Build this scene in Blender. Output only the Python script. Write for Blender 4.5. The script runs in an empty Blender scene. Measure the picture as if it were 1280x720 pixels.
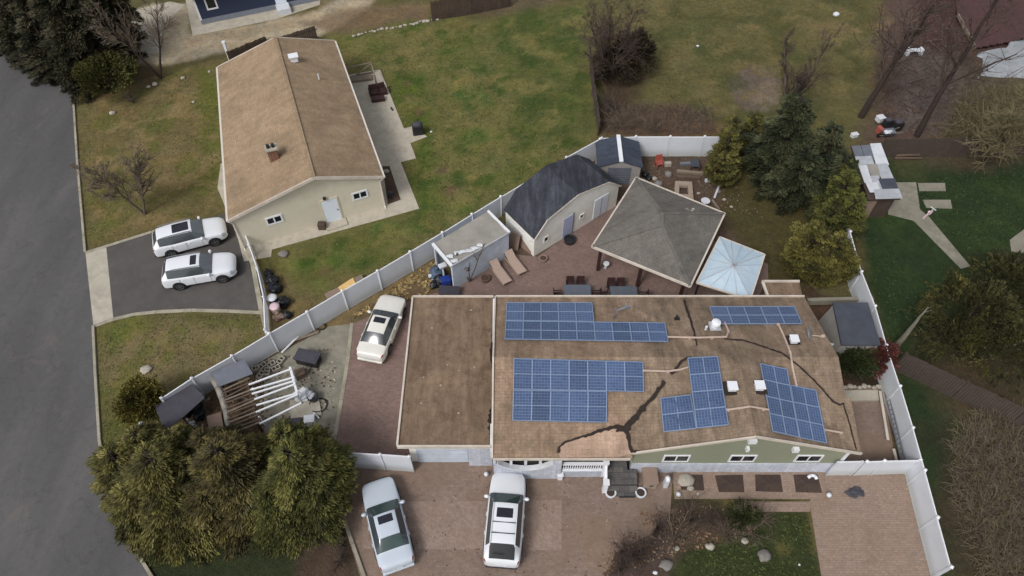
import bpy, bmesh, math, random
from mathutils import Vector, Matrix, noise
random.seed(7)
C = bpy.context.scene.collection
scene = bpy.context.scene
# ------------------------------------------------------------------ camera geometry (drone at 35 m)
HC = 35.0; FP = 853.0; TH = math.atan(660/853)
def P(px, py, z=0.0):
    "world point at height z seen at photo position px,py (used to survey the plot from the photograph)"
    u = px-640; v = 360-py; c, s = math.cos(TH), math.sin(TH)
    d = (u, v*c+FP*s, v*s-FP*c); t = (z-HC)/d[2]
    return Vector((d[0]*t, d[1]*t, z))
def scl(py, z=0.0):
    return (FP*math.cos(TH)-(360-py)*math.sin(TH))/(HC-z)
def hgt(b, t):
    "height of an upright whose foot is at pixel b and top at pixel t"
    lo, hi = 0.0, 25.0
    g = P(*b)
    for _ in range(40):
        m = (lo+hi)/2
        q = proj((g.x, g.y, m))
        if (q[1] > t[1]): lo = m
        else: hi = m
    return lo
def proj(w):
    c, s = math.cos(TH), math.sin(TH)
    x, y, z = w[0], w[1], w[2]-HC
    dep = y*s - z*c; up = y*c + z*s
    return (640+FP*x/dep, 360-FP*up/dep)
# ------------------------------------------------------------------ materials
MATS = {}
def L(r, g, b):
    f = lambda c: (c/255/12.92) if c/255 <= .04045 else ((c/255+.055)/1.055)**2.4
    return (f(r), f(g), f(b), 1)
class NT:
    def __init__(s, name):
        s.m = bpy.data.materials.new(name); s.m.use_nodes = True
        s.t = s.m.node_tree; s.n = s.t.nodes; s.l = s.t.links
        s.b = s.n['Principled BSDF']; MATS[name] = s.m
        s.co = s.n.new('ShaderNodeTexCoord').outputs['Object']
    def node(s, typ, **kw):
        nd = s.n.new(typ)
        for k, v in kw.items(): setattr(nd, k, v)
        return nd
    def mapping(s, scale=(1,1,1), rot=(0,0,0), src=None):
        m = s.node('ShaderNodeMapping'); m.inputs['Scale'].default_value = scale; m.inputs['Rotation'].default_value = rot
        s.l.new(src or s.co, m.inputs['Vector']); return m.outputs[0]
    def noise(s, scale, detail=4, rough=.6, vec=None, dist=0):
        n = s.node('ShaderNodeTexNoise'); n.inputs['Scale'].default_value = scale
        n.inputs['Detail'].default_value = detail; n.inputs['Roughness'].default_value = rough; n.inputs['Distortion'].default_value = dist
        s.l.new(vec or s.co, n.inputs['Vector']); return n.outputs['Fac']
    def vary(s, scale, lo, hi, detail=5, rough=.7, vec=None, dist=0, a=.32, b=.68):
        return s.ramp(s.noise(scale, detail, rough, vec, dist), [(a, G(lo)), (b, G(hi))])
    def ramp(s, fac, stops):
        r = s.node('ShaderNodeValToRGB'); e = r.color_ramp.elements
        while len(e) < len(stops): e.new(.5)
        for k, (p, c) in enumerate(stops): e[k].position = p; e[k].color = c if len(c) == 4 else (*c, 1)
        s.l.new(fac, r.inputs[0]); return r.outputs[0]
    def mix(s, a, b, fac, mode='MIX'):
        m = s.node('ShaderNodeMix', data_type='RGBA', blend_type=mode)
        for i, v in ((0, fac), (6, a), (7, b)):
            if hasattr(v, 'links') or isinstance(v, bpy.types.NodeSocket): s.l.new(v, m.inputs[i])
            else: m.inputs[i].default_value = v
        return m.outputs[2]
    def bump(s, h, st=.3, dist=.02):
        b = s.node('ShaderNodeBump'); b.inputs['Strength'].default_value = st; b.inputs['Distance'].default_value = dist
        s.l.new(h, b.inputs['Height']); s.l.new(b.outputs[0], s.b.inputs['Normal'])
    def col(s, c): s.l.new(c, s.b.inputs['Base Color']); return s
    def rough(s, r, met=0, coat=0, spec=.4):
        s.b.inputs['Roughness'].default_value = r; s.b.inputs['Metallic'].default_value = met
        s.b.inputs['Coat Weight'].default_value = coat; s.b.inputs['Specular IOR Level'].default_value = spec; return s
def G(v): return (v, v, v, 1)
def simple(name, c, rough=.7, var=.14, sc=3.0, met=0, coat=0, bump=0, dirt=None, dscale=.8, damt=.5, spec=.4):
    t = NT(name); base = t.vary(sc, 1-var, 1+var, 5, .65)
    cc = t.mix(c, base, 1.0, 'MULTIPLY')
    if dirt:
        d = t.ramp(t.noise(dscale, 6, .7), [(.42, G(0)), (.68, G(damt))])
        cc = t.mix(cc, dirt, d)
    t.col(cc).rough(rough, met, coat, spec)
    if bump: t.bump(t.noise(sc*6, 3), bump, .02)
    return t.m
def bricks(name, c1, c2, mortar, w, h, msz=.008, scale=1, rot=0, dirt=None, damt=.5, dscale=.5, rough=.85, big=None, bst=.3):
    t = NT(name); v = t.mapping((scale,)*3, (0, 0, rot))
    b = t.node('ShaderNodeTexBrick'); t.l.new(v, b.inputs['Vector'])
    b.inputs['Color1'].default_value = c1; b.inputs['Color2'].default_value = c2; b.inputs['Mortar'].default_value = mortar
    b.inputs['Scale'].default_value = 1; b.inputs['Brick Width'].default_value = w; b.inputs['Row Height'].default_value = h
    b.inputs['Mortar Size'].default_value = msz; b.inputs['Mortar Smooth'].default_value = .3
    cc = b.outputs['Color']
    cc = t.mix(cc, t.vary(5, .84, 1.16, 6), 1.0, 'MULTIPLY')
    cc = t.mix(cc, t.vary(.35, .86, 1.13, 6, .65, dist=.6), 1.0, 'MULTIPLY')
    cc = t.mix(cc, t.vary(14, .85, 1.15, 3), 1.0, 'MULTIPLY')
    if dirt:
        d = t.ramp(t.noise(dscale, 8, .72, dist=.5), [(.42, G(0)), (.66, G(damt))]); cc = t.mix(cc, dirt, d)
    if big: cc = t.mix(cc, big, t.ramp(t.noise(.22, 3, .5), [(.5, G(0)), (.7, G(.6))]))
    t.col(cc).rough(rough); t.bump(b.outputs['Fac'], -bst if False else bst, .01); return t.m
def streaky(name, c1, c2, c3, axis='y', rows=.14, rough=.92, amt=.6, spot=None, rot=0, wing=None, sp=(.56, .72)):
    "asphalt shingle: courses, streaks running down the slope and blotches"
    t = NT(name)
    sx, sy = (2.2, .35) if axis == 'y' else (.35, 2.2)
    v0 = t.mapping((1, 1, 1), (0, 0, rot))
    v = t.mapping((sx, sy, 1), src=v0)
    n1 = t.noise(.9, 7, .72, v, .4)
    n2 = t.noise(.45, 5, .6, v0, .8)
    cc = t.ramp(n1, [(.3, c1), (.5, c2), (.7, c3)])
    cc = t.mix(cc, t.ramp(n2, [(.3, G(.82)), (.7, G(1.2))]), 1.0, 'MULTIPLY')
    cc = t.mix(cc, t.vary(2.4, .86, 1.14, 7, .75, v0, .5), 1.0, 'MULTIPLY')
    b = t.node('ShaderNodeTexBrick')
    vb = v0 if axis == 'y' else t.mapping((1, 1, 1), (0, 0, math.pi/2), src=v0)
    t.l.new(vb, b.inputs['Vector'])
    b.inputs['Color1'].default_value = G(.86); b.inputs['Color2'].default_value = G(1.12); b.inputs['Mortar'].default_value = G(.62)
    b.inputs['Scale'].default_value = 1; b.inputs['Brick Width'].default_value = .32; b.inputs['Row Height'].default_value = rows; b.inputs['Mortar Size'].default_value = .010
    cc = t.mix(cc, b.outputs['Color'], amt, 'MULTIPLY')
    cc = t.mix(cc, t.vary(14, .80, 1.2, 3), .8, 'MULTIPLY')
    if spot: cc = t.mix(cc, spot, t.ramp(t.noise(1.3, 7, .75, v0, .3), [(sp[0], G(0)), (sp[1], G(.75))]))
    if wing:
        sx_ = t.node('ShaderNodeSeparateXYZ'); t.l.new(t.co, sx_.inputs[0]); mr = t.node('ShaderNodeMapRange'); mr.inputs['From Min'].default_value = -2.6; mr.inputs['From Max'].default_value = -1.0
        ad = t.node('ShaderNodeMath', operation='MULTIPLY_ADD'); t.l.new(t.noise(.8, 5, .7), ad.inputs[0]); ad.inputs[1].default_value = 3.0; ad.inputs[2].default_value = -1.5
        a2 = t.node('ShaderNodeMath', operation='ADD'); t.l.new(ad.outputs[0], a2.inputs[0]); t.l.new(sx_.outputs[0], a2.inputs[1]); t.l.new(a2.outputs[0], mr.inputs['Value'])
        cw = t.mix(cc, wing, 1.0, 'MULTIPLY'); cw = t.mix(cw, t.vary(1.0, .72, 1.22, 7, .75, v, .5), 1.0, 'MULTIPLY'); cc = t.mix(cc, cw, mr.outputs[0])
    t.col(cc).rough(rough, spec=.2); t.bump(t.noise(20, 3), .35, .02); return t.m
def siding(name, c, pitch=.12, axis='z', rough=.6, dirt=None):
    t = NT(name); w = t.node('ShaderNodeTexWave', wave_type='BANDS', bands_direction=axis.upper(), wave_profile='SAW')
    w.inputs['Scale'].default_value = 2*math.pi/20/pitch*.5*2/ (2*math.pi/ (2*math.pi)) if False else .314/pitch
    t.l.new(t.co, w.inputs['Vector'])
    cc = t.mix(c, t.mix(G(.88), G(1.04), w.outputs['Fac']), 1.0, 'MULTIPLY')
    cc = t.mix(cc, t.mix(G(.9), G(1.1), t.noise(.7, 5, .6)), 1.0, 'MULTIPLY')
    if dirt: cc = t.mix(cc, dirt, t.ramp(t.noise(1.1, 7, .7), [(.46, G(0)), (.75, G(.45))]))
    t.col(cc).rough(rough); t.bump(w.outputs['Fac'], .25, .02); return t.m
def vcol(name, rough=.8, trans=0.0, spec=.2, fine=6, amt=.3, bst=0):
    t = NT(name); a = t.node('ShaderNodeAttribute', attribute_name='Col')
    cc = t.mix(a.outputs['Color'], t.mix(G(1-amt), G(1+amt), t.noise(fine, 5, .7)), 1.0, 'MULTIPLY')
    t.col(cc).rough(rough, spec=spec)
    if bst: t.bump(t.noise(fine*2, 4, .7), bst, .05)
    return t.m
# --- palette
M = {}
M['asphalt'] = None
def build_materials():
    t = NT('road_asphalt')
    v = t.mapping((1, .25, 1), (0, 0, math.radians(-25)))
    c = t.ramp(t.noise(.25, 6, .6, v, .5), [(.3, L(76, 75, 76)), (.55, L(87, 86, 86)), (.75, L(98, 95, 94))])
    c = t.mix(c, t.vary(22, .82, 1.18, 3, .8), 1.0, 'MULTIPLY')
    c = t.mix(c, t.vary(3.0, .92, 1.08, 6, .75), 1.0, 'MULTIPLY')
    c = t.mix(c, L(66, 64, 66), t.ramp(t.noise(1.1, 7, .75, dist=.6), [(.56, G(0)), (.72, G(.55))]))
    c = t.mix(c, L(120, 106, 104), t.ramp(t.noise(.45, 7, .75, dist=1.0), [(.58, G(0)), (.75, G(.5))]))
    vo = t.node('ShaderNodeTexVoronoi', feature='DISTANCE_TO_EDGE'); vo.inputs['Scale'].default_value = .55
    vm = t.mapping((1, .5, 1)); nz = t.node('ShaderNodeTexNoise'); nz.inputs['Scale'].default_value = 1.2
    t.l.new(vm, nz.inputs['Vector']); va = t.node('ShaderNodeVectorMath', operation='MULTIPLY_ADD')
    t.l.new(nz.outputs['Color'], va.inputs[0]); va.inputs[1].default_value = (1.2, 1.2, 0); t.l.new(vm, va.inputs[2]); t.l.new(va.outputs[0], vo.inputs['Vector'])
    cr = t.ramp(vo.outputs['Distance'], [(0, G(.30)), (.012, G(0))])
    c = t.mix(c, L(60, 58, 58), cr)
    t.col(c).rough(.9, spec=.25); t.bump(t.noise(30, 3), .4, .01); M['asphalt'] = t.m
    M['drive_asphalt'] = simple('driveway_asphalt', L(77, 73, 71), .85, .12, 1.2, dirt=L(98, 94, 90), damt=.4, dscale=.5, bump=.3)
    M['concrete'] = simple('concrete', L(172, 166, 152), .85, .10, 2.0, dirt=L(130, 124, 110), damt=.6, dscale=.7, bump=.3)
    M['concrete_dk'] = simple('weathered_concrete', L(136, 131, 118), .88, .14, 1.6, dirt=L(96, 95, 82), damt=.7, dscale=.9, bump=.3)
    M['kerb'] = simple('kerb_concrete', L(158, 152, 136), .9, .15, 2.0, dirt=L(104, 100, 84), damt=.7)
    M['patio'] = simple('patio_concrete', L(178, 170, 155), .85, .07, 4, dirt=L(142, 134, 120), damt=.55, dscale=1.4, bump=.2)
    M['shingle_tan'] = streaky('tan_shingles', L(136, 116, 94), L(144, 124, 101), L(152, 132, 109), 'x', .15, amt=.5, rot=math.radians(0))
    M['shingle_main'] = streaky('weathered_brown_shingles', L(112, 96, 80), L(138, 117, 98), L(154, 133, 114), 'y', .16, amt=.65, spot=L(100, 86, 73), sp=(.53, .70), wing=(.86, .90, .93, 1))
    M['roof_garage'] = streaky('flat_roof_felt', L(98, 82, 67), L(118, 99, 82), L(134, 114, 96), 'y', .9, amt=.15, spot=L(84, 70, 57), sp=(.50, .68))
    M['shingle_light'] = streaky('pale_patch_shingles', L(146, 122, 105), L(160, 136, 118), L(172, 148, 130), 'y', .22, amt=.5)
    M['shingle_grey'] = streaky('grey_shingles', L(92, 88, 84), L(103, 99, 94), L(113, 108, 102), 'y', .15, amt=.45, rot=.55)
    M['shingle_black'] = streaky('dark_felt_roof', L(42, 43, 48), L(56, 58, 65), L(78, 82, 90), 'y', .5, amt=.35, spot=L(36, 36, 40), rot=.7)
    M['shingle_slate'] = streaky('slate_blue_shingles', L(52, 58, 70), L(62, 68, 80), L(72, 78, 90), 'x', .2, amt=.4)
    M['slate'] = simple('dark_slate_roof', L(62, 66, 76), .8, .12, 2, dirt=L(84, 88, 96), damt=.4)
    M['white'] = simple('white_paint', L(205, 208, 214), .5, .06, 2, dirt=L(160, 162, 162), damt=.35)
    M['vinyl'] = simple('white_vinyl_fence', L(208, 212, 219), .45, .04, 1.2, dirt=L(182, 188, 194), damt=.5, dscale=.7)
    t = NT('white_vinyl_boards'); z_ = t.node('ShaderNodeSeparateXYZ'); t.l.new(t.co, z_.inputs[0])
    c = t.mix(L(205, 209, 216), t.vary(1.1, .93, 1.04, 6, .7), 1.0, 'MULTIPLY')
    wv = t.node('ShaderNodeTexWave', wave_type='BANDS', bands_direction='X', wave_profile='SAW'); wv.inputs['Scale'].default_value = 2.0; t.l.new(t.co, wv.inputs['Vector'])
    c = t.mix(c, t.ramp(wv.outputs['Fac'], [(0, G(.86)), (.08, G(1)), (1, G(1))]), 1.0, 'MULTIPLY')
    mr = t.node('ShaderNodeMapRange'); mr.inputs['From Min'].default_value = .75; mr.inputs['From Max'].default_value = .05; t.l.new(z_.outputs[2], mr.inputs['Value'])
    mu = t.node('ShaderNodeMath', operation='MULTIPLY'); t.l.new(mr.outputs[0], mu.inputs[0]); t.l.new(t.noise(2.2, 7, .8), mu.inputs[1])
    c = t.mix(c, L(138, 138, 122), mu.outputs[0]); t.col(c).rough(.45); M['vinyl'] = t.m
    M['vinyl_trim'] = simple('white_vinyl_trim', L(218, 220, 225), .4, .04, 2)
    M['trim'] = simple('pale_trim', L(200, 190, 178), .6, .08, 3, dirt=L(150, 140, 128), damt=.5)
    M['gutter'] = simple('gutter_cream', L(205, 198, 188), .45, .08, 3)
    M['wall_tan'] = siding('tan_siding', L(208, 201, 182), .13, 'z', dirt=L(180, 169, 145))
    M['wall_sage'] = siding('sage_siding', L(136, 140, 120), .12, 'z')
    M['wall_cream'] = simple('cream_painted_wall', L(234, 232, 224), .7, .05, 2, dirt=L(200, 194, 178), damt=.4, dscale=1.2)
    M['wall_navy'] = siding('navy_siding', L(42, 52, 78), .15, 'z')
    M['wall_grey'] = simple('grey_shed_wall', L(140, 136, 132), .7, .1, 2)
    M['foundation'] = simple('foundation', L(120, 126, 136), .8, .1, 3)
    M['brick_white'] = bricks('white_painted_brick', L(176, 180, 192), L(192, 196, 206), L(158, 162, 172), .22, .075, .006, dirt=L(150, 152, 160), damt=.5, dscale=2)
    M['stone_dark'] = bricks('dark_slate_steps', L(84, 82, 84), L(112, 108, 106), L(62, 60, 60), .5, .3, .012, dirt=L(66, 64, 66), damt=.6)
    M['paver_red'] = bricks('red_patio_pavers', L(120, 98, 92), L(134, 111, 104), L(108, 92, 86), .21, .105, .008, dirt=L(100, 84, 74), damt=.6, dscale=.6)
    M['paver_drive'] = bricks('driveway_pavers', L(122, 105, 95), L(134, 116, 105), L(114, 98, 88), .24, .12, .006, rot=.0, dirt=L(104, 86, 70), damt=.55, dscale=.5, big=L(126, 103, 86))
    M['paver_light'] = bricks('herringbone_pavers', L(134, 116, 105), L(146, 128, 117), L(124, 107, 97), .20, .10, .006, rot=.78, dirt=L(118, 96, 82), damt=.5, dscale=.9)
    M['paver_side'] = bricks('side_patio_pavers', L(138, 120, 108), L(150, 130, 116), L(120, 104, 94), .25, .12, .008, dirt=L(112, 92, 76), damt=.6, dscale=.35)
    M['soil'] = simple('soil', L(78, 62, 52), .95, .3, 4, dirt=L(58, 44, 38), damt=.7, bump=.6)
    M['soil_dk'] = simple('dark_soil', L(62, 50, 46), .95, .35, 5, dirt=L(86, 70, 58), damt=.6, bump=.6)
    M['wood'] = simple('weathered_wood', L(128, 116, 102), .85, .2, 3, dirt=L(92, 80, 68), damt=.6, bump=.3)
    M['wood_dk'] = simple('dark_wood', L(74, 60, 52), .85, .25, 3, dirt=L(54, 44, 40), damt=.6, bump=.3)
    M['wood_brown'] = simple('brown_planks', L(94, 78, 66), .85, .25, 4, dirt=L(68, 56, 48), damt=.6, bump=.3)
    M['wood_fence'] = simple('brown_stockade_boards', L(72, 62, 56), .9, .2, 4, dirt=L(66, 56, 50), damt=.6, bump=.3)
    M['ply'] = simple('fresh_plywood', L(214, 178, 118), .7, .1, 3)
    M['ply_old'] = simple('worn_plywood', L(136, 116, 104), .85, .12, 3, dirt=L(110, 92, 82), damt=.5)
    M['black'] = simple('black_plastic', L(38, 38, 42), .45, .2, 6)
    M['bag'] = simple('black_bin_bag', L(30, 31, 36), .3, .2, 8, bump=.6)
    M['blue'] = simple('blue_plastic', L(36, 56, 130), .4, .1, 4)
    M['bluegrey'] = simple('blue_grey_cover', L(74, 90, 112), .6, .1, 4)
    M['grey'] = simple('grey_metal', L(130, 132, 136), .5, .1, 3, met=.3)
    M['charcoal'] = simple('charcoal_fabric', L(66, 64, 72), .8, .12, 3)
    M['redbrown'] = simple('maroon_wicker', L(58, 36, 36), .7, .2, 8)
    M['tablegrey'] = simple('grey_glass_table', L(92, 98, 108), .25, .1, 3)
    M['tan_fabric'] = simple('tan_sling_fabric', L(166, 144, 132), .8, .06, 5)
    M['red'] = simple('faded_red_plastic', L(158, 82, 70), .6, .1, 4)
    M['pink'] = simple('pale_pink_plastic', L(205, 180, 188), .5, .1, 4)
    M['beige'] = simple('beige_box', L(150, 134, 120), .7, .1, 3)
    M['stone'] = simple('pale_stone', L(160, 154, 142), .85, .15, 5, bump=.4)
    M['stone_g'] = simple('grey_stone', L(118, 114, 110), .85, .2, 5, bump=.4)
    M['tarp_w'] = simple('pale_cover', L(150, 154, 158), .6, .2, 1.5, dirt=L(105, 106, 108), damt=.7, dscale=.8, bump=.4)
    M['tarp_g'] = simple('grey_roof_tarp', L(150, 146, 138), .7, .12, 2, dirt=L(112, 108, 102), damt=.7, dscale=1.0, bump=.5)
    M['shed_white'] = simple('pale_blue_white_panel', L(190, 200, 214), .6, .08, 2, dirt=L(168, 172, 176), damt=.6, dscale=1.2)
    M['door_w'] = simple('white_door', L(214, 222, 232), .5, .03, 2)
    M['door_b'] = simple('pale_blue_door', L(170, 178, 204), .5, .05, 2)
    M['gazebo'] = simple('silver_canopy', L(172, 192, 206), .35, .06, 1.5, met=.1, dirt=L(196, 208, 216), damt=.5)
    M['metal_w'] = simple('pale_sheet_metal', L(186, 190, 196), .4, .12, 2, met=.2, dirt=L(140, 142, 146), damt=.6)
    M['metal_g'] = simple('grey_sheet_metal', L(108, 112, 122), .5, .12, 2, met=.1)
    M['glass'] = simple('window_glass', L(22, 26, 34), .12, .1, 2, spec=.6)
    M['tar'] = simple('dark_tar_seam', L(42, 34, 30), .9, .2, 4)
    M['pipe'] = simple('conduit_paint', L(178, 158, 146), .6, .1, 3)
    M['chimney'] = bricks('chimney_brick', L(108, 74, 60), L(128, 90, 74), L(120, 108, 98), .2, .07, .012)
    M['bark'] = simple('grey_bark', L(90, 80, 72), .95, .3, 5, bump=.6)
    M['bark_dk'] = simple('dark_bark', L(54, 44, 40), .95, .3, 5, bump=.6)
    M['bark_pale'] = simple('pale_dead_wood', L(112, 110, 96), .95, .25, 4, bump=.6)
    M['twig'] = simple('bare_twigs', L(100, 88, 76), .95, .25, 3)
    M['twig_dk'] = simple('purple_brown_twigs', L(74, 62, 56), .95, .25, 3)
    M['twig_ol'] = simple('olive_grey_twigs', L(104, 96, 70), .95, .3, 2)
    M['leaf'] = vcol('foliage', .75, fine=3, amt=.25)
    M['litter'] = vcol('leaf_litter', .9, fine=3, amt=.2)
    M['ground'] = None
    # ground
    t = NT('ground_turf'); a = t.node('ShaderNodeAttribute', attribute_name='Col')
    c = t.mix(a.outputs['Color'], t.vary(.7, .80, 1.2, 8, .75, dist=.6), 1.0, 'MULTIPLY')
    c = t.mix(c, t.vary(2.6, .78, 1.24, 6, .75, dist=.3), 1.0, 'MULTIPLY')
    c = t.mix(c, t.vary(8, .74, 1.30, 5, .8), 1.0, 'MULTIPLY')
    c = t.mix(c, t.vary(26, .78, 1.22, 3, .8), 1.0, 'MULTIPLY')
    c = t.mix(c, (1.22, 1.08, .95, 1), t.ramp(t.noise(.5, 7, .75), [(.42, G(0)), (.66, G(.9))]), 'MULTIPLY')
    c = t.mix(c, (.66, .72, .62, 1), t.ramp(t.noise(1.7, 7, .85), [(.55, G(0)), (.66, G(.85))]), 'MULTIPLY')
    t.col(c).rough(.95, spec=.1); t.bump(t.noise(9, 6, .75), .9, .08); M['ground'] = t.m
    # solar
    t = NT('solar_cells')
    uv = t.node('ShaderNodeAttribute', attribute_name='cell').outputs['Vector']
    b = t.node('ShaderNodeTexBrick'); b.offset = 0; t.l.new(uv, b.inputs['Vector'])
    b.inputs['Color1'].default_value = L(60, 74, 104); b.inputs['Color2'].default_value = L(70, 86, 116); b.inputs['Mortar'].default_value = L(92, 112, 146)
    b.inputs['Scale'].default_value = 1; b.inputs['Brick Width'].default_value = .1667; b.inputs['Row Height'].default_value = .1; b.inputs['Mortar Size'].default_value = .011; b.inputs['Mortar Smooth'].default_value = .4
    c = t.mix(b.outputs['Color'], t.mix(G(.8), G(1.2), t.noise(.6, 4, .6)), 1.0, 'MULTIPLY')
    oi = t.node('ShaderNodeObjectInfo'); c = t.mix(c, t.ramp(oi.outputs['Random'], [(0, G(.80)), (1, G(1.18))]), 1.0, 'MULTIPLY')
    t.col(c).rough(.25, spec=.5); M['solar'] = t.m
    M['solar_frame'] = simple('panel_frame', L(128, 146, 174), .4, .05, 2, met=.2)
    M['solar_edge'] = simple('panel_edge_dark', L(50, 54, 66), .5, .05, 2)
    # cars
    for nm, c in (('paint_white', L(216, 219, 224)), ('paint_pearl', L(216, 214, 207)), ('paint_silver', L(184, 193, 204))):
        M[nm] = simple(nm, c, .32, .02, 2, coat=.35)
    M['car_glass'] = simple('car_glass', L(62, 68, 72), .1, .1, 3, spec=.7)
    M['car_glass_g'] = simple('car_glass_green', L(54, 70, 68), .1, .12, 3, spec=.7)
    M['car_glass_l'] = simple('car_glass_grey', L(96, 102, 108), .18, .1, 4, spec=.6)
    M['sunroof'] = simple('sunroof_glass', L(34, 34, 42), .15, .15, 6, spec=.6)
    M['tyre'] = simple('tyre', L(30, 30, 31), .85, .1, 6)
    M['rim'] = simple('alloy_rim', L(120, 120, 124), .35, .1, 4, met=.6)
    M['carblack'] = simple('black_trim', L(34, 34, 37), .5, .1, 4)
    M['lamp_red'] = simple('tail_lamp', L(130, 24, 34), .25, .1, 4)
    M['lamp_clear'] = simple('head_lamp', L(170, 176, 184), .15, .1, 4)
    M['greenplant'] = simple('green_leaf', L(58, 66, 34), .8, .3, 5)
build_materials()
# ------------------------------------------------------------------ mesh helpers
class MB:
    def __init__(s): s.v = []; s.f = []; s.c = []; s.cc = None
    def add(s, vs, fs):
        o = len(s.v); s.v += [Vector(p) for p in vs]; s.f += [tuple(i+o for i in f) for f in fs]
        if s.cc is not None: s.c += [s.cc]*len(vs)
        return s
    def box(s, c, d, rz=0, rx=0, ry=0):
        m = Matrix.Translation(c) @ Matrix.Rotation(rz, 4, 'Z') @ Matrix.Rotation(ry, 4, 'Y') @ Matrix.Rotation(rx, 4, 'X')
        x, y, z = d[0]/2, d[1]/2, d[2]/2
        vs = [m @ Vector((a*x, b*y, e*z)) for a in (-1, 1) for b in (-1, 1) for e in (-1, 1)]
        return s.add(vs, [(0,1,3,2),(4,6,7,5),(0,4,5,1),(2,3,7,6),(0,2,6,4),(1,5,7,3)])
    def beam(s, p, q, w, h):
        p, q = Vector(p), Vector(q); d = q-p; x = d.normalized()
        up = Vector((0,0,1)) if abs(x.z) < .95 else Vector((0,1,0))
        y = up.cross(x).normalized(); z = x.cross(y)
        vs = [e + y*(a*w/2) + z*(b*h/2) for e in (p, q) for a in (-1, 1) for b in (-1, 1)]
        return s.add(vs, [(0,1,3,2),(4,6,7,5),(0,4,5,1),(2,3,7,6),(0,2,6,4),(1,5,7,3)])
    def tube(s, p, q, r0, r1=None, n=8, cap=True):
        p, q = Vector(p), Vector(q); r1 = r0 if r1 is None else r1
        x = (q-p).normalized() if (q-p).length > 1e-6 else Vector((0,0,1))
        up = Vector((0,0,1)) if abs(x.z) < .9 else Vector((0,1,0))
        a = up.cross(x).normalized(); b = x.cross(a); vs = []
        for e, r in ((p, r0), (q, r1)):
            for k in range(n):
                t = 2*math.pi*k/n; vs.append(e + a*(r*math.cos(t)) + b*(r*math.sin(t)))
        fs = [(k, (k+1) % n, n+(k+1) % n, n+k) for k in range(n)]
        if cap: fs += [tuple(range(n))[::-1], tuple(range(n, 2*n))]
        return s.add(vs, fs)
    def prism(s, poly, z0, z1):
        n = len(poly)
        z0s = z0 if isinstance(z0, (list, tuple)) else [z0]*n; z1s = z1 if isinstance(z1, (list, tuple)) else [z1]*n
        a = sum(poly[i][0]*poly[(i+1) % n][1]-poly[(i+1) % n][0]*poly[i][1] for i in range(n))
        idx = range(n) if a > 0 else range(n-1, -1, -1)
        vs = [(poly[i][0], poly[i][1], z0s[i]) for i in idx]+[(poly[i][0], poly[i][1], z1s[i]) for i in idx]
        return s.add(vs, [tuple(range(n))[::-1], tuple(range(n, 2*n))]+[(k, (k+1) % n, n+(k+1) % n, n+k) for k in range(n)])
    def lathe(s, prof, c=(0,0,0), n=16, m=None):
        vs = []
        for r, z in prof:
            for k in range(n):
                t = 2*math.pi*k/n; p = Vector((r*math.cos(t), r*math.sin(t), z))
                vs.append((m @ p if m else p)+Vector(c))
        fs = [(j*n+k, j*n+(k+1) % n, (j+1)*n+(k+1) % n, (j+1)*n+k) for j in range(len(prof)-1) for k in range(n)]
        fs += [tuple(range(n))[::-1], tuple(range((len(prof)-1)*n, len(prof)*n))]
        return s.add(vs, fs)
    def blob(s, c, r, sub=2, jit=.12, seed=0, flat=None):
        bm = bmesh.new(); bmesh.ops.create_icosphere(bm, subdivisions=sub, radius=1)
        vs = []
        for v in bm.verts:
            k = 1+jit*(noise.noise(v.co*1.7+Vector((seed*3.1, 0, 0)))*2)+jit*.5*noise.noise(v.co*4+Vector((seed, 2, 0)))
            p = Vector((v.co.x*r[0]*k, v.co.y*r[1]*k, v.co.z*r[2]*k))
            if flat is not None and p.z < flat: p.z = flat
            vs.append(p+Vector(c))
        fs = [tuple(v.index for v in f.verts) for f in bm.faces]; bm.free()
        return s.add(vs, fs)
    def build(s, name, mat, parent=None, local=False, smooth=False, bevel=0, origin=None):
        me = bpy.data.meshes.new(name)
        if parent is not None: inv = Matrix() if local else mw(parent).inverted()
        elif local: inv = Matrix()
        else:
            if origin is None:
                n = len(s.v); zmin = min(v.z for v in s.v)
                origin = Vector((sum(v.x for v in s.v)/n, sum(v.y for v in s.v)/n, zmin))
            inv = Matrix.Translation(-Vector(origin))
        me.from_pydata([tuple(inv @ v) for v in s.v], [], s.f); me.update()
        if s.c:
            at = me.color_attributes.new('Col', 'FLOAT_COLOR', 'POINT')
            flat = []
            for c in s.c: flat += [c[0], c[1], c[2], 1]
            at.data.foreach_set('color', flat)
        o = bpy.data.objects.new(name, me); C.objects.link(o); me.materials.append(M[mat] if isinstance(mat, str) else mat)
        if parent is not None: o.parent = parent
        elif not local: o.location = origin
        if smooth: me.polygons.foreach_set('use_smooth', [True]*len(me.polygons))
        if bevel:
            b = o.modifiers.new('bevel', 'BEVEL'); b.width = bevel; b.segments = 2; b.limit_method = 'ANGLE'
        return o
def mw(o):
    m = Matrix.Translation(o.location) @ o.rotation_euler.to_matrix().to_4x4()
    return (mw(o.parent) @ m) if o.parent else m
def tag(o, label, cat, group=None, kind=None):
    o['label'] = label; o['category'] = cat
    if group: o['group'] = group
    if kind: o['kind'] = kind
    return o
def thing(name, label, cat, loc=(0,0,0), rz=0, group=None):
    o = bpy.data.objects.new(name, None); C.objects.link(o); o.empty_display_size = .3
    o.location = Vector(loc); o.rotation_euler = (0, 0, rz); return tag(o, label, cat, group)
def struct(o, label=None): o['kind'] = 'structure'; return o
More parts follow.
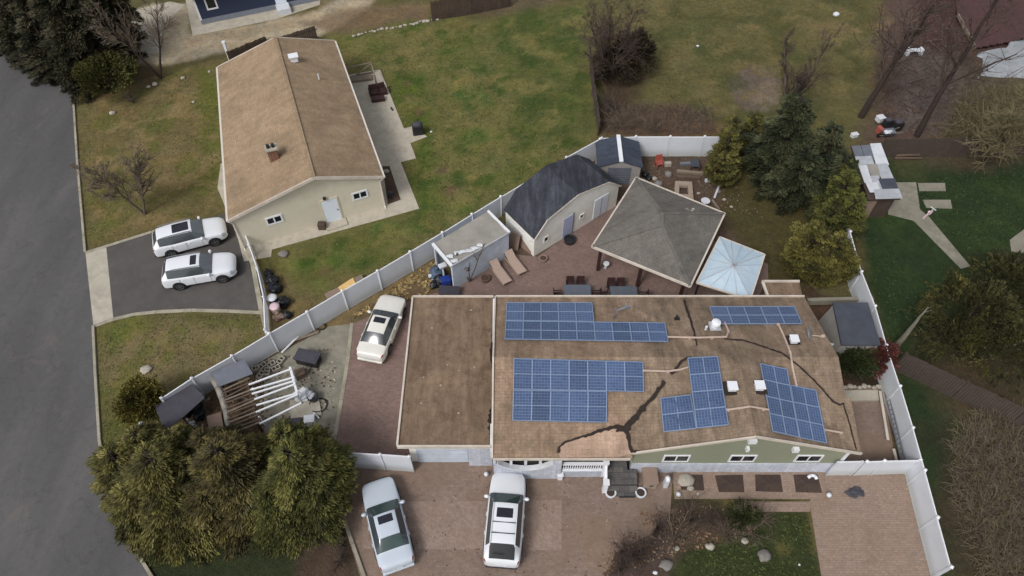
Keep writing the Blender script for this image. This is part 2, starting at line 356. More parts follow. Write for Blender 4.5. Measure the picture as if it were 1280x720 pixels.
def copy_thing(root, loc, rz, label, group=None):
    r = root.copy(); C.objects.link(r); r.location = Vector(loc); r.rotation_euler = (0, 0, rz); r['label'] = label
    if group: r['group'] = group
    for ch in list(root.children):
        c = ch.copy(); C.objects.link(c); c.parent = r
        for g in list(ch.children):
            d = g.copy(); C.objects.link(d); d.parent = c
    return r
def PP(lst, z=0): return [P(x, y, z) for x, y in lst]
# ------------------------------------------------------------------ point in polygon / distance
def inpoly(x, y, poly):
    r = False; n = len(poly); j = n-1
    for i in range(n):
        if (poly[i][1] > y) != (poly[j][1] > y) and x < (poly[j][0]-poly[i][0])*(y-poly[i][1])/(poly[j][1]-poly[i][1])+poly[i][0]: r = not r
        j = i
    return r
def pdist(x, y, poly):
    best = 1e9; n = len(poly)
    for i in range(n):
        ax, ay = poly[i][0], poly[i][1]; bx, by = poly[(i+1) % n][0], poly[(i+1) % n][1]
        dx, dy = bx-ax, by-ay; l2 = dx*dx+dy*dy or 1e-9
        t = max(0, min(1, ((x-ax)*dx+(y-ay)*dy)/l2)); d = (x-ax-t*dx)**2+(y-ay-t*dy)**2
        if d < best: best = d
    return math.sqrt(best)
# ------------------------------------------------------------------ ground sheet, painted by soil / turf areas, conifer shade among them
AREAS = []
def area(px, col, soft=.8, amt=1.0, wob=.9, patch=None):
    poly = [tuple(P(x, y)[:2]) for x, y in px]
    xs = [p[0] for p in poly]; ys = [p[1] for p in poly]; e = soft+wob+.2
    AREAS.append((poly, L(*col), soft, amt, wob, (min(xs)-e, max(xs)+e, min(ys)-e, max(ys)+e), patch))
def spot(px, py, rx, ry, col, amt=1.0, soft=.6, n=10):
    area([(px+rx*math.cos(2*math.pi*k/n), py+ry*math.sin(2*math.pi*k/n)) for k in range(n)], col, soft, amt, min(1, .3+rx/60))
base_c = (92, 86, 58)
area([(-60,-300),(1500,-300),(1500,200),(900,190),(740,170),(400,60),(-60,60)], (88,86,56), 1.5)
area([(1050,-300),(1700,-300),(1700,190),(1075,190),(1090,90)], (84,70,64), 1.5)
area([(1110,-100),(1400,-100),(1400,45),(1225,60),(1195,75),(1160,60)], (74,54,53), .8)
area([(1120,60),(1200,70),(1230,110),(1200,165),(1110,168),(1120,110)], (92,84,80), 1.0, .9)
area([(1190,60),(1300,100),(1300,170),(1190,165),(1200,110)], (84,78,62), 1.2, .7)
area([(780,-40),(1110,-40),(1095,60),(1060,150),(900,170),(760,100)], (90,86,56), 1.2)
area([(1010,-40),(1130,-60),(1120,0),(1020,8)], (62,68,44), 1.0, .7)
area([(1000,30),(1110,22),(1105,38),(1020,48)], (118,102,76), 1.0, .6)
area([(820,30),(900,20),(905,80),(830,90)], (72,78,48), 2.0, .6)
spot(945, 112, 34, 30, (96,86,82), .85, .5)
spot(960, 120, 20, 20, (120,108,92), .6, .5)
area([(745,130),(900,135),(905,172),(748,172)], (92,72,62), 1.0, .85)
area([(735,60),(800,60),(800,120),(745,170)], (66,52,46), 1.0, .8)
# right dark lawn
area([(1085,195),(1500,195),(1600,900),(1180,900),(1110,440),(1068,300)], (42,56,34), .8)
area([(1110,190),(1300,190),(1300,205),(1190,215),(1110,205)], (74,66,54), .8, .8)
area([(1110,200),(1150,200),(1160,228),(1112,225)], (66,70,46), .8, .7)
area([(1150,420),(1300,420),(1300,800),(1215,800),(1170,640),(1200,560)], (76,66,52), 1.5, .85)
area([(1190,330),(1300,320),(1300,470),(1180,440)], (52,50,34), 1.5, .7)
area([(1110,540),(1165,560),(1195,700),(1260,720),(1250,640),(1180,520)], (56,50,42), .8, .5)
# middle house lawn
area([(400,40),(740,20),(748,172),(640,240),(480,335),(325,330),(300,260),(400,90)], (96,94,58), .8)
area([(610,20),(720,10),(735,160),(650,190),(640,90)], (76,84,46), 1.5, .8)
area([(480,90),(530,90),(545,200),(560,270),(530,260),(505,160)], (74,88,38), .8, .9)
area([(350,330),(420,300),(510,275),(560,265),(540,285),(440,340),(360,380)], (82,90,46), .8, .7)
area([(560,60),(640,30),(650,60),(600,110)], (80,86,52), 1.2, .6)
area([(560,110),(600,105),(610,130),(580,140)], (60,84,40), .6, .8)
area([(540,200),(640,190),(650,225),(560,262)], (96,96,58), 1.2, .6)
for q in ((500,92,6),(508,103,6),(514,122,6),(522,140,7),(549,213,8),(566,236,8),(405,340,8)): spot(q[0], q[1], q[2], q[2]*.7, (94,78,62), .8, .3)
for q in ((420,328,14,6),(380,330,16,8),(400,360,14,8),(478,285,18,9),(575,260,18,8),(600,170,20,10)): spot(q[0], q[1], q[2], q[3], (66,92,40), .75, .5)
area([(325,350),(365,345),(372,405),(338,425)], (116,102,76), .6, .8)
area([(360,370),(430,340),(470,330),(340,415)], (112,100,68), .8, .5)
# left lawn
area([(92,95),(200,80),(275,90),(300,210),(275,270),(110,310)], (98,90,60), .8)
area([(245,90),(280,80),(300,190),(285,255),(262,235)], (84,90,42), .8, .9)
area([(105,200),(165,190),(180,260),(120,300)], (96,94,52), .8, .6)
spot(225,200,30,20,(110,98,70),.6,1.0)
spot(150,150,30,15,(108,92,66),.6,1.0)
area([(160,75),(215,75),(210,105),(170,110)], (86,74,60), .8, .8)
area([(120,410),(330,388),(336,420),(200,500),(130,560)], (106,97,70), .5)
area([(122,408),(180,396),(190,405),(135,445)], (88,94,46), .6, .9)
area([(225,392),(320,390),(325,405),(230,402)], (86,88,48), .4, .8)
area([(128,480),(210,500),(180,560),(130,560)], (84,86,50), .8, .8)
area([(150,650),(440,600),(440,760),(190,760)], (46,52,34), .8)  # lawn beneath the front conifers, their shade painted into the dark green
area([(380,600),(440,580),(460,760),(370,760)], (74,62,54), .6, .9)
mid = [(410,50),(560,20),(735,15),(748,172),(640,240),(480,335),(325,335),(520,262),(480,100)]
area(mid, (82,90,46), .8, .65, .9, (.28, .08, 3)); area(mid, (58,76,34), .8, .8, .9, (.55, .18, 8)); area(mid, (112,106,66), .8, .55, .9, (.4, .12, 12))
lft = [(98,100),(215,80),(280,90),(300,200),(275,268),(110,308)]
area(lft, (84,88,46), .8, .7, .9, (.4, .05, 4)); area(lft, (120,106,76), .8, .7, .9, (.5, .12, 6))
area([(120,410),(330,390),(335,420),(200,500),(130,560)], (90,92,48), .6, .7, .9, (.6, .12, 6))
far = [(755,-30),(1100,-30),(1080,140),(905,170),(800,120)]
area(far, (104,96,66), 1, .6, .9, (.3, .05, 4)); area(far, (66,70,42), 1, .6, .9, (.35, .1, 24))
area([(640,-30),(735,-30),(738,170),(650,190)], (58,72,36), 1, .7, .9, (.4, .0, 44))
area([(1085,270),(1290,200),(1290,330),(1180,400),(1115,430)], (50,66,38), 1, .6, .9, (.35, .0, 4))
area([(128,470),(200,495),(170,560),(128,560)], (78,84,44), .8, .8, .9, (.6, 0, 5))
# dirt drive behind the middle house
area([(150,75),(160,20),(185,5),(236,5),(240,45),(400,12),(420,-30),(480,-30),(465,5),(430,30),(395,47),(330,50),(290,62),(250,72),(205,82)], (160,150,130), .4, 1.0, .5)
area([(230,48),(330,30),(400,20),(420,10),(425,18),(330,42),(235,58)], (142,130,110), .5, .8)
area([(380,28),(460,5),(540,2),(538,25),(470,32),(420,45)], (108,92,74), .6, .8)
area([(400,-30),(440,-30),(420,5),(370,22),(385,8)], (98,88,60), .5, .7)
area([(590,-10),(700,-20),(700,5),(640,15),(600,25)], (92,80,66), .8, .8)
# junk yard left, soil by the fence
area([(200,500),(540,310),(560,330),(560,372),(520,375),(440,405),(430,570),(200,560)], (98,84,66), .3)
area([(400,405),(550,315),(555,330),(480,372),(440,400),(415,412)], (118,104,74), .4, .9)
# back yard behind pavilion
area([(640,255),(750,178),(895,196),(960,372),(640,372)], (88,76,66), .3)
area([(895,196),(1075,196),(1068,345),(960,352),(895,262)], (72,68,44), .6)
area([(800,194),(890,194),(905,262),(800,225)], (84,72,64), .3)
area([(1005,350),(1110,430),(1120,600),(1040,600)], (78,62,54), .3)
area([(1045,436),(1110,436),(1100,480),(1043,480)], (50,44,34), .3, .9)
# front garden
area([(838,625),(1012,628),(1027,740),(740,740),(800,670)], (54,60,36), .3)
area([(800,640),(935,628),(940,660),(860,682),(800,740),(740,740),(745,700)], (80,68,60), .6, .95)
area([(760,680),(850,650),(840,700),(800,740),(750,740)], (76,66,64), .6, .8)
spot(981, 681, 9, 7, (96,90,58), .8, .3)
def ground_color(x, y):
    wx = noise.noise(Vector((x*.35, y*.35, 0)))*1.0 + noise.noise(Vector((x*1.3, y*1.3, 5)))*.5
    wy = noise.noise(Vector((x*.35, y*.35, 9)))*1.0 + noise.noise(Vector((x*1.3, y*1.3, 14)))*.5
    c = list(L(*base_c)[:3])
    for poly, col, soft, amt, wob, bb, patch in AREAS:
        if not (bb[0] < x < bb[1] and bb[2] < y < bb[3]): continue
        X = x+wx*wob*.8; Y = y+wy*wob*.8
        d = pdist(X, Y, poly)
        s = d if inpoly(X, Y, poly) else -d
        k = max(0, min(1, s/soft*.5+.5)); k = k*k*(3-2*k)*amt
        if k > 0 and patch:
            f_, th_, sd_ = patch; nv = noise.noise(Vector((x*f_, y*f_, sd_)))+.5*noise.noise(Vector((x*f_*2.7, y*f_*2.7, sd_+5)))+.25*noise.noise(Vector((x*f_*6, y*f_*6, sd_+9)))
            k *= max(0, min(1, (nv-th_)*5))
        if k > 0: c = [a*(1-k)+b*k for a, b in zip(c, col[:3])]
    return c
def ground():
    def axis(a, b, st, far):
        l = []; x = a
        while x < b+1e-6: l.append(x); x += st
        out = []; g = st; x = b
        while x < far: g *= 1.6; x += g; out.append(x)
        o2 = []; g = st; x = a
        while x > -far: g *= 1.6; x -= g; o2.append(x)
        return o2[::-1]+l+out
    xs = axis(-42, 42, .33, 900); ys = axis(6, 62, .33, 900)
    me = bpy.data.meshes.new('ground'); nx, ny = len(xs), len(ys)
    v = [(x, y, 0) for y in ys for x in xs]
    f = [(j*nx+i, j*nx+i+1, (j+1)*nx+i+1, (j+1)*nx+i) for j in range(ny-1) for i in range(nx-1)]
    me.from_pydata(v, [], f); me.update()
    at = me.color_attributes.new('Col', 'FLOAT_COLOR', 'POINT'); fl = []
    for p in v:
        c = ground_color(p[0], p[1]) if abs(p[0]) < 75 and -10 < p[1] < 110 else L(*base_c)[:3]
        fl += [c[0], c[1], c[2], 1]
    at.data.foreach_set('color', fl)
    o = bpy.data.objects.new('ground', me); C.objects.link(o); me.materials.append(M['ground']); struct(o)
ground()
HARD = []
def sheet(name, px, mat, z=.004, wpts=None, thick=None, label=None):
    pts = wpts or PP(px); mb = MB()
    HARD.append((name, [(p.x, p.y) for p in pts]))
    if thick: mb.prism([(p.x, p.y) for p in pts], -.02, z)
    else:
        a = sum(pts[i].x*pts[(i+1) % len(pts)].y-pts[(i+1) % len(pts)].x*pts[i].y for i in range(len(pts)))
        if a < 0: pts = pts[::-1]
        mb.add([(p.x, p.y, z) for p in pts], [tuple(range(len(pts)))])
    return struct(mb.build(name, mat))
# road, kerb, driveway
edge1 = [(72,-60),(84,20),(90,88),(97,200),(107,316)]
edge2 = [(117,408),(120,470),(125,550),(136,618),(158,668),(190,720),(260,830)]
rp = PP(edge1+edge2); left = [Vector((p.x-11, p.y-3, 0)) for p in rp][::-1]
ext = [Vector((rp[0].x-14, rp[0].y+70, 0)), Vector((rp[0].x-27, rp[0].y+68, 0))]
sheet('road', None, 'asphalt', .004, wpts=[ext[1], ext[0]]+rp+left)
def kerb(px, w=.16, h=.12, name='kerb'):
    pts = PP(px); mb = MB()
    for a, b in zip(pts, pts[1:]):
        n = max(1, int((b-a).length/1.5))
        for k in range(n):
            p = a.lerp(b, k/n); q = a.lerp(b, (k+1)/n-.004)
            mb.beam((p.x, p.y, h/2-.03), (q.x, q.y, h/2-.03), w, h+.06)
    return struct(mb.build(name, 'kerb', bevel=.02))
kerb(edge1); kerb(edge2)
sheet('driveway_apron', [(107,316),(133,308),(142,400),(117,408)], 'concrete', .02, thick=1)
sheet('driveway', [(133,309),(188,290),(286,266),(300,284),(326,388),(235,387),(190,391),(142,400)], 'drive_asphalt', .024, thick=1)
kerb([(107,316),(133,308),(190,290),(240,276)], .22, .05, 'driveway_border')
kerb([(117,408),(143,399),(168,393),(196,390),(240,388),(285,389),(326,391)], .24, .05, 'driveway_border')
kerb([(300,284),(316,330),(327,388),(333,410)], .30, .10, 'driveway_border')
# paths at the middle house
sheet('patio', [(430,95),(475,87),(505,161),(516,158),(534,171),(513,179),(520,198),(501,203),(524,261),(340,312),(339,321),(305,327),(298,300),(272,235),(276,205),(295,200)], 'patio', .03, thick=1)
sheet('planting_bed', [(478,208),(487,208),(501,250),(485,256)], 'soil', .036)
sheet('walkway', [(232,0),(226,-40),(400,-40),(400,6),(345,24),(241,45)], 'patio', .02, thick=1)
sheet('walkway', [(165,14),(212,2),(232,6),(205,30),(200,66),(160,70),(150,50)], 'patio', .016, thick=1)
# back patio and drives
sheet('back_patio', [(515,375),(560,362),(640,318),(672,321),(770,250),(960,330),(960,380),(515,380)], 'paver_red', .02)
sheet('concrete_pad', [(330,452),(412,408),(440,405),(436,450),(419,560),(330,560)], 'concrete_dk', .016, thick=1)
sheet('side_driveway', [(441,405),(470,392),(522,372),(640,372),(640,574),(420,574),(424,520)], 'paver_red', .024)
kerb([(440,404),(435,450),(427,500),(419,545)], .22, .05, 'pad_edging')
sheet('front_driveway', [(424,571),(640,571),(1035,571),(1035,600),(840,604),(838,640),(812,668),(770,690),(748,735),(455,735),(428,650)], 'paver_drive', .012)
sheet('front_driveway_band', [(453,628),(702,625),(702,688),(453,686)], 'paver_light', .018)
kerb([(427,640),(441,680),(456,722),(470,760)], .18, .12, 'driveway_edging')
sheet('side_patio', [(1034,590),(1133,590),(1165,730),(1028,730),(1012,628),(1020,592)], 'paver_side', .014)
sheet('side_passage', [(1043,485),(1104,485),(1122,592),(1045,592)], 'paver_drive', .01)
sheet('garden_path', [(840,588),(1028,588),(1034,624),(843,624)], 'paver_side', .09, thick=1)
for q in ([(849,594),(878,594),(880,614),(851,613)], [(893,595),(928,594),(930,616),(898,616)], [(943,594),(975,594),(978,616),(944,615)], [(991,594),(1021,594),(1027,617),(994,616)]):
    sheet('planting_bed', q, 'soil_dk', .094)
sheet('paver_strip', [(935,627),(1012,627),(1013,640),(938,640)], 'paver_side', .014)
# neighbour paths
sheet('footpath', [(1112,228),(1145,228),(1150,262),(1160,270),(1213,333),(1201,336),(1142,276),(1110,268)], 'concrete_dk', .016, thick=1)
for q in ([(1147,229),(1181,229),(1182,239),(1149,239)], [(1153,250),(1188,250),(1190,261),(1158,260)]): sheet('footpath_slab', q, 'concrete_dk', .03, thick=1)
sheet('footpath', [(1262,300),(1285,283),(1290,320),(1264,314)], 'concrete_dk', .016, thick=1)
# sky
w = bpy.data.worlds.new('World'); scene.world = w; w.use_nodes = True
nt = w.node_tree; bg = nt.nodes['Background']; sky = nt.nodes.new('ShaderNodeTexSky'); sky.sky_type = 'NISHITA'; sky.sun_disc = False
SUN_EL, SUN_AZ = math.radians(48), math.radians(218)
sky.sun_elevation = SUN_EL; sky.sun_rotation = SUN_AZ; sky.air_density = 1.0; sky.dust_density = 3.0
hs = nt.nodes.new('ShaderNodeHueSaturation'); hs.inputs['Saturation'].default_value = .28
nt.links.new(sky.outputs[0], hs.inputs['Color']); nt.links.new(hs.outputs[0], bg.inputs['Color']); bg.inputs['Strength'].default_value = .128
sd = bpy.data.lights.new('sun', 'SUN'); sd.energy = 1.5; sd.angle = math.radians(17); sd.color = (1, .97, .93)
so = bpy.data.objects.new('sun', sd); C.objects.link(so)
dirv = Vector((math.sin(SUN_AZ)*math.cos(SUN_EL), math.cos(SUN_AZ)*math.cos(SUN_EL), math.sin(SUN_EL)))
so.rotation_euler = dirv.to_track_quat('Z', 'Y').to_euler(); so.location = (0, 0, 60)
scene.view_settings.view_transform = 'Standard'; scene.view_settings.look = 'None'; scene.view_settings.gamma = 1; scene.view_settings.exposure = .24
cam = bpy.data.cameras.new('camera'); cam.sensor_width = 36; cam.lens = 36*FP/1280; cam.clip_end = 3000
co = bpy.data.objects.new('camera', cam); C.objects.link(co); co.location = (0, 0, HC); co.rotation_euler = (TH, 0, 0); scene.camera = co
# ------------------------------------------------------------------ survey helpers for walls and roofs
def rayd(px, py):
    u = px-640; v = 360-py; c, s = math.cos(TH), math.sin(TH)
    return Vector((u, v*c+FP*s, v*s-FP*c))
def onwall(px, py, A, B):
    "distance along AB and height where the sight line meets the upright plane through A and B"
    A = Vector((A[0], A[1], 0)); B = Vector((B[0], B[1], 0)); d = (B-A).normalized(); n = Vector((-d.y, d.x, 0))
    o = Vector((0, 0, HC)); r = rayd(px, py); t = (A-o).dot(n)/r.dot(n); p = o+r*t
    return (p-A).dot(d), p.z
class Wall:
    "a flat wall from A to B; out points away from the building"
    def __init__(s, A, B, out):
        s.A = Vector((A[0], A[1], 0)); s.B = Vector((B[0], B[1], 0)); s.d = (s.B-s.A).normalized(); s.len = (s.B-s.A).length
        s.n = Vector((-s.d.y, s.d.x, 0))
        if s.n.dot(Vector((out[0], out[1], 0))) < 0: s.n = -s.n
    def pt(s, u, z, o=0): return s.A+s.d*u+s.n*o+Vector((0, 0, z))
    def poly(s, mb, prof, o0=0, o1=-.15):
        n = len(prof); vs = [s.pt(u, z, o0) for u, z in prof]+[s.pt(u, z, o1) for u, z in prof]
        fs = [tuple(range(n)), tuple(range(2*n-1, n-1, -1))]+[(k, n+k, n+(k+1) % n, (k+1) % n) for k in range(n)]
        mb.add(vs, fs)
    def rect(s, mb, u0, u1, z0, z1, o0=0, o1=-.15): s.poly(mb, [(u0, z0), (u1, z0), (u1, z1), (u0, z1)], o0, o1); return mb
def window(par, W, u0, u1, z0, z1, panes=2, fw=.09, frame='vinyl_trim'):
    f = MB()
    for a, b, c, d in ((u0, u1, z1-fw, z1), (u0, u1, z0, z0+fw), (u0, u0+fw, z0+fw, z1-fw), (u1-fw, u1, z0+fw, z1-fw)): W.rect(f, a, b, c, d, .05, -.02)
    for k in range(1, panes):
        m = u0+(u1-u0)*k/panes; W.rect(f, m-fw*.4, m+fw*.4, z0+fw, z1-fw, .045, -.02)
    w_ = f.build('window', frame, par)
    g = MB(); W.rect(g, u0+fw, u1-fw, z0+fw, z1-fw, .02, -.01); g.build('pane', 'glass', w_)
    return w_
def bilin(q, s, t):
    a = Vector(q[0]).lerp(Vector(q[1]), s); b = Vector(q[3]).lerp(Vector(q[2]), s); return a.lerp(b, t)
# ------------------------------------------------------------------ middle house (tan roof)
def tan_house():
    a, b, c, d = P(285,276,3.0), P(479,221,3.0), P(418,51,3.0), P(272,84,3.0)
    r0 = P(392,222,4.8); r1 = P(344,47,4.8)
    t = thing('house', 'low house with brown shingle gable roof, brick chimney and tan end wall', 'house', ((a.x+c.x)/2, (a.y+c.y)/2, 0), math.radians(20))
    mb = MB(); th = Vector((0, 0, -.16))
    for q in ((a, r0, r1, d), (r0, b, c, r1)):
        top = [Vector(p)+Vector((0,0,.02)) for p in q]; n = 6
        mb.add(top+[p+th for p in top], [(0,1,2,3),(7,6,5,4),(0,4,5,1),(1,5,6,2),(2,6,7,3),(3,7,4,0)])
    roof = mb.build('roof', 'shingle_tan', t)
    rc = MB(); rc.beam(r0+Vector((0,0,.03)), r1+Vector((0,0,.03)), .26, .05); rc.build('ridge_cap', 'shingle_tan', roof)
    cen = (a+b+c+d)/4
    ins = lambda p, k=.955: Vector((cen.x+(p.x-cen.x)*k, cen.y+(p.y-cen.y)*(k+.02), 0))
    A, B, Cc, D = ins(a), ins(b), ins(c), ins(d)
    W = Wall(A, B, (0, -1)); g = MB(); W.poly(g, [(0, 0), (W.len, 0), (W.len, 2.86), (W.len/2, 4.55), (0, 2.86)])
    W2 = Wall(D, Cc, (0, 1)); W2.poly(g, [(0, 0), (W2.len, 0), (W2.len, 2.86), (W2.len/2, 4.55), (0, 2.86)])
    for P0, P1, o in ((A, D, (-1, 0)), (B, Cc, (1, 0))):
        w_ = Wall(P0, P1, o); w_.rect(g, .15, w_.len-.15, 0, 2.88)
    g.build('wall', 'wall_tan', t)
    for p, q in ((a, r0), (r0, b), (d, r1), (r1, c)):
        rk = MB(); rk.beam(p+Vector((0,0,-.05)), q+Vector((0,0,-.05)), .06, .22); rk.build('rake_board', 'trim', t)
    for p, q, o in ((a, d, -1), (b, c, 1)):
        gm = MB(); gm.beam(p+Vector((o*.07, 0, -.06)), q+Vector((o*.07, 0, -.06)), .13, .11); gm.build('gutter', 'gutter', t)
    for p, k in ((A, a), (B, b)):
        ds = MB(); o = W.n*.07
        ds.tube(p+o+Vector((0,0,2.5)), p+o+Vector((0,0,.15)), .045); ds.tube(p+o+Vector((0,0,2.5)), Vector(k)+Vector((0,0,-.1)), .045)
        ds.tube(p+o+Vector((0,0,.15)), p+o+W.n*.3+Vector((0,0,.05)), .045); ds.build('downspout', 'gutter', t)
    # door and windows measured on the wall
    def uv(px, py): return onwall(px, py, A, B)
    u0, z1 = uv(399, 247); u1, z0 = uv(423, 272)
    dm = MB(); W.rect(dm, u0, u0+1.05, .12, 2.15, .04, -.02); dr = dm.build('door', 'door_w', t)
    fr = MB(); W.rect(fr, u0-.1, u0, .1, 2.25, .05, -.02); W.rect(fr, u0+1.05, u0+1.15, .1, 2.25, .05, -.02); W.rect(fr, u0, u0+1.05, 2.15, 2.25, .05, -.02); fr.build('door_frame', 'wall_tan', dr)
    hn = MB(); hn.tube(W.pt(u0+.95, 1.1, .04), W.pt(u0+.95, 1.1, .12), .035); hn.build('handle', 'carblack', dr)
    lm = MB(); lm.box(W.pt(u0+.3, 2.42, .1), (.16, .16, .2)); lm.build('wall_lamp', 'carblack', t)
    st = MB(); W.rect(st, u0-.2, u0+1.3, .0, .12, .75, .005); st.build('doorstep', 'patio', t)
    for (x0, y0) in ((341, 270), (450, 244)):
        u, z = uv(x0, y0); z = min(z, 1.75); window(t, W, u-.55, u+.55, z-.32, z+.38, 2, .11)
    vt = MB(); u, z = uv(391, 226); W.rect(vt, W.len/2-.14, W.len/2+.14, 4.0, 4.25, .03, -.02); vt.build('gable_vent', 'trim', t)
    mt = MB(); u, z = uv(399, 281); mt.box(W.pt(u0-.4, .25, .3), (.5, .4, .5)); mt.build('basement_vent_cover', 'wood_dk', t)
    # on the roof
    def onroof(px, py):
        z = 3.9
        for _ in range(30):
            p = P(px, py, z); ax = (r1-r0).normalized(); v = Vector((p.x-r0.x, p.y-r0.y, 0)); dist = abs(v.x*ax.y-v.y*ax.x)
            z = z*.5+(4.8-dist*(1.8/5.0))*.5
        return P(px, py, z)
    p = onroof(344, 200); ch = MB(); ch.box(p+Vector((0,0,.25)), (.62, .5, 1.5), math.radians(20)); chm = ch.build('chimney', 'chimney', roof)
    cp = MB(); cp.box(p+Vector((0,0,1.05)), (.8, .66, .1), math.radians(20)); cp.build('chimney_cap', 'concrete', chm) if False else None
    cp.build('chimney_crown', 'concrete', roof)
    fl = MB()
    for o in (-.15, .15): fl.tube(p+Vector((o, o*.36, 1.1)), p+Vector((o, o*.36, 1.35)), .11)
    fl.build('flue', 'carblack', roof)
    p = onroof(368, 76); v = MB(); v.box(p+Vector((0,0,.2)), (.55, .42, .4), math.radians(20)); v.box(p+Vector((0,0,.44)), (.72, .6, .08), math.radians(20)); v.build('roof_vent', 'vinyl_trim', roof)
    p = onroof(399, 99); v = MB(); v.tube(p, p+Vector((0,0,.45)), .06); v.build('vent_pipe', 'white', roof)
tan_house()
# ------------------------------------------------------------------ navy house at the top
def navy_house():
    A, B = P(253,31), P(350,11)
    d = (B-A).normalized(); B = A+d*13
    t = thing('house', 'navy blue sided house with white corner trim and white framed window', 'house', A, math.atan2(d.y, d.x))
    W = Wall(A, B, (0, -1)); nrm = -W.n
    g = MB(); W.rect(g, 0, W.len, .5, 3.0); Wl = Wall(A, A+nrm*8, (-1, 0)); Wl.rect(g, .0, 8, .5, 3.0); Wr = Wall(B, B+nrm*8, (1, 0)); Wr.rect(g, 0, 8, .5, 3.0)
    g.build('wall', 'wall_navy', t)
    f = MB(); W.rect(f, 0, W.len, 0, .5, .02); Wl.rect(f, 0, 8, 0, .5, .02); Wr.rect(f, 0, 8, 0, .5, .02); f.build('foundation', 'foundation', t)
    c = MB(); W.rect(c, -.04, .14, .45, 3.0, .04); c.build('corner_trim', 'vinyl_trim', t)
    u, z = onwall(264, 5, A, B); window(t, W, u-.5, u+.5, z-.5, z+.9, 1, .14)
    u, z = onwall(346, 8, A, B)
    s = MB(); W.rect(s, u-.1, u+1.1, 0, .5, 1.2, .03); s.build('doorstep', 'white', t)
    dm = MB(); W.rect(dm, u, u+1.0, .52, 2.6, .04, -.02); dm.build('door', 'door_w', t)
    r = MB(); o = .5
    e = [A-d*o+W.n*o, B+d*o+W.n*o, B+d*o+nrm*(8+o), A-d*o+nrm*(8+o)]; r0 = A-d*o+nrm*4+Vector((0,0,4.8)); r1 = B+d*o+nrm*4+Vector((0,0,4.8))
    e = [p+Vector((0,0,3.0)) for p in e]
    vs = [e[0], e[1], r1, r0, e[2], e[3]]; vs += [p-Vector((0,0,.14)) for p in vs]
    r.add(vs, [(0,1,2,3),(3,2,4,5),(6,9,8,7),(9,11,10,8),(0,6,7,1),(1,7,8,2),(2,8,10,4),(4,10,11,5),(5,11,9,3),(3,9,6,0)])
    r.build('roof', 'slate', t)
    gt = MB(); gt.beam(e[0]+W.n*.05, e[1]+W.n*.05, .12, .12); gt.build('gutter', 'vinyl_trim', t)
navy_house()
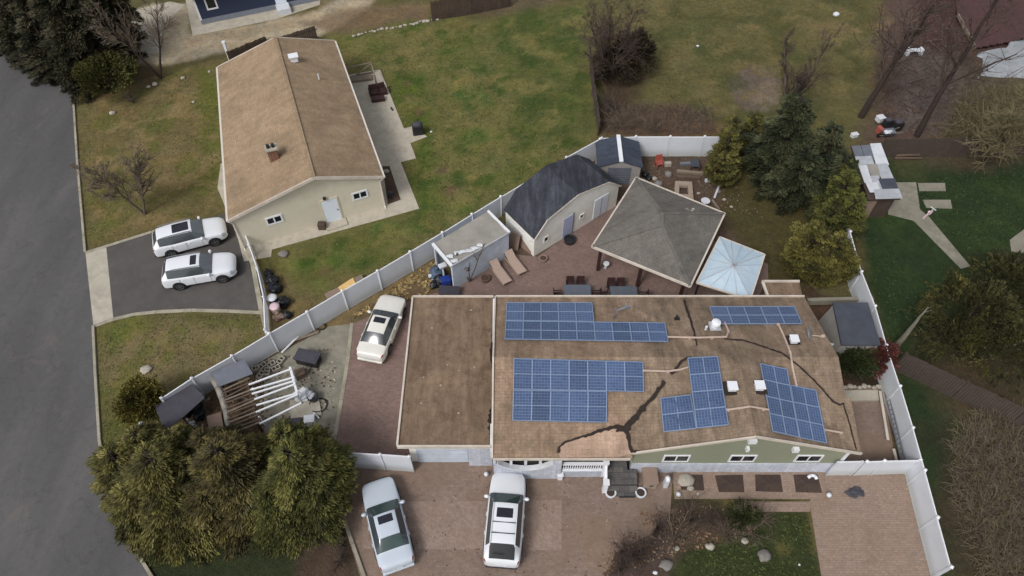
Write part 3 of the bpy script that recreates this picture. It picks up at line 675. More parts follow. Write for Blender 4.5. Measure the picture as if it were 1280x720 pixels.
# ------------------------------------------------------------------ main house with solar panels
EZ = 2.9; X0, X1, Y0, Y1 = -.94, 17.2, 14.1, 24.15; WX0, WX1 = 6.0, 17.45
def roofz(x, y):
    m = EZ+.287*min(y-Y0, Y1-y)
    if x > WX0-.01: m = max(m, EZ+.33*min(x-WX0, WX1-x, (Y1-y)*1.0))
    return m
def onroof(px, py, up=0.0):
    z = 3.6
    for _ in range(40):
        p = P(px, py, z); z = .5*z+.5*(roofz(min(max(p.x, X0), X1+.2), min(max(p.y, Y0), Y1))+up)
    return P(px, py, z)
main_house = thing('house', 'long ranch house with cracked brown shingle roof carrying blue solar panels', 'house', ((X0+X1)/2, (Y0+Y1)/2, 0))
def build_main():
    t = main_house
    xs = [X0+(X1-X0)*0]; k = X0
    def fill(a, b, st):
        n = max(1, round((b-a)/st)); return [a+(b-a)*i/n for i in range(n)]
    xs = fill(X0, WX0, .13)+fill(WX0, 11.725, .13)+fill(11.725, X1, .13)+fill(X1, WX1, .13)+[WX1]
    ys = fill(Y0, 14.38, .14)+fill(14.38, 19.125, .13)+fill(19.125, Y1, .13)+[Y1]
    def keep(x, y):
        if x < WX0 and y < 99: return True
        if y < 14.38: return False
        if x > X1: return y < 17.0
        return True
    vid = {}; mb = MB()
    def vt(i, j, top):
        key = (i, j, top)
        if key not in vid:
            x, y = xs[i], ys[j]; z = roofz(x, y)+.012*noise.noise(Vector((x*.7, y*.7, 3)))+(.0 if top else -.17)
            vid[key] = len(mb.v); mb.v.append(Vector((x, y, z)))
        return vid[key]
    cells = {(i, j) for i in range(len(xs)-1) for j in range(len(ys)-1) if keep((xs[i]+xs[i+1])/2, (ys[j]+ys[j+1])/2)}
    for i, j in cells:
        mb.f.append((vt(i,j,1), vt(i+1,j,1), vt(i+1,j+1,1), vt(i,j+1,1)))
        mb.f.append((vt(i,j+1,0), vt(i+1,j+1,0), vt(i+1,j,0), vt(i,j,0)))
        for di, dj, e in ((-1,0,((i,j+1),(i,j))), (1,0,((i+1,j),(i+1,j+1))), (0,-1,((i,j),(i+1,j))), (0,1,((i+1,j+1),(i,j+1)))):
            if (i+di, j+dj) not in cells:
                a, b = e; mb.f.append((vt(*a,0), vt(*b,0), vt(*b,1), vt(*a,1)))
    roof = mb.build('roof', 'shingle_main', t)
    # drip edges
    e = MB()
    e.beam((X0-.02, Y1+.04, EZ+.03), (X1, Y1+.04, EZ+.03), .09, .14); e.build('drip_edge', 'trim', roof)
    e = MB(); e.beam((X0-.05, Y0, EZ+.02), (X0-.05, 19.12, 4.34+.03), .09, .14); e.beam((X0-.05, 19.12, 4.37), (X0-.05, Y1, EZ+.03), .09, .14); e.build('drip_edge', 'trim', roof)
    e = MB(); e.beam((WX0-.1, 14.35, EZ-.02), (11.725, 14.35, 4.79), .07, .17); e.beam((11.725, 14.35, 4.79), (WX1+.05, 14.35, EZ-.02), .07, .17); e.build('rake_board', 'trim', roof)
    e = MB(); e.beam((X0, Y0-.04, EZ-.03), (WX0-.1, Y0-.04, EZ-.03), .07, .15); e.build('front_fascia', 'trim', roof)
    # walls
    Wf = Wall((6.3, 14.62), (17.05, 14.62), (0, -1)); g = MB()
    Wf.poly(g, [(0, 1.1), (Wf.len, 1.1), (Wf.len, 2.78), (5.42, 4.55), (0, 2.78)])
    for a, b, o in (((17.05, 14.62), (17.05, 23.9), (1, 0)), ((-.7, 23.9), (17.05, 23.9), (0, 1)), ((-.7, 15.9), (-.7, 23.9), (-1, 0)), ((-.7, 15.9), (6.3, 15.9), (0, -1)), ((6.3, 14.62), (6.3, 15.9), (-1, 0))):
        w_ = Wall(a, b, o); w_.rect(g, .16, w_.len-.16, 0, 2.72)
    g.poly = None
    g.build('wall', 'wall_sage', t)
    b = MB(); Wf.rect(b, -.03, Wf.len+.03, 0, 1.1, .06); bw = b.build('brick_base', 'brick_white', t)
    ct = MB(); Wf.rect(ct, Wf.len-.02, Wf.len+.12, 0, 2.75, .07, -.1); ct.build('corner_trim', 'vinyl_trim', t)
    for px, py in ((845, 572.8), (927, 574), (1008.5, 575)):
        u, z = onwall(px, py, (6.3, 14.62), (17.05, 14.62)); window(t, Wf, u-.68, u+.68, 1.35, 2.15, 2, .08)
    for px, py, w_, h_ in ((940, 549, .4, .3), (934, 559, .14, .3), (994, 560, .3, .3)):
        u, z = onwall(px, py, (6.3, 14.62), (17.05, 14.62)); z = max(z, 2.4)
        m_ = MB(); Wf.rect(m_, u-w_/2, u+w_/2, z-h_/2, z+h_/2, .2, .0); m_.build('flood_lamp' if w_ > .2 else 'camera_mount', 'vinyl_trim', t)
    # porch: brick arch wall, balustrade, steps
    Wp = Wall((-.95, 14.22), (2.55, 14.22), (0, -1)); b = MB()
    u_ = lambda x: onwall(x, 580, (-.95, 14.42), (2.55, 14.42))[0]
    prof = [(0, 0), (3.5, 0), (3.5, 2.0), (3.3, 2.0)]
    for k in range(11): a = k/10; prof.append((3.1-2.9*a, 1.12+.78*abs(2*a-1)**2.2))
    prof += [(.1, 2.0), (0, 2.0)]
    Wp.poly(b, prof, 0, -.22); b.build('porch_wall', 'brick_white', t)
    cp = MB()
    pts = [(3.1-2.9*k/10, 1.12+.78*abs(2*k/10-1)**2.2) for k in range(11)]
    for p, q in zip(pts, pts[1:]): cp.beam(Wp.pt(p[0], p[1]+.03, -.11), Wp.pt(q[0], q[1]+.03, -.11), .28, .07)
    cp.build('wall_coping', 'white', t)
    for u in (.05, .9, 1.65, 2.4, 3.42):
        m_ = MB(); m_.box(Wp.pt(u, 2.25, -.1), (.14, .14, 1.0)); m_.build('porch_post', 'white', t)
    pf = MB(); pf.box((2.6, 15.15, .3), (7.0, 1.35, .6)); pf.build('porch_floor', 'stone_dark', t)
    # balustrade
    rl = MB(); a, b_ = Vector((2.6, 14.42, 0)), Vector((4.75, 14.42, 0))
    rl.beam(a+Vector((0,0,1.5)), b_+Vector((0,0,1.5)), .16, .09); rl.beam(a+Vector((0,0,.75)), b_+Vector((0,0,.75)), .14, .08)
    bal = rl.build('balustrade', 'vinyl_trim', t)
    kb = MB(); kb.box((3.67, 14.42, .355), (2.15, .2, .71)); kb.build('balustrade_base', 'brick_white', t)
    for k in range(17):
        x = 2.7+k*.12; m_ = MB(); m_.lathe([(.03, .79), (.045, .95), (.025, 1.15), (.04, 1.3), (.03, 1.455)], (x, 14.42, 0), 6); m_.build('baluster', 'vinyl_trim', bal)
    for x, y, z0, h in ((2.55, 14.25, 0, .55), (4.85, 14.42, 0, 1.75), (4.85, 13.55, 0, 1.15)):
        m_ = MB(); m_.box((x, y, h/2), (.24, .24, h)); m_.box((x, y, h+.03), (.32, .32, .06)); m_.build('newel_post', 'vinyl_trim', t)
    sr = MB(); sr.beam((4.85, 14.3, 1.55), (4.85, 13.65, 1.05), .12, .08); sr.beam((4.85, 14.3, .85), (4.85, 13.65, .35), .1, .07); sr.build('stair_rail', 'vinyl_trim', t)
    for k, (y0, y1, z) in enumerate(((13.98, 14.48, .6), (13.72, 13.98, .45), (13.48, 13.72, .30), (13.25, 13.48, .15))):
        m_ = MB(); m_.box((5.75, (y0+y1)/2, z/2), (1.62, y1-y0-.004, z)); m_.build('step', 'stone_dark', t)
    # porch window / vent boxes
    m_ = MB(); m_.box((-.85, 14.62, 2.55), (.5, .25, .7)); bx = m_.build('meter_box', 'white', t); m_ = MB(); m_.box((-.85, 14.49, 2.57), (.32, .02, .48)); m_.build('meter_face', 'metal_g', bx)
    # side roof at the back (low lean-to roof)
    q = [P(953,352,2.6), P(999,352,2.6), P(1005,377,2.6), P(962,377,2.6)]
    m_ = MB(); m_.prism([(p.x, min(p.y, Y1+2.5)) for p in q], 2.42, 2.58); m_.build('rear_porch_roof', 'roof_garage', t)
    m_ = MB(); m_.beam(q[0]+Vector((0,0,.02)), q[1]+Vector((0,0,.02)), .12, .14); m_.beam(q[0]+Vector((0,0,.02)), q[3]+Vector((0,0,.02)), .12, .14); m_.build('rear_porch_edge', 'trim', t)
    for k in (0, 1):
        m_ = MB(); p = q[k]; m_.box((p.x+(.2 if k == 0 else -.2), p.y-.2, 1.21), (.12, .12, 2.42)); m_.build('rear_porch_post', 'wood_dk', t)
    # pale reshingled patch over the entrance
    poly = [(698,566),(701,556),(712,549),(732,544.5),(752,538),(771,533.5),(785,541),(787,560),(796,564),(775,571),(700,572)]
    m_ = MB(); c0 = onroof(745, 555, .03); pts = [onroof(x, y, .03) for x, y in poly]
    pts = [Vector((p.x, max(p.y, Y0+.02), roofz(p.x, max(p.y, Y0+.02))+.03)) for p in pts]
    m_.add([c0]+pts, [(0, 1+(k+1) % len(pts), 1+k) for k in range(len(pts))]); m_.build('shingle_patch', 'shingle_light', roof)
    # tar seams and broken shingle edges
    def seam(px, w, name='tar_seam', jag=.0, up=.06):
        m_ = MB(); pts = []
        for (x0, y0), (x1, y1) in zip(px, px[1:]):
            n = max(1, int(math.hypot(x1-x0, y1-y0)/3))
            for k in range(n): pts.append((x0+(x1-x0)*k/n, y0+(y1-y0)*k/n))
        pts.append(px[-1]); rnd = random.Random(int(px[0][0]))
        L_, R_ = [], []
        for i, (x, y) in enumerate(pts):
            a = pts[max(0, i-1)]; b = pts[min(len(pts)-1, i+1)]; l = math.hypot(b[0]-a[0], b[1]-a[1]) or 1; nx, ny = -(b[1]-a[1])/l, (b[0]-a[0])/l
            ww = w[0]+(w[1]-w[0])*i/len(pts) if isinstance(w, tuple) else w
            j1 = rnd.uniform(-jag, jag); j2 = rnd.uniform(-jag, jag)
            L_.append(onroof(x+nx*(ww/2+j1), y+ny*(ww/2+j1), up)); R_.append(onroof(x-nx*(ww/2+j2), y-ny*(ww/2+j2), up))
        n = len(pts); low = [p-Vector((0,0,.05)) for p in L_+R_]
        m_.add(L_+R_+low, [(i, i+1, n+i+1, n+i) for i in range(n-1)]+[(i, 2*n+i, 2*n+i+1, i+1) for i in range(n-1)]+[(n+i, n+i+1, 3*n+i+1, 3*n+i) for i in range(n-1)])
        m_.build(name, 'tar', roof)
    seam([(698,566),(699,559),(706,553),(722,547),(735,544),(748,539),(766,534),(776,533)], (2.2, 4.4), jag=1.0)
    seam([(771,534),(782,536),(791,526),(799,516),(808,505),(818,494),(826,484),(831,477)], (9.0, 5), jag=1.6, up=.10)
    seam([(779,534),(785,543),(787,556),(790,564),(800,565)], (6.0, 1.6), jag=.8, up=.09)
    seam([(838,467),(845,461),(850,454),(858,447),(864,446)], (4.5, 2), jag=1.0, up=.10)
    seam([(855,375),(859,388),(864,402),(868,415),(871,432)], (2.6, 1.2), jag=.5)
    seam([(905,423),(930,425),(955,433),(978,441),(1000,458),(1020,477),(1042,502),(1050,506),(1055,504)], (.8, 1.6), jag=.3)
    seam([(1054,504),(1058,516),(1063,532),(1067,548),(1071,562)], 1.2, jag=.3)
    # conduit pipes
    def pipe(px, r=.055):
        m_ = MB(); pts = []
        for (x0, y0), (x1, y1) in zip(px, px[1:]):
            n = max(1, int(math.hypot(x1-x0, y1-y0)/9))
            for k in range(n): pts.append(onroof(x0+(x1-x0)*k/n, y0+(y1-y0)*k/n, .11))
        pts.append(onroof(*px[-1], .11))
        for p, q in zip(pts, pts[1:]): m_.tube(p, q, r, n=6)
        for p in pts[::3]: m_.box(p-Vector((0,0,.05)), (.14, .14, .1))
        m_.build('conduit_pipe', 'pipe', roof)
    pipe([(834,421),(872,422),(908,421),(911,414),(906,403)])
    pipe([(804,463),(835,464),(850,462),(860,459)])
    pipe([(910,512),(925,510),(938,508),(955,511),(961,512)])
    pipe([(973,405),(980,420),(988,440),(991,460),(996,483)])
    pipe([(1031,537),(1043,539),(1053,541)])
    # roof vents
    for px, py, s in ((914,486,.5), (948,485,.5), (991,427,.46)):
        p = onroof(px, py, .0); m_ = MB(); m_.box(p+Vector((0,0,.12)), (s*.8, s*.8, .3)); m_.box(p+Vector((0,0,.32)), (s, s, .1)); v = m_.build('roof_vent', 'vinyl_trim', roof, bevel=.02)
        m_ = MB(); m_.box(p+Vector((0,0,.03)), (s*1.5, s*1.5, .08)); m_.build('vent_flashing', 'tar', roof)
    p = onroof(893, 409, 0); m_ = MB(); m_.box(p+Vector((0,0,.05)), (.6, .6, .14)); m_.build('vent_flashing', 'metal_w', roof)
    m_ = MB(); m_.lathe([(.2, 0), (.2, .25), (.27, .27), (.25, .4), (.1, .46)], p+Vector((0,0,.1)), 14); m_.build('roof_vent', 'vinyl_trim', roof)
    p = onroof(882, 412, 0); m_ = MB(); m_.tube(p, p+Vector((0,0,.3)), .07); m_.build('vent_pipe', 'white', roof)
    p = onroof(845, 399, 0); m_ = MB(); m_.tube(p, p+Vector((0,0,.35)), .06); m_.box(p+Vector((.05,0,.02)), (.3, .2, .08)); m_.build('vent_pipe', 'carblack', roof)
    # antenna with arm and dish
    p = onroof(767, 398, 0); m_ = MB(); m_.tube(p, p+Vector((.02,0,.9)), .04); m_.tube(p+Vector((.02,0,.75)), p+Vector((.62,.1,.95)), .045); m_.box(p+Vector((.66,.1,.95)), (.28, .16, .14), .3); m_.build('antenna', 'metal_g', roof)
    p = onroof(1007, 424, 0); m_ = MB(); mt = Matrix.Rotation(math.radians(62), 3, Vector((.2, 1, 0)))
    m_.lathe([(.0, .1), (.22, .06), (.40, -.02), (.42, 0), (.4, .02), (.22, .1), (.02, .14)], p+Vector((0,0,.55)), 16, mt); ds = m_.build('satellite_dish', 'grey', roof, smooth=True)
    m_ = MB(); m_.tube(p+Vector((.35,0,0)), p+Vector((.1,0,.5)), .035); m_.tube(p+Vector((.1,0,.4)), p+Vector((.75,-.05,.35)), .03); m_.box(p+Vector((.8,-.05,.36)), (.2, .14, .12)); m_.build('dish_arm', 'pipe', roof)
    # garage
    gx0, gx1, gy0, gy1 = -5.72, X0-.12, 14.74, 24.05
    m_ = MB(); m_.prism([(gx0, gy0), (gx1, gy0), (gx1-.03, gy1), (gx0-.05, gy1)], 2.82, 3.0); m_.build('garage_roof', 'roof_garage', t)
    m_ = MB(); m_.beam((gx0-.05, gy0-.06, 2.98), (gx1, gy0-.06, 2.98), .10, .24); m_.beam((gx0-.05, gy0, 2.98), (gx0-.1, gy1, 2.98), .10, .24); m_.beam((gx0-.1, gy1+.05, 2.98), (gx1-.03, gy1+.05, 2.98), .10, .24); m_.build('garage_roof_edge', 'trim', t)
    m_ = MB(); m_.beam((gx1+.02, gy0, 2.95), (gx1+.0, 15.9, 2.95), .10, .3); m_.beam((gx1+.02, 20.9, 2.95), (gx1+.0, 23.9, 2.95), .10, .3); m_.build('garage_side_flashing', 'vinyl_trim', t)
    rnd = random.Random(12)
    for (y0_, y1_, w_) in ((412,462,4), (508,545,5)):
        m_ = MB(); n_ = 14; Lp = []; Rp = []
        for k in range(n_+1):
            y_ = y0_+(y1_-y0_)*k/n_; e_ = math.sin(math.pi*k/n_)**.5 if 0 < k < n_ else .1
            xr = 619-(y_-373)*.02; Rp.append(P(xr-1.5, y_, 3.012)); Lp.append(P(xr-1.5-(w_*e_*rnd.uniform(.5, 1.3)), y_, 3.012))
        m_.add(Lp+Rp, [(i, n_+1+i, n_+2+i, i+1) for i in range(n_)]); m_.build('tar_patch', 'tar', t)
    m_ = MB()
    for k in range(9): m_.blob((rnd.uniform(-5.2, -1.3), rnd.uniform(15.2, 23.4), 3.01), (rnd.uniform(.04, .09), rnd.uniform(.03, .07), .02), 1, .3, k)
    m_.build('roof_debris', 'stone', t)
    Wg = Wall((-5.4, 15.2), (-1.05, 15.2), (0, -1)); m_ = MB(); Wg.rect(m_, 0, Wg.len, 0, 2.82)
    for a, b, o in (((-5.4, 15.2), (-5.4, 23.9), (-1, 0)), ((-5.4, 23.9), (-1.05, 23.9), (0, 1))): w_ = Wall(a, b, o); w_.rect(m_, .16, w_.len-.16, 0, 2.82)
    m_.build('garage_wall', 'wall_cream', t)
    m_ = MB(); Wg.rect(m_, .35, 3.05, .02, 2.4, .05, .004)
    gd = m_.build('garage_door', 'shed_white', t)
    m_ = MB()
    for z in (.5, 1.0, 1.5, 2.0): Wg.rect(m_, .4, 3.0, z, z+.03, .065, .052)
    m_.build('door_groove', 'metal_w', gd)
    m_ = MB(); Wg.rect(m_, 3.1, Wg.len, 0, 2.3, .25, .004); m_.build('brick_pier', 'brick_white', t)
build_main()
# ------------------------------------------------------------------ solar arrays
def solar(label, blocks):
    q0 = onroof(*blocks[0][0][0]); t = thing('solar_array', label, 'solar panels', q0, 0, 'solar arrays on the house roof')
    for quad, nc, nr, land in blocks:
        w = [onroof(x, y, .12) for x, y in quad]
        for i in range(nc):
            for j in range(nr):
                e = .006; c = [bilin(w, (i+a)/nc+(e if a == 0 else -e)*0, (j+b)/nr) for a, b in ((0,0),(1,0),(1,1),(0,1))]
                cen = (c[0]+c[1]+c[2]+c[3])/4; c = [cen+(p-cen)*.985 for p in c]
                n = (c[1]-c[0]).cross(c[3]-c[0]).normalized(); n = -n if n.z < 0 else n
                low = [p-n*.04 for p in c]; m_ = MB(); m_.add(c+low, [(0,3,2,1),(4,5,6,7),(0,1,5,4),(1,2,6,5),(2,3,7,6),(3,0,4,7)])
                pn = m_.build('solar_panel', 'solar', t)
                at = pn.data.attributes.new('cell', 'FLOAT_VECTOR', 'POINT')
                uv = [(0,1),(1,1),(1,0),(0,0)]
                if land: uv = [(0,0),(0,1),(1,1),(1,0)]
                fl = []
                for k in range(8): u, v = uv[k % 4]; fl += [u+i*3.0, v+j*2.0, 0]
                at.data.foreach_set('vector', fl)
                f = MB(); o = n*.012
                cc = [p for p in c]
                for a, b in ((0,1),(1,2),(2,3),(3,0)): f.beam(cc[a]+o*.5, cc[b]+o*.5, .045, .045)
                if land: f.beam((cc[0]+cc[1])/2+o*.4, (cc[2]+cc[3])/2+o*.4, .05, .03)
                else: f.beam((cc[0]+cc[3])/2+o*.4, (cc[1]+cc[2])/2+o*.4, .05, .03)
                f.build('panel_frame', 'solar_frame', pn)
        # support rails under the block
    rl = MB()
    for quad, nc, nr, land in blocks:
        w = [onroof(x, y, .05) for x, y in quad]
        for s in (.06, .5, .94): rl.beam(bilin(w, .01, s), bilin(w, .99, s), .05, .07)
        rl.beam(bilin(w, .01, .985), bilin(w, .99, .985), .06, .1)
    rl.build('mounting_rail', 'solar_edge', t)
solar('long stepped solar array along the back edge, nine panels in its lower row', [([(633.5,378.5),(740,378.5),(742.6,402),(632.4,400.6)], 5, 1, 0), ([(632.3,401.2),(831,403.8),(835.3,427.2),(631,424)], 9, 1, 0)])
solar('large stepped solar array in the middle of the front roof slope, seven panels over five', [([(642.4,448),(803.7,452.5),(804.6,489.7),(641.7,486.6)], 7, 1, 0), ([(641.7,487.6),(758.6,489.2),(758,528),(640.8,525.6)], 5, 1, 0)])
solar('single row solar array of five panels at the back right of the roof', [([(887,383.4),(992.8,383.4),(1002.7,404.8),(894,405.2)], 5, 1, 0)])
solar('solar array on the left slope of the wing with a two panel foot', [([(859.5,447.5),(897,445.5),(910.8,531),(871,535.2)], 1, 4, 1), ([(825.5,498),(863.4,493.5),(870.6,535.4),(829.5,539.8)], 1, 2, 1)])
solar('solar array on the right slope of the wing stepping down to the right', [([(950.3,454.5),(983.7,461.7),(999,546.5),(965.7,539)], 1, 4, 1), ([(988.3,481.5),(1019.9,487.9),(1033.4,554),(999.4,547)], 1, 3, 1)])
# ------------------------------------------------------------------ fences
def fence(name, label, px, h=1.9, pitch=None, mat='vinyl', trim='vinyl_trim', cat='fence', wts=None, gate=False, ground_px=False, cap=True):
    pts = wts or [P(x, y, 0 if ground_px else h) for x, y in px]; pts = [Vector((p.x, p.y, 0)) for p in pts]
    out = []
    for a, b in zip(pts, pts[1:]):
        n = max(1, round((b-a).length/pitch)) if pitch else 1
        out += [a.lerp(b, k/n) for k in range(n)]
    out.append(pts[-1]); mid = out[len(out)//2]
    t = thing(name, label, cat, mid)
    for i, p in enumerate(out):
        m_ = MB(); m_.box((p.x, p.y, h/2+.02), (.11, .11, h+.04)); po = m_.build('post', mat, t)
        if cap: m_ = MB(); m_.lathe([(.11, 0), (.11, .04), (.02, .13)], (p.x, p.y, h+.04), 4); m_.build('post_cap', trim, po)
    for a, b in zip(out, out[1:]):
        d = (b-a).normalized(); a2 = a+d*.07; b2 = b-d*.07
        rz = math.atan2(d.y, d.x); o = bpy.data.objects.new('fence_panel', None); bpy.data.objects.remove(o)
        m_ = MB(); ln = (b2-a2).length; c = (a2+b2)/2
        # local mesh so that the board grooves follow the run
        lm = MB(); lm.box((0, 0, h/2), (ln, .03, h-.2)); nb = max(3, int(ln/.16))
        pn = lm.build('fence_panel', mat, None, local=True); pn.parent = t; pn.location = c-t.location; pn.rotation_euler = (random.uniform(-.012, .012), random.uniform(-.004, .004), rz)
        for z_ in (h-.05, .08):
            r = MB(); r.box((0, 0, z_), (ln, .06, .10)); ro = r.build('rail', trim if z_ > 1 else mat, None, local=True); ro.parent = pn
    return t
fence('vinyl_fence', 'long white vinyl fence running diagonally between the two yards', [(202,498),(240,473),(290,445),(337,417),(384,390),(428,364),(472,339),(512.5,315),(553,291),(590,268),(626,246),(668,221),(708,197),(750,174)])
fence('vinyl_fence', 'white vinyl fence along the back of the yard behind the small grey shed', [(752,173),(795,171),(838,171),(881,171),(910,171)])
fence('vinyl_fence', 'tall white vinyl boundary fence down the right side of the plot', [(1045,190),(1058,240),(1070,292),(1084,346),(1102,383),(1114,432),(1127,473),(1140,531),(1156,588),(1172,647),(1189,709)] if False else [(1052,250),(1063,290),(1077,340),(1094,383),(1108,432),(1125,483),(1141,535),(1156,588),(1172,647),(1189,709)])
fence('vinyl_fence', 'short white vinyl fence between the conifers and the garage', [(436,566),(475,568.5),(511.5,571)])
gp = [P(1033,594), P(1062,593.5), P(1088,593), P(1131,592)]
fence('vinyl_gate', 'white vinyl double gate right of the sage green wall', None, 1.7, wts=gp[:2], cat='gate', cap=False)
fence('vinyl_fence', 'white vinyl cross fence from the gate to the right boundary fence', None, 1.75, wts=[gp[1]+Vector((.2,-.02,0)), gp[2], gp[3]])
def picket(name, label, px, h, group=None):
    pts = [P(x, y, h) for x, y in px]; pts = [Vector((p.x, p.y, 0)) for p in pts]
    t = thing(name, label, 'fence', pts[0])
    for p in pts:
        m_ = MB(); m_.box((p.x, p.y, h/2), (.12, .12, h)); m_.lathe([(.10, 0), (.10, .05), (.02, .13)], (p.x, p.y, h), 4); m_.build('post', 'vinyl_trim', t)
    for a, b in zip(pts, pts[1:]):
        for z in (h-.08, .2): m_ = MB(); m_.beam(a+Vector((0,0,z)), b+Vector((0,0,z)), .07, .1); m_.build('rail', 'vinyl_trim', t)
        n = max(2, int((b-a).length/.13)); m_ = MB()
        for k in range(1, n): p = a.lerp(b, k/n); m_.box((p.x, p.y, h/2+.02), (.05, .05, h-.3))
        m_.build('pickets', 'vinyl_trim', t)
picket('picket_fence', 'low white picket fence along the right edge of the asphalt driveway', [(304,287),(311,306),(321,335),(329,371),(331,412),(337,419)], 1.15)
picket('railing', 'white rail fence between the long roof and the boundary fence', [(1036,429),(1062,432),(1075,434),(1108,436)], 1.3)
def boards(name, label, px, h, mat='wood_fence', ground_px=True, bw=.15, seed=1, cat='fence', tops=None):
    rnd = random.Random(seed); pts = [P(x, y, 0 if ground_px else h) for x, y in px]; pts = [Vector((p.x, p.y, 0)) for p in pts]
    t = thing(name, label, cat, pts[0])
    for a, b in zip(pts, pts[1:]):
        ln = (b-a).length; d = (b-a).normalized(); n = int(ln/bw); rz = math.atan2(d.y, d.x)
        bay = max(1, round(ln/2.4))
        for q in range(bay):
            m_ = MB()
            for k in range(int(n*q/bay), int(n*(q+1)/bay)):
                p = a+d*((k+.5)*bw); hh = h+rnd.uniform(-.05, .04)
                m_.box((p.x, p.y, hh/2), (bw*.9, .025, hh), rz+rnd.uniform(-.02, .02), rnd.uniform(-.02, .02))
            m_.build('board_panel', mat, t)
            s = a.lerp(b, q/bay); e = a.lerp(b, (q+1)/bay); nn = Vector((-d.y, d.x, 0))*.05
            for z in (.35, h-.35): m_ = MB(); m_.beam(s+nn+Vector((0,0,z)), e+nn+Vector((0,0,z)), .05, .09); m_.build('rail', mat, t)
            m_ = MB(); m_.box((s.x+nn.x*1.5, s.y+nn.y*1.5, h/2), (.1, .1, h)); m_.build('post', mat, t)
    return t
boards('wooden_fence', 'dark wooden fence panel behind the tan roof beside the white post', [(291,84),(338,64)], 1.5, 'wood_dk', seed=2)
boards('wooden_fence', 'dark wooden fence panel behind the peak of the tan roof', [(352,66),(400,51)], 1.5, 'wood_dk', seed=3)
m_ = MB(); p = P(288,76); m_.box((p.x, p.y, .9), (.2, .2, 1.8)); m_.box((p.x, p.y, 1.84), (.28, .28, .08)); tag(m_.build('gate_post', 'vinyl_trim'), 'white gate post at the corner of the dark fence behind the tan roof', 'post')
boards('wooden_fence', 'dark tall board fence at the top edge beyond the lawn', [(541,26),(590,18),(640,8)], 1.9, 'wood_dk', seed=4)
boards('wooden_fence', 'brown stockade fence running up the lawn beside the dead brush', [(748,170),(741,120),(736,72)], 1.5, 'wood_fence', seed=5)
boards('wooden_fence', 'weathered brown stockade fence slanting down to the right edge', [(1116,462),(1190,497),(1262,531),(1330,562)], 1.8, 'wood_fence', seed=6)
boards('wooden_fence', 'reddish brown stockade fence along the top of the dark lawn', [(1096,197),(1180,196),(1300,194)], 1.8, 'wood_fence', seed=7)
# ------------------------------------------------------------------ sheds
def container_shed():
    a, b, c, d = P(541,305,2.35), P(610,264,2.35), P(637,291,2.35), P(565,333,2.35)
    t = thing('shed', 'flat roofed white shed with grey tarp roof and open dark end', 'shed', (a+c)/2*1.0-Vector((0,0,2.35)), math.atan2((b-a).y, (b-a).x))
    cen = (a+b+c+d)/4
    # rumpled tarp roof
    m_ = MB(); n1, n2 = 40, 22
    for j in range(n2+1):
        for i in range(n1+1):
            p = bilin([a, b, c, d], i/n1, j/n2); z = 2.35+.05*noise.noise(Vector((p.x*1.1+p.y*.8, p.y*2.2-p.x, 1)))+.03*noise.noise(Vector((p.x*5, p.y*2, 4)))
            m_.v.append(Vector((p.x, p.y, z)))
    m_.f = [(j*(n1+1)+i, (j+1)*(n1+1)+i, (j+1)*(n1+1)+i+1, j*(n1+1)+i+1) for j in range(n2) for i in range(n1)]
    rf = m_.build('roof', 'tarp_g', t, smooth=True)
    m_ = MB(); m_.beam(a, d, .16, .2); m_.build('end_trim', 'vinyl_trim', t)
    m_ = MB(); m_.beam(b, c, .14, .16); m_.build('end_trim', 'vinyl_trim', t)
    m_ = MB(); m_.beam(d, c, .08, .14); m_.build('side_trim', 'metal_w', t)
    for A_, B_, o, nm in ((d, c, (0, -1), 'side_wall'), (a, b, (0, 1), 'back_wall'), (b, c, (1, 0), 'end_wall')):
        w_ = Wall(A_, B_, o); g = MB(); w_.rect(g, .05, w_.len-.05, 0, 2.27, -.03, -.09); g.build(nm, 'shed_white', t)
    W = Wall(a, d, (-1, -1))
    for u0 in (.03, W.len-.18): g = MB(); W.rect(g, u0, u0+.15, 0, 2.2, 0, -.1); g.build('door_post', 'shed_white', t)
    g = MB(); W.rect(g, .2, W.len-.2, .02, 2.0, -1.2, -1.24); g.build('interior_shade_sheet', 'carblack', t)  # black sheet added inside, stands in for the shade of the open end
    g = MB(); rnd = random.Random(3)
    for k in range(7):
        p = P(*[(563,320),(572,316),(579,314),(587,313),(594,310),(568,326),(600,306)][k], 2.42); g.blob((p.x, p.y, 2.41), (.22+.1*rnd.random(), .14, .03), 2, .35, k)
    g.build('roof_debris', 'white', rf)
    g = MB(); p = P(553, 332, 1.5); g.box(p, (.5, .35, .12), .5); g.box(p-Vector((.0,0,.7)), (.1,.1,1.4)); g.build('shelf', 'white', t)
container_shed()
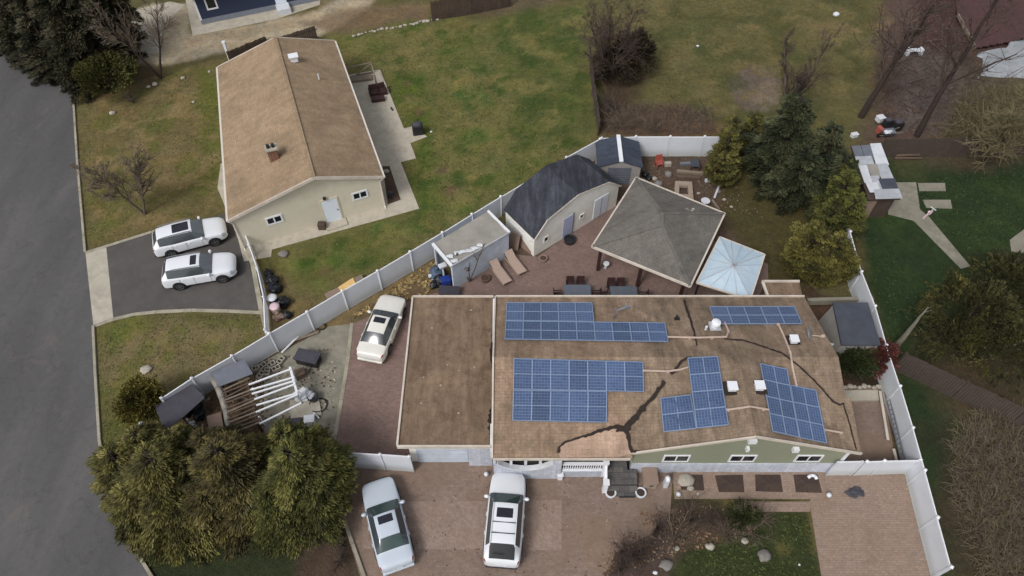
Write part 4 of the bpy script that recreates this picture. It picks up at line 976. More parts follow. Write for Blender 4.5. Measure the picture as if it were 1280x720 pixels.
def cream_shed():
    za = 1.9; A = P(668,297,za); B = P(774,231,za+.2); D = P(632,262,za)
    A.z = B.z = D.z = 0
    dv = (D-A); 
    d = (B-A).normalized(); back = dv; W = Wall(A, B, (1, -1)); ln = W.len
    t = thing('shed', 'cream barn shed with black gambrel roof and two doors', 'shed', (A+B)/2+back/2, math.atan2(d.y, d.x))
    prof = [(0, 0), (ln, 0), (ln, 2.0), (ln*.84, 3.1), (ln*.47, 3.65), (ln*.13, 3.0), (0, 1.9)]
    g = MB(); W.poly(g, prof, 0, -.12); g.build('front_wall', 'wall_cream', t)
    o = back
    Wb = Wall(A+o, B+o, (-1, 1)); g = MB(); Wb.poly(g, prof, 0, -.12); g.build('rear_wall', 'wall_cream', t)
    for p, oo, hh in ((A, (-1, -1), 1.9), (B, (1, 1), 2.0)):
        w_ = Wall(p, p+o, oo); g = MB(); w_.rect(g, .13, w_.len-.13, 0, hh); g.build('side_wall', 'wall_cream', t)
    rp_ = [(-.08, 1.82), (ln*.13, 3.03), (ln*.47, 3.70), (ln*.84, 3.14), (ln+.1, 2.0)]
    g = MB(); e = o.normalized()*.12; n_ = len(rp_)
    segs = []
    for (u0, z0), (u1, z1) in zip(rp_, rp_[1:]):
        q = [W.pt(u0, z0)-e, W.pt(u1, z1)-e, W.pt(u1, z1)+o+e, W.pt(u0, z0)+o+e]; up = Vector((0,0,.07))
        g.add([p+up for p in q]+q, [(0,1,2,3),(7,6,5,4),(0,4,5,1),(1,5,6,2),(2,6,7,3),(3,7,4,0)])
    g.build('roof', 'shingle_black', t)
    g = MB()
    for (u0, z0), (u1, z1) in zip(rp_, rp_[1:]): g.beam(W.pt(u0, z0, .13), W.pt(u1, z1, .13), .06, .1)
    g.build('rake_board', 'trim', t)
    def at(px, py): return onwall(px, py, A, B)
    u, z = at(709, 285); g = MB(); W.rect(g, u-.42, u+.42, .15, 1.95, .04, .002); dr = g.build('door', 'door_b', t)
    g = MB(); W.rect(g, u+.42, u+.52, .1, 2.05, .06, .002); g.build('door_edge', 'grey', dr)
    u, z = at(752, 252); g = MB(); W.rect(g, u-.7, u+.6, .15, 1.95, .04, .002); dr = g.build('double_door', 'door_w', t)
    g = MB(); W.rect(g, u-.07, u-.04, .15, 1.95, .06, .042); g.build('door_gap', 'grey', dr)
    for px, py, w_, h_ in ((682.5, 298.5, .42, .5), (727, 270, .4, .4)):
        u, z = at(px, py); window(t, W, u-w_/2, u+w_/2, z-h_/2, z+h_/2, 1, .06, 'wall_cream')
    g = MB(); g.tube(W.pt(-.06, 1.3, -.3)+Vector((0,0,0)), W.pt(-.06, 1.3, -.3)+o*.7, .05); g.build('pipe', 'white', t)
cream_shed()
for k, (q, lab) in enumerate((([(636,288),(650,300),(660,318),(646,302)], 'worn plywood sheet leaning on the cream shed, nearest its corner'), ([(626,282),(638,292),(644,314),(630,304)], 'worn plywood sheet propped between the white shed and the cream shed'))):
    a, b = P(q[3][0]+2, q[3][1]+4), P(q[2][0]+3, q[2][1]); n = Vector((-(b-a).y, (b-a).x, 0)).normalized()
    n = -n if n.y < 0 else n
    m_ = MB(); up = Vector((0,0,1.25))+n*.35; vs = [a, b, b+up, a+up]; vs += [p+n*.03 for p in vs]
    m_.add(vs, [(0,1,2,3),(7,6,5,4),(0,4,5,1),(1,5,6,2),(2,6,7,3),(3,7,4,0)]); tag(m_.build('plywood_sheet', 'ply_old'), lab, 'plywood', 'plywood sheets by the sheds')
def gable_shed(label, fl, fr, depth, ze, zr, wallm, roofm, capm=None):
    A = Vector((fl[0], fl[1], 0)); B = Vector((fr[0], fr[1], 0)); W = Wall(A, B, (0, -1)); ln = W.len; o = -W.n*depth
    t = thing('shed', label, 'shed', (A+B)/2+o/2, math.atan2(W.d.y, W.d.x))
    prof = [(0, 0), (ln, 0), (ln, ze), (ln/2, zr), (0, ze)]
    g = MB(); W.poly(g, prof, 0, -.1)
    Wall(A+o, B+o, (0, 1)).poly(g, prof, 0, -.1)
    for p, oo in ((A, (-1, 0)), (B, (1, 0))): w_ = Wall(p, p+o, oo); w_.rect(g, .11, w_.len-.11, 0, ze)
    g.build('wall', wallm, t)
    g = MB(); e = o.normalized()*.1; rp_ = [(-.12, ze-.05), (ln/2, zr+.02), (ln+.12, ze-.05)]
    for (u0, z0), (u1, z1) in zip(rp_, rp_[1:]):
        q = [W.pt(u0, z0)-e, W.pt(u1, z1)-e, W.pt(u1, z1)+o+e, W.pt(u0, z0)+o+e]; up = Vector((0,0,.07))
        g.add([p+up for p in q]+q, [(0,1,2,3),(7,6,5,4),(0,4,5,1),(1,5,6,2),(2,6,7,3),(3,7,4,0)])
    rf = g.build('roof', roofm, t)
    if capm: g = MB(); g.beam(W.pt(ln/2, zr+.12)-e*1.5, W.pt(ln/2, zr+.12)+o+e, .28, .1); g.build('ridge_cap', capm, rf)
    g = MB(); W.rect(g, ln*.22, ln*.78, .03, 1.65, .03, .002); dr = g.build('door', 'metal_g', t)
    g = MB()
    for k in range(8): W.rect(g, ln*.23, ln*.77, .15+k*.2, .17+k*.2, .045, .032)
    g.build('door_slat', 'slate', dr)
    return t
pl, pr = P(749,208,1.75), P(801.5,209,1.75)
gable_shed('small grey shed with slate roof and bright white ridge strip', pl, (pr.x, pl.y-.05), 2.6, 1.75, 2.25, 'wall_grey', 'shingle_slate', 'vinyl_trim')
def right_shed():
    q = [P(1042,378,2.1), P(1085,378,2.1), P(1101,431,2.1), P(1053,431,2.1)]
    t = thing('shed', 'grey garden shed with flat charcoal roof against the right boundary fence', 'shed', (q[0]+q[2])/2-Vector((0,0,2.1)))
    m_ = MB(); m_.prism([(p.x, p.y) for p in q], 1.98, 2.1); m_.build('roof', 'slate', t)
    c = (q[0]+q[1]+q[2]+q[3])/4; v = [c+(p-c)*.96 for p in q]; base = [Vector((p.x, p.y, 0)) for p in v]
    base[0].x -= .35; base[3].x -= .35
    vs = base+[Vector((p.x, p.y, 1.97)) for p in v]
    m_ = MB(); m_.add(vs, [(0,1,5,4),(1,2,6,5),(2,3,7,6),(3,0,4,7)]); m_.build('wall', 'wall_grey', t)
    m_ = MB()
    m_.beam(q[0]+Vector((0,0,-.05)), q[3]+Vector((0,0,-.05)), .08, .14)
    m_.build('roof_edge', 'slate', t)
right_shed()
def patchwork_shed():
    q = [P(1064,182,2.1), P(1101,180,2.1), P(1126,248,2.1), P(1086,249,2.1)]
    t = thing('shed', 'ramshackle shed roofed with mismatched pale metal sheets beside the dark lawn', 'shed', (q[0]+q[2])/2-Vector((0,0,2.1)))
    m_ = MB(); m_.prism([(p.x, p.y) for p in q], 1.95, 2.05); m_.build('roof_deck', 'wood_dk', t)
    rnd = random.Random(5); mats = ['metal_w', 'slate', 'white', 'metal_g', 'metal_w', 'tarp_g', 'white', 'metal_w']
    cells = [(0,0,.3,.25,'metal_g'),(.32,.0,.62,.30,'metal_g'),(.62,-.02,1.0,.40,'white'),(0,.22,.55,.40,'metal_w'),(.3,.38,.68,.62,'tarp_g'),(.62,.38,.98,.66,'metal_w'),(0,.40,.3,.72,'white'),(.28,.6,.55,.86,'metal_w'),(.5,.66,1.0,.86,'slate'),(.05,.72,.4,.90,'white'),(.2,.85,1.03,1.02,'metal_w')]
    for k, (s0, t0, s1, t1, mt) in enumerate(cells):
        z = 2.07+.013*k; c = [bilin(q, s, u) for s, u in ((s0, t0), (s1, t0), (s1, t1), (s0, t1))]
        m_ = MB(); m_.prism([(p.x+rnd.uniform(-.06, .06), p.y) for p in c], z, z+.012); m_.build('metal_sheet', mt, t)
    A, B = Vector((q[3].x+.2, q[3].y+.25, 0)), Vector((q[2].x-.15, q[2].y+.25, 0)); W = Wall(A, B, (0, -1)); g = MB(); W.rect(g, 0, W.len, 0, 1.94); g.build('front_wall', 'wood_dk', t)
    g = MB(); W.rect(g, 0, .62, 0, 1.7, .05, .002); g.build('yellowed_panel', 'ply_old', t)
    g = MB(); Wall(B, Vector((q[1].x-.15, q[1].y-.2, 0)), (1, 0)).rect(g, .16, 5, 0, 1.94); Wall(A, Vector((q[0].x+.2, q[0].y-.2, 0)), (-1, 0)).rect(g, .16, 5, 0, 1.94); g.build('side_wall', 'wood_dk', t)
patchwork_shed()
# pavilion and gazebo
def pavilion():
    z = 2.6; q = [P(795,222,z), P(906,267,z), P(863,358,z), P(740,308,z)]; c = (q[0]+q[1]+q[2]+q[3])/4
    t = thing('pavilion', 'square open pavilion with grey shingle hip roof on dark posts', 'pavilion', (c.x, c.y, 0), math.atan2((q[1]-q[0]).y, (q[1]-q[0]).x))
    ap = [P(828,267,4.0), P(827,281,4.0)]
    th = Vector((0,0,-.1))
    top = q+ap; m_ = MB()
    m_.add(top+[p+th for p in top], [(0,4,1),(1,4,5,2),(2,5,3),(3,5,4,0),(6,7,10),(7,8,11,10),(8,9,11),(9,6,10,11),(0,1,7,6),(1,2,8,7),(2,3,9,8),(3,0,6,9)])
    rf = m_.build('roof', 'shingle_grey', t)
    m_ = MB()
    for a, b in zip(q, q[1:]+q[:1]): m_.beam(a-Vector((0,0,.03)), b-Vector((0,0,.03)), .10, .16)
    m_.build('fascia', 'trim', rf)
    m_ = MB()
    for a, b in ((0, 4), (1, 4), (2, 5), (3, 5), (4, 5)): m_.beam(top[a]+Vector((0,0,.02)), top[b]+Vector((0,0,.02)), .22, .03)
    m_.build('hip_cap', 'shingle_grey', rf)
    rnd = random.Random(4); m_ = MB()
    for k in range(5): p = P(858+k*2.2, 265-abs(k-2)*2+rnd.random()*3, 3.2); m_.blob(p, (.12, .1, .03), 1, .3, k)
    m_.build('roof_debris', 'stone', rf)
    for k, p in enumerate([c+(p-c)*.86 for p in q]+[c+((q[2]+q[3])/2-c)*.86, c+((q[3]+q[0])/2-c)*.86]):
        m_ = MB(); m_.box((p.x, p.y, 1.27), (.2, .2, 2.54)); m_.build('post', 'redbrown', t)
pavilion()
def gazebo():
    z = 2.35; q = [P(900,296,z), P(956,318,z), P(938,374,z), P(871,353,z)]; c = (q[0]+q[1]+q[2]+q[3])/4; ap = P(917,332,2.85)
    t = thing('gazebo', 'small gazebo with shiny pale blue metal canopy beside the grey pavilion', 'gazebo', (c.x, c.y, 0), math.atan2((q[1]-q[0]).y, (q[1]-q[0]).x))
    m_ = MB(); m_.add(q+[ap]+[p-Vector((0,0,.05)) for p in q+[ap]], [(0,4,1),(1,4,2),(2,4,3),(3,4,0),(5,6,9),(6,7,9),(7,8,9),(8,5,9),(0,1,6,5),(1,2,7,6),(2,3,8,7),(3,0,5,8)])
    cn = m_.build('canopy', 'gazebo', t)
    m_ = MB()
    for a, b in zip(q, q[1:]+q[:1]):
        for s in (.25, .5, .75): p = a.lerp(b, s); m_.beam(p+Vector((0,0,.02)), ap+Vector((0,0,.015)), .03, .03)
    for a in q: m_.beam(a+Vector((0,0,.02)), ap+Vector((0,0,.02)), .05, .04)
    m_.build('canopy_rib', 'metal_w', cn)
    m_ = MB()
    for a, b in zip(q, q[1:]+q[:1]): m_.beam(a-Vector((0,0,.04)), b-Vector((0,0,.04)), .10, .10)
    m_.build('canopy_edge', 'trim', cn)
    for p in [c+(p-c)*.92 for p in q]:
        m_ = MB(); m_.box((p.x, p.y, 1.14), (.1, .1, 2.28)); m_.build('post', 'carblack', t)
    m_ = MB(); m_.lathe([(.03, 0), (.07, .06), (.02, .16)], ap, 8); m_.build('finial', 'grey', t)
gazebo()
#PART3
# ------------------------------------------------------------------ cars
CAR_CACHE = {}
def car(label, spec, loc, rz, group='white cars parked on the driveways'):
    t = thing('parked_car', label, 'car', loc, rz, group)
    S = spec; st = S['st']; cols = 8
    v = []; f = []; mi = []
    def sec(s):
        x, w, zl, belt, cy, cz, cc = s['x'], s['w'], s.get('zl', .24), s['b'], s['cy'], s['cz'], s['cc']
        sm = (zl+.16, zl+.42)
        half = [(w*.90, zl), (w*.985, min(zl+.14, belt-.12)), (w, min((zl+belt)/2+.02, belt-.08)), (w*.975, belt-.05), (w*s.get('bw', .90), belt), (cy, cz), (cy*.70, cz+(cc-cz)*.72), (0, cc)]
        return [(x, y, z) for y, z in half]+[(x, -y, z) for y, z in half[-2::-1]]
    rings = [sec(s) for s in st]; nr = len(rings[0])
    for r in rings: v += r
    names = ['body', 'windshield', 'rear_window', 'side_window', 'sunroof', 'headlight', 'tail_light', 'lower_trim']
    for i in range(len(rings)-1):
        lab = st[i].get('lab', {})
        for k in range(nr-1):
            f.append((i*nr+k, i*nr+k+1, (i+1)*nr+k+1, (i+1)*nr+k)); kk = k if k < 7 else 13-k
            m = 0
            if kk in lab: m = names.index(lab[kk])
            elif kk == 0: m = 7
            mi.append(m)
    f.append(tuple(range(nr-1, -1, -1)) ); mi.append(0); o = (len(rings)-1)*nr; f.append(tuple(o+k for k in range(nr))); mi.append(0)
    me = bpy.data.meshes.new('tmp'); me.from_pydata([(-a, b, c) if False else (a, b, c) for a, b, c in v], [], f)
    me.update()
    for n in names: me.materials.append(None)
    me.polygons.foreach_set('material_index', mi)
    bm = bmesh.new(); bm.from_mesh(me); bmesh.ops.recalc_face_normals(bm, faces=bm.faces)
    cl = bm.edges.layers.float.get('crease_edge') or bm.edges.layers.float.new('crease_edge')
    for e in bm.edges:
        ms = {fc.material_index for fc in e.link_faces}
        if len(ms) > 1: e[cl] = .95
    cv = bm.verts.layers.float.get('crease_vert') or bm.verts.layers.float.new('crease_vert')
    for vx in bm.verts:
        for g_ in (1, 2, 3, 4):
            nf = sum(1 for fc in vx.link_faces if fc.material_index == g_)
            if nf == 1 and abs(vx.co.y) > .05: vx[cv] = .8
    bm.to_mesh(me); bm.free()
    ob = bpy.data.objects.new('tmp', me); C.objects.link(ob); sb = ob.modifiers.new('s', 'SUBSURF'); sb.levels = 2; sb.render_levels = 2
    dg = bpy.context.evaluated_depsgraph_get(); em = ob.evaluated_get(dg).to_mesh()
    co_ = [Vector(x.co) for x in em.vertices]; nrm = [Vector(x.normal) for x in em.vertices]
    groups = {}
    for p in em.polygons:
        groups.setdefault(p.material_index, []).append(tuple(p.vertices))
    bpy.data.objects.remove(ob)
    mats = {'body': S['paint'], 'windshield': S['glass'], 'rear_window': S.get('rglass', S['glass']), 'side_window': 'car_glass', 'sunroof': 'sunroof', 'headlight': 'lamp_clear', 'tail_light': 'lamp_red', 'lower_trim': S.get('trim', 'carblack')}
    for gi, fs in groups.items():
        nm = names[gi]
        for side in ((1, -1) if nm in ('side_window', 'headlight', 'tail_light', 'lower_trim') else (0,)):
            idx = {}; vs = []; ff = []
            for p in fs:
                cy = sum(co_[i].y for i in p)/len(p)
                if side and cy*side < 0: continue
                q = []
                for i in p:
                    if i not in idx:
                        idx[i] = len(vs); vs.append(co_[i]-(nrm[i]*.012 if nm in ('windshield', 'rear_window', 'side_window', 'sunroof') and False else Vector((0,0,0))))
                    q.append(idx[i])
                ff.append(tuple(q))
            if not ff: continue
            mb = MB(); mb.v = vs; mb.f = ff; mb.build(nm, mats[nm], t, local=True, smooth=True)
    # wheels
    wr = S['wr']
    for x in (S['ax0'], S['ax1']):
        for s in (1, -1):
            yw = S['w']-.10
            mt = Matrix.Rotation(math.radians(90*-s), 3, 'X')
            m_ = MB(); m_.lathe([(wr*1.17, -.0), (wr*1.17, .125)], (x, s*(yw-.03), wr+.02), 20, mt); m_.build('wheel_arch', 'carblack', t, local=True)
            m_ = MB(); m_.lathe([(wr*.93, -.12), (wr, -.07), (wr, .08), (wr*.95, .12), (wr*.70, .125), (wr*.68, .09)], (x, s*yw, wr), 24, mt); wh = m_.build('wheel', 'tyre', t, local=True, smooth=True)
            m_ = MB(); m_.lathe([(wr*.67, .0), (wr*.67, .12), (wr*.6, .12), (wr*.58, .06), (wr*.12, .06), (wr*.10, .11)], (x, s*yw, wr), 20, mt)
            for k in range(5):
                a = 2*math.pi*k/5+.3; p = Vector((math.cos(a)*wr*.62, 0, math.sin(a)*wr*.62)); m_.beam(Vector((x, s*(yw+.10), wr)), Vector((x, s*(yw+.10), wr))+p, .06, .035)
            rm = m_.build('rim', 'rim', None, local=True); rm.parent = wh
    # mirrors
    for s in (1, -1):
        m_ = MB(); mx = S['mx']; m_.blob((mx, s*(S['w']+.07), S['mz']), (.10, .14, .09), 2, 0); m_.beam((mx+.02, s*(S['w']-.12), S['mz']-.05), (mx, s*(S['w']+.04), S['mz']-.02), .05, .05)
        m_.build('wing_mirror', S['paint'], t, local=True, smooth=True)
    # door seams, handles
    for s in (1, -1):
        for x in S['doors']:
            m_ = MB(); m_.box((x, s*(S['w']-.006), (S['belt']+.4)/2), (.018, .012, S['belt']-.45)); m_.build('door_seam', 'grey', t, local=True)
        for x in S['handles']:
            m_ = MB(); m_.box((x, s*(S['w']+.0), S['belt']-.13), (.2, .035, .035)); m_.build('door_handle', S['paint'], t, local=True, bevel=.01)
    fx, rx = st[0]['x'], st[-1]['x']
    m_ = MB(); m_.box((fx-.0, 0, .50), (.05, 1.0, .22)); m_.build('grille', 'carblack', t, local=True, bevel=.02)
    m_ = MB(); m_.box((fx-.02, 0, .30), (.07, 1.4, .10)); m_.build('front_bumper_intake', 'carblack', t, local=True, bevel=.02)
    m_ = MB(); m_.box((rx-.015, 0, S.get('pz', .62)), (.03, .52, .13)); m_.build('licence_plate', 'white', t, local=True)
    m_ = MB(); m_.box((rx+.03, 0, .36), (.14, 1.55, .14)); m_.build('rear_bumper', S.get('bump', 'carblack'), t, local=True, bevel=.03)
    if S.get('rails'):
        for s in (1, -1):
            m_ = MB(); xs = [.35, .1, -.6, -1.3, -1.75]
            for a, b in zip(xs, xs[1:]): m_.beam((a, s*.60, S['rz']+(0 if -1.5 < a < .3 else -.05)), (b, s*.60, S['rz']+(0 if -1.5 < b < .3 else -.05)), .035, .035)
            m_.build('roof_rail', S['rails'], t, local=True)
    if S.get('bars'):
        for x in S['bars']:
            m_ = MB(); m_.box((x, 0, S['rz']-.02), (.035, 1.16, .03)); m_.build('roof_seam_bar', 'carblack', t, local=True)
    m_ = MB(); m_.box((rx+.12, 0, S['st'][-3]['cc']+.0), (.06, .4, .02))
    if S.get('wiper'): m_ = MB(); m_.beam((S['wx'], -.1, S['wz']), (S['wx']+.02, .45, S['wz']+.01), .025, .02); m_.build('wiper', 'carblack', t, local=True)
    return t
def suv(paint='paint_white', glass='car_glass_l', sun=(.12, -.42), L_=4.7, H=1.66, rails='grey', bars=None, sunmat=True, green=False, black_rear=False, sc=1.0):
    h = L_/2; w = .95
    st = [dict(x=h, w=.52, b=.60, cy=.34, cz=.63, cc=.65, zl=.30), dict(x=h-.08, w=.74, b=.80, cy=.48, cz=.84, cc=.87, lab={3: 'headlight', 2: 'headlight'}),
          dict(x=h-.34, w=.88, b=.92, cy=.60, cz=.98, cc=1.01), dict(x=h-.8, w=.945, b=.99, cy=.66, cz=1.06, cc=1.09),
          dict(x=h-1.28, w=.95, b=1.04, cy=.72, cz=1.10, cc=1.14), dict(x=h-1.33, w=.95, b=1.045, cy=.72, cz=1.13, cc=1.17, lab={5: 'windshield', 6: 'windshield', 4: 'side_window'}),
          dict(x=h-2.02, w=.95, b=1.06, cy=.60, cz=H-.10, cc=H-.02, lab={4: 'side_window'}), dict(x=sun[0], w=.95, b=1.065, cy=.59, cz=H-.07, cc=H, lab={4: 'side_window', 6: 'sunroof', 5: 'body'}),
          dict(x=sun[1], w=.95, b=1.07, cy=.59, cz=H-.06, cc=H+.005, lab={4: 'side_window'}), dict(x=sun[1]-.09, w=.95, b=1.07, cy=.59, cz=H-.06, cc=H+.005, lab={4: 'side_window'}),
          dict(x=-1.35, w=.95, b=1.10, cy=.57, cz=H-.07, cc=H-.01, lab={4: 'side_window'}), dict(x=-h+.52, w=.93, b=1.14, cy=.54, cz=H-.12, cc=H-.05, lab={5: 'rear_window', 6: 'rear_window'}),
          dict(x=-h+.16, w=.90, b=1.06, cy=.62, cz=1.10, cc=1.13, lab={3: 'tail_light'}), dict(x=-h+.05, w=.82, b=.92, cy=.55, cz=.95, cc=.96), dict(x=-h, w=.66, b=.62, cy=.5, cz=.64, cc=.65, zl=.32)]
    if sun[1]-.09 < -1.3: st[10]['x'] = sun[1]-.3
    return dict(st=st, paint=paint, glass=glass, wr=.36, ax0=h-.93, ax1=-h+1.0, w=w, mx=h-1.55, mz=1.12, doors=(.75, -.25, -1.1), handles=(.0, -.95), belt=1.06, rails=rails, rz=H+.01, bars=bars, wiper=True, wx=-h+.3, wz=1.40, rglass='car_glass')
def sedan(paint, glass, rglass, L_=4.85, H=1.43, bump='carblack', sun=(.10, -.32)):
    h = L_/2; w = .92
    st = [dict(x=h, w=.50, b=.56, cy=.34, cz=.58, cc=.60, zl=.26), dict(x=h-.08, w=.72, b=.68, cy=.5, cz=.71, cc=.73, zl=.22, lab={3: 'headlight'}),
          dict(x=h-.30, w=.87, b=.78, cy=.56, cz=.81, cc=.84, zl=.2), dict(x=h-.95, w=.91, b=.86, cy=.62, cz=.90, cc=.94, zl=.2),
          dict(x=h-1.42, w=.92, b=.90, cy=.70, cz=.94, cc=.98, zl=.2), dict(x=h-1.47, w=.92, b=.905, cy=.70, cz=.96, cc=1.0, zl=.2, lab={5: 'windshield', 6: 'windshield', 4: 'side_window'}),
          dict(x=h-2.15, w=.92, b=.92, cy=.54, cz=H-.09, cc=H-.02, zl=.2, lab={4: 'side_window'}), dict(x=sun[0], w=.92, b=.925, cy=.53, cz=H-.06, cc=H, zl=.2, lab={4: 'side_window', 6: 'sunroof'}),
          dict(x=sun[1], w=.92, b=.93, cy=.53, cz=H-.055, cc=H, zl=.2, lab={4: 'side_window'}), dict(x=sun[1]-.07, w=.92, b=.93, cy=.53, cz=H-.055, cc=H, zl=.2, lab={4: 'side_window'}),
          dict(x=-.98, w=.92, b=.94, cy=.52, cz=H-.10, cc=H-.04, zl=.2, lab={5: 'rear_window', 6: 'rear_window', 4: 'side_window'}),
          dict(x=-h+.82, w=.90, b=.95, cy=.64, cz=1.00, cc=1.04, zl=.2), dict(x=-h+.78, w=.90, b=.95, cy=.64, cz=.99, cc=1.02, zl=.2), dict(x=-h+.26, w=.88, b=.93, cy=.60, cz=.96, cc=.98, zl=.22, lab={3: 'tail_light'}),
          dict(x=-h+.06, w=.80, b=.86, cy=.55, cz=.89, cc=.90, zl=.24), dict(x=-h, w=.64, b=.56, cy=.48, cz=.58, cc=.59, zl=.28)]
    return dict(st=st, paint=paint, glass=glass, rglass=rglass, wr=.32, ax0=h-.95, ax1=-h+1.05, w=w, mx=h-1.75, mz=.98, doors=(.65, -.3, -1.1), handles=(-.1, -.95), belt=.93, bump=bump, trim=paint)
def place(front, rear, z):
    a, b = P(*front, z), P(*rear, z); c = (a+b)/2; return Vector((c.x, c.y, 0)), math.atan2(a.y-b.y, a.x-b.x), (a-b).length
def from_wheels(fr, rr, w=.83, shift=0.0):
    a, b = P(*fr, .36), P(*rr, .36); d = (a-b).normalized(); n = Vector((-d.y, d.x, 0)); c = (a+b)/2+n*w+d*shift; return Vector((c.x, c.y, 0)), math.atan2(d.y, d.x)
l, r = from_wheels((268,302), (214,316.5)); car('white crossover with large panoramic sunroof, the upper car on the asphalt driveway', suv(L_=4.75, sun=(.24, -.85)), l, r)
l, r = from_wheels((277,348), (225,357)); car('white crossover with small sunroof, the lower car on the asphalt driveway', suv(L_=4.6, sun=(.12, -.28)), l, r)
l, r, ln = place((493,369), (461,447), .7); car('cream white sedan with dark sunroof parked beside the long white fence', sedan('paint_pearl', 'car_glass', 'car_glass', 4.75, bump='paint_pearl'), l, r)
l, r, ln = place((471,601), (497,707), .7); car('silver white sedan with greenish glass on the front paver drive', sedan('paint_silver', 'car_glass_g', 'car_glass_g', 4.72, bump='paint_silver'), l, r)
l, r, ln = place((636,594), (627,700), .8); sp = suv(L_=4.75, H=1.72, glass='car_glass_g', rails='paint_white', bars=(-.62, -1.15), sun=(.10, -.40)); sp['rglass'] = 'carblack'; sp['st'][11]['x'] = -1.62; sp['st'][11]['cy'] = .62; sp['st'][10]['x'] = -1.2; car('white sport utility car with roof rails and black rear window facing the porch', sp, l, r)
# ------------------------------------------------------------------ trees and shrubs
def rdir(rnd):
    z = rnd.uniform(-1, 1); a = rnd.uniform(0, 2*math.pi); r = math.sqrt(1-z*z); return Vector((r*math.cos(a), r*math.sin(a), z))
def foliage(name, par, blobs, n, blades, bl, bw, cols, seed, up=.2, fan=.55, inner=.45, lowz=-.5, gaps=.25, csz=.07, plume=.42):
    rnd = random.Random(seed); V = []; F = []; CC = []
    wts = [b[1][0]*b[1][2] for b in blobs]; cols = [L(*c)[:3] for c in cols]
    for _ in range(n):
        c, r = rnd.choices(blobs, wts)[0]; d = rdir(rnd)
        if d.z < lowz: d.z = -d.z
        nz = noise.noise(d*1.5+Vector((seed, c.x, 0)))+.6*noise.noise(d*4.0+Vector((seed, 1, c.y)))
        if nz < -gaps and rnd.random() < .75: continue
        k = (inner+(1-inner)*rnd.random()**.5)*(1+.5*nz)
        k *= .9; p = c+Vector((d.x*r[0]*k, d.y*r[1]*k, d.z*r[2]*k))
        if p.z < .15: p.z = .15+rnd.random()*.3
        ax = (d+Vector((0,0,up))+rdir(rnd)*.35).normalized()
        tone = noise.noise(p*.9+Vector((seed, 0, 0)))*.5+.5; ca = cols[rnd.randrange(len(cols))]; cb = cols[min(len(cols)-1, int(tone*len(cols)))]
        m = rnd.random()*.5; g = rnd.uniform(.85, 1.35)*(1.0 if rnd.random() < .9 else 1.25); col = [(a*m+b*(1-m))*g for a, b in zip(ca, cb)]
        pl_ = plume*rnd.uniform(.6, 1.3)
        for _b in range(blades):
            tt = rnd.random(); s = p+ax*(tt*pl_)+rdir(rnd)*csz; dd = (ax+rdir(rnd)*fan*(1.1-.6*tt)).normalized(); ln = bl*rnd.uniform(.6, 1.25)*(1.15-.5*tt)
            sd = dd.cross(rdir(rnd)).normalized()*(bw*rnd.uniform(.6, 1.2)); e = s+dd*ln; mid = s+dd*ln*.45
            o = len(V); V += [s, mid+sd, e, mid-sd]; F.append((o, o+1, o+2, o+3)); g2 = rnd.uniform(.85, 1.15)
            CC += [tuple(x*g2 for x in col)]*4
    mb = MB(); mb.v = V; mb.f = F; mb.c = CC
    return mb.build(name, 'leaf', par)
def trunk(par, base, top, r0, r1, mat='bark', name='trunk', seg=5, wob=.1, seed=1):
    rnd = random.Random(seed); m_ = MB(); pts = [Vector(base).lerp(Vector(top), k/seg)+(Vector((rnd.uniform(-wob, wob), rnd.uniform(-wob, wob), 0)) if 0 < k < seg else Vector()) for k in range(seg+1)]
    for k in range(seg): a, b = r0+(r1-r0)*k/seg, r0+(r1-r0)*(k+1)/seg; m_.tube(pts[k], pts[k+1], a, b, 8)
    m_.build(name, mat, par, smooth=True)
def crown_at(px, py, z, rpx, rz, ry=None):
    s = scl(py, z); return (P(px, py, z), (rpx/s, (ry or rpx)/s, rz))
def evergreen(name, label, cat, base, crowns, n, blades, bl, bw, cols, seed, group=None, th=None, tr=.16, **k):
    c0 = crowns[0][0]; b = Vector((c0.x, c0.y, 0)) if base is None else P(*base)
    t = thing(name, label, cat, b, 0, group)
    trunk(t, b, (b.x+(c0.x-b.x)*.6, b.y+(c0.y-b.y)*.6, th or c0.z), tr, tr*.4, 'bark_dk', seed=seed)
    m_ = MB(); rnd = random.Random(seed+50)
    for i in range(26):
        c, r = rnd.choice(crowns); d = rdir(rnd); d.z = abs(d.z)*.6
        s = Vector((b.x, b.y, c.z*rnd.uniform(.4, 1.0))); e = c+Vector((d.x*r[0], d.y*r[1], d.z*r[2]))*.8; m_.tube(s, e, .05, .015, 4)
    m_.build('limbs', 'bark_dk', t)
    foliage('crown', t, crowns, n, blades, bl, bw, cols, seed, **k); return t

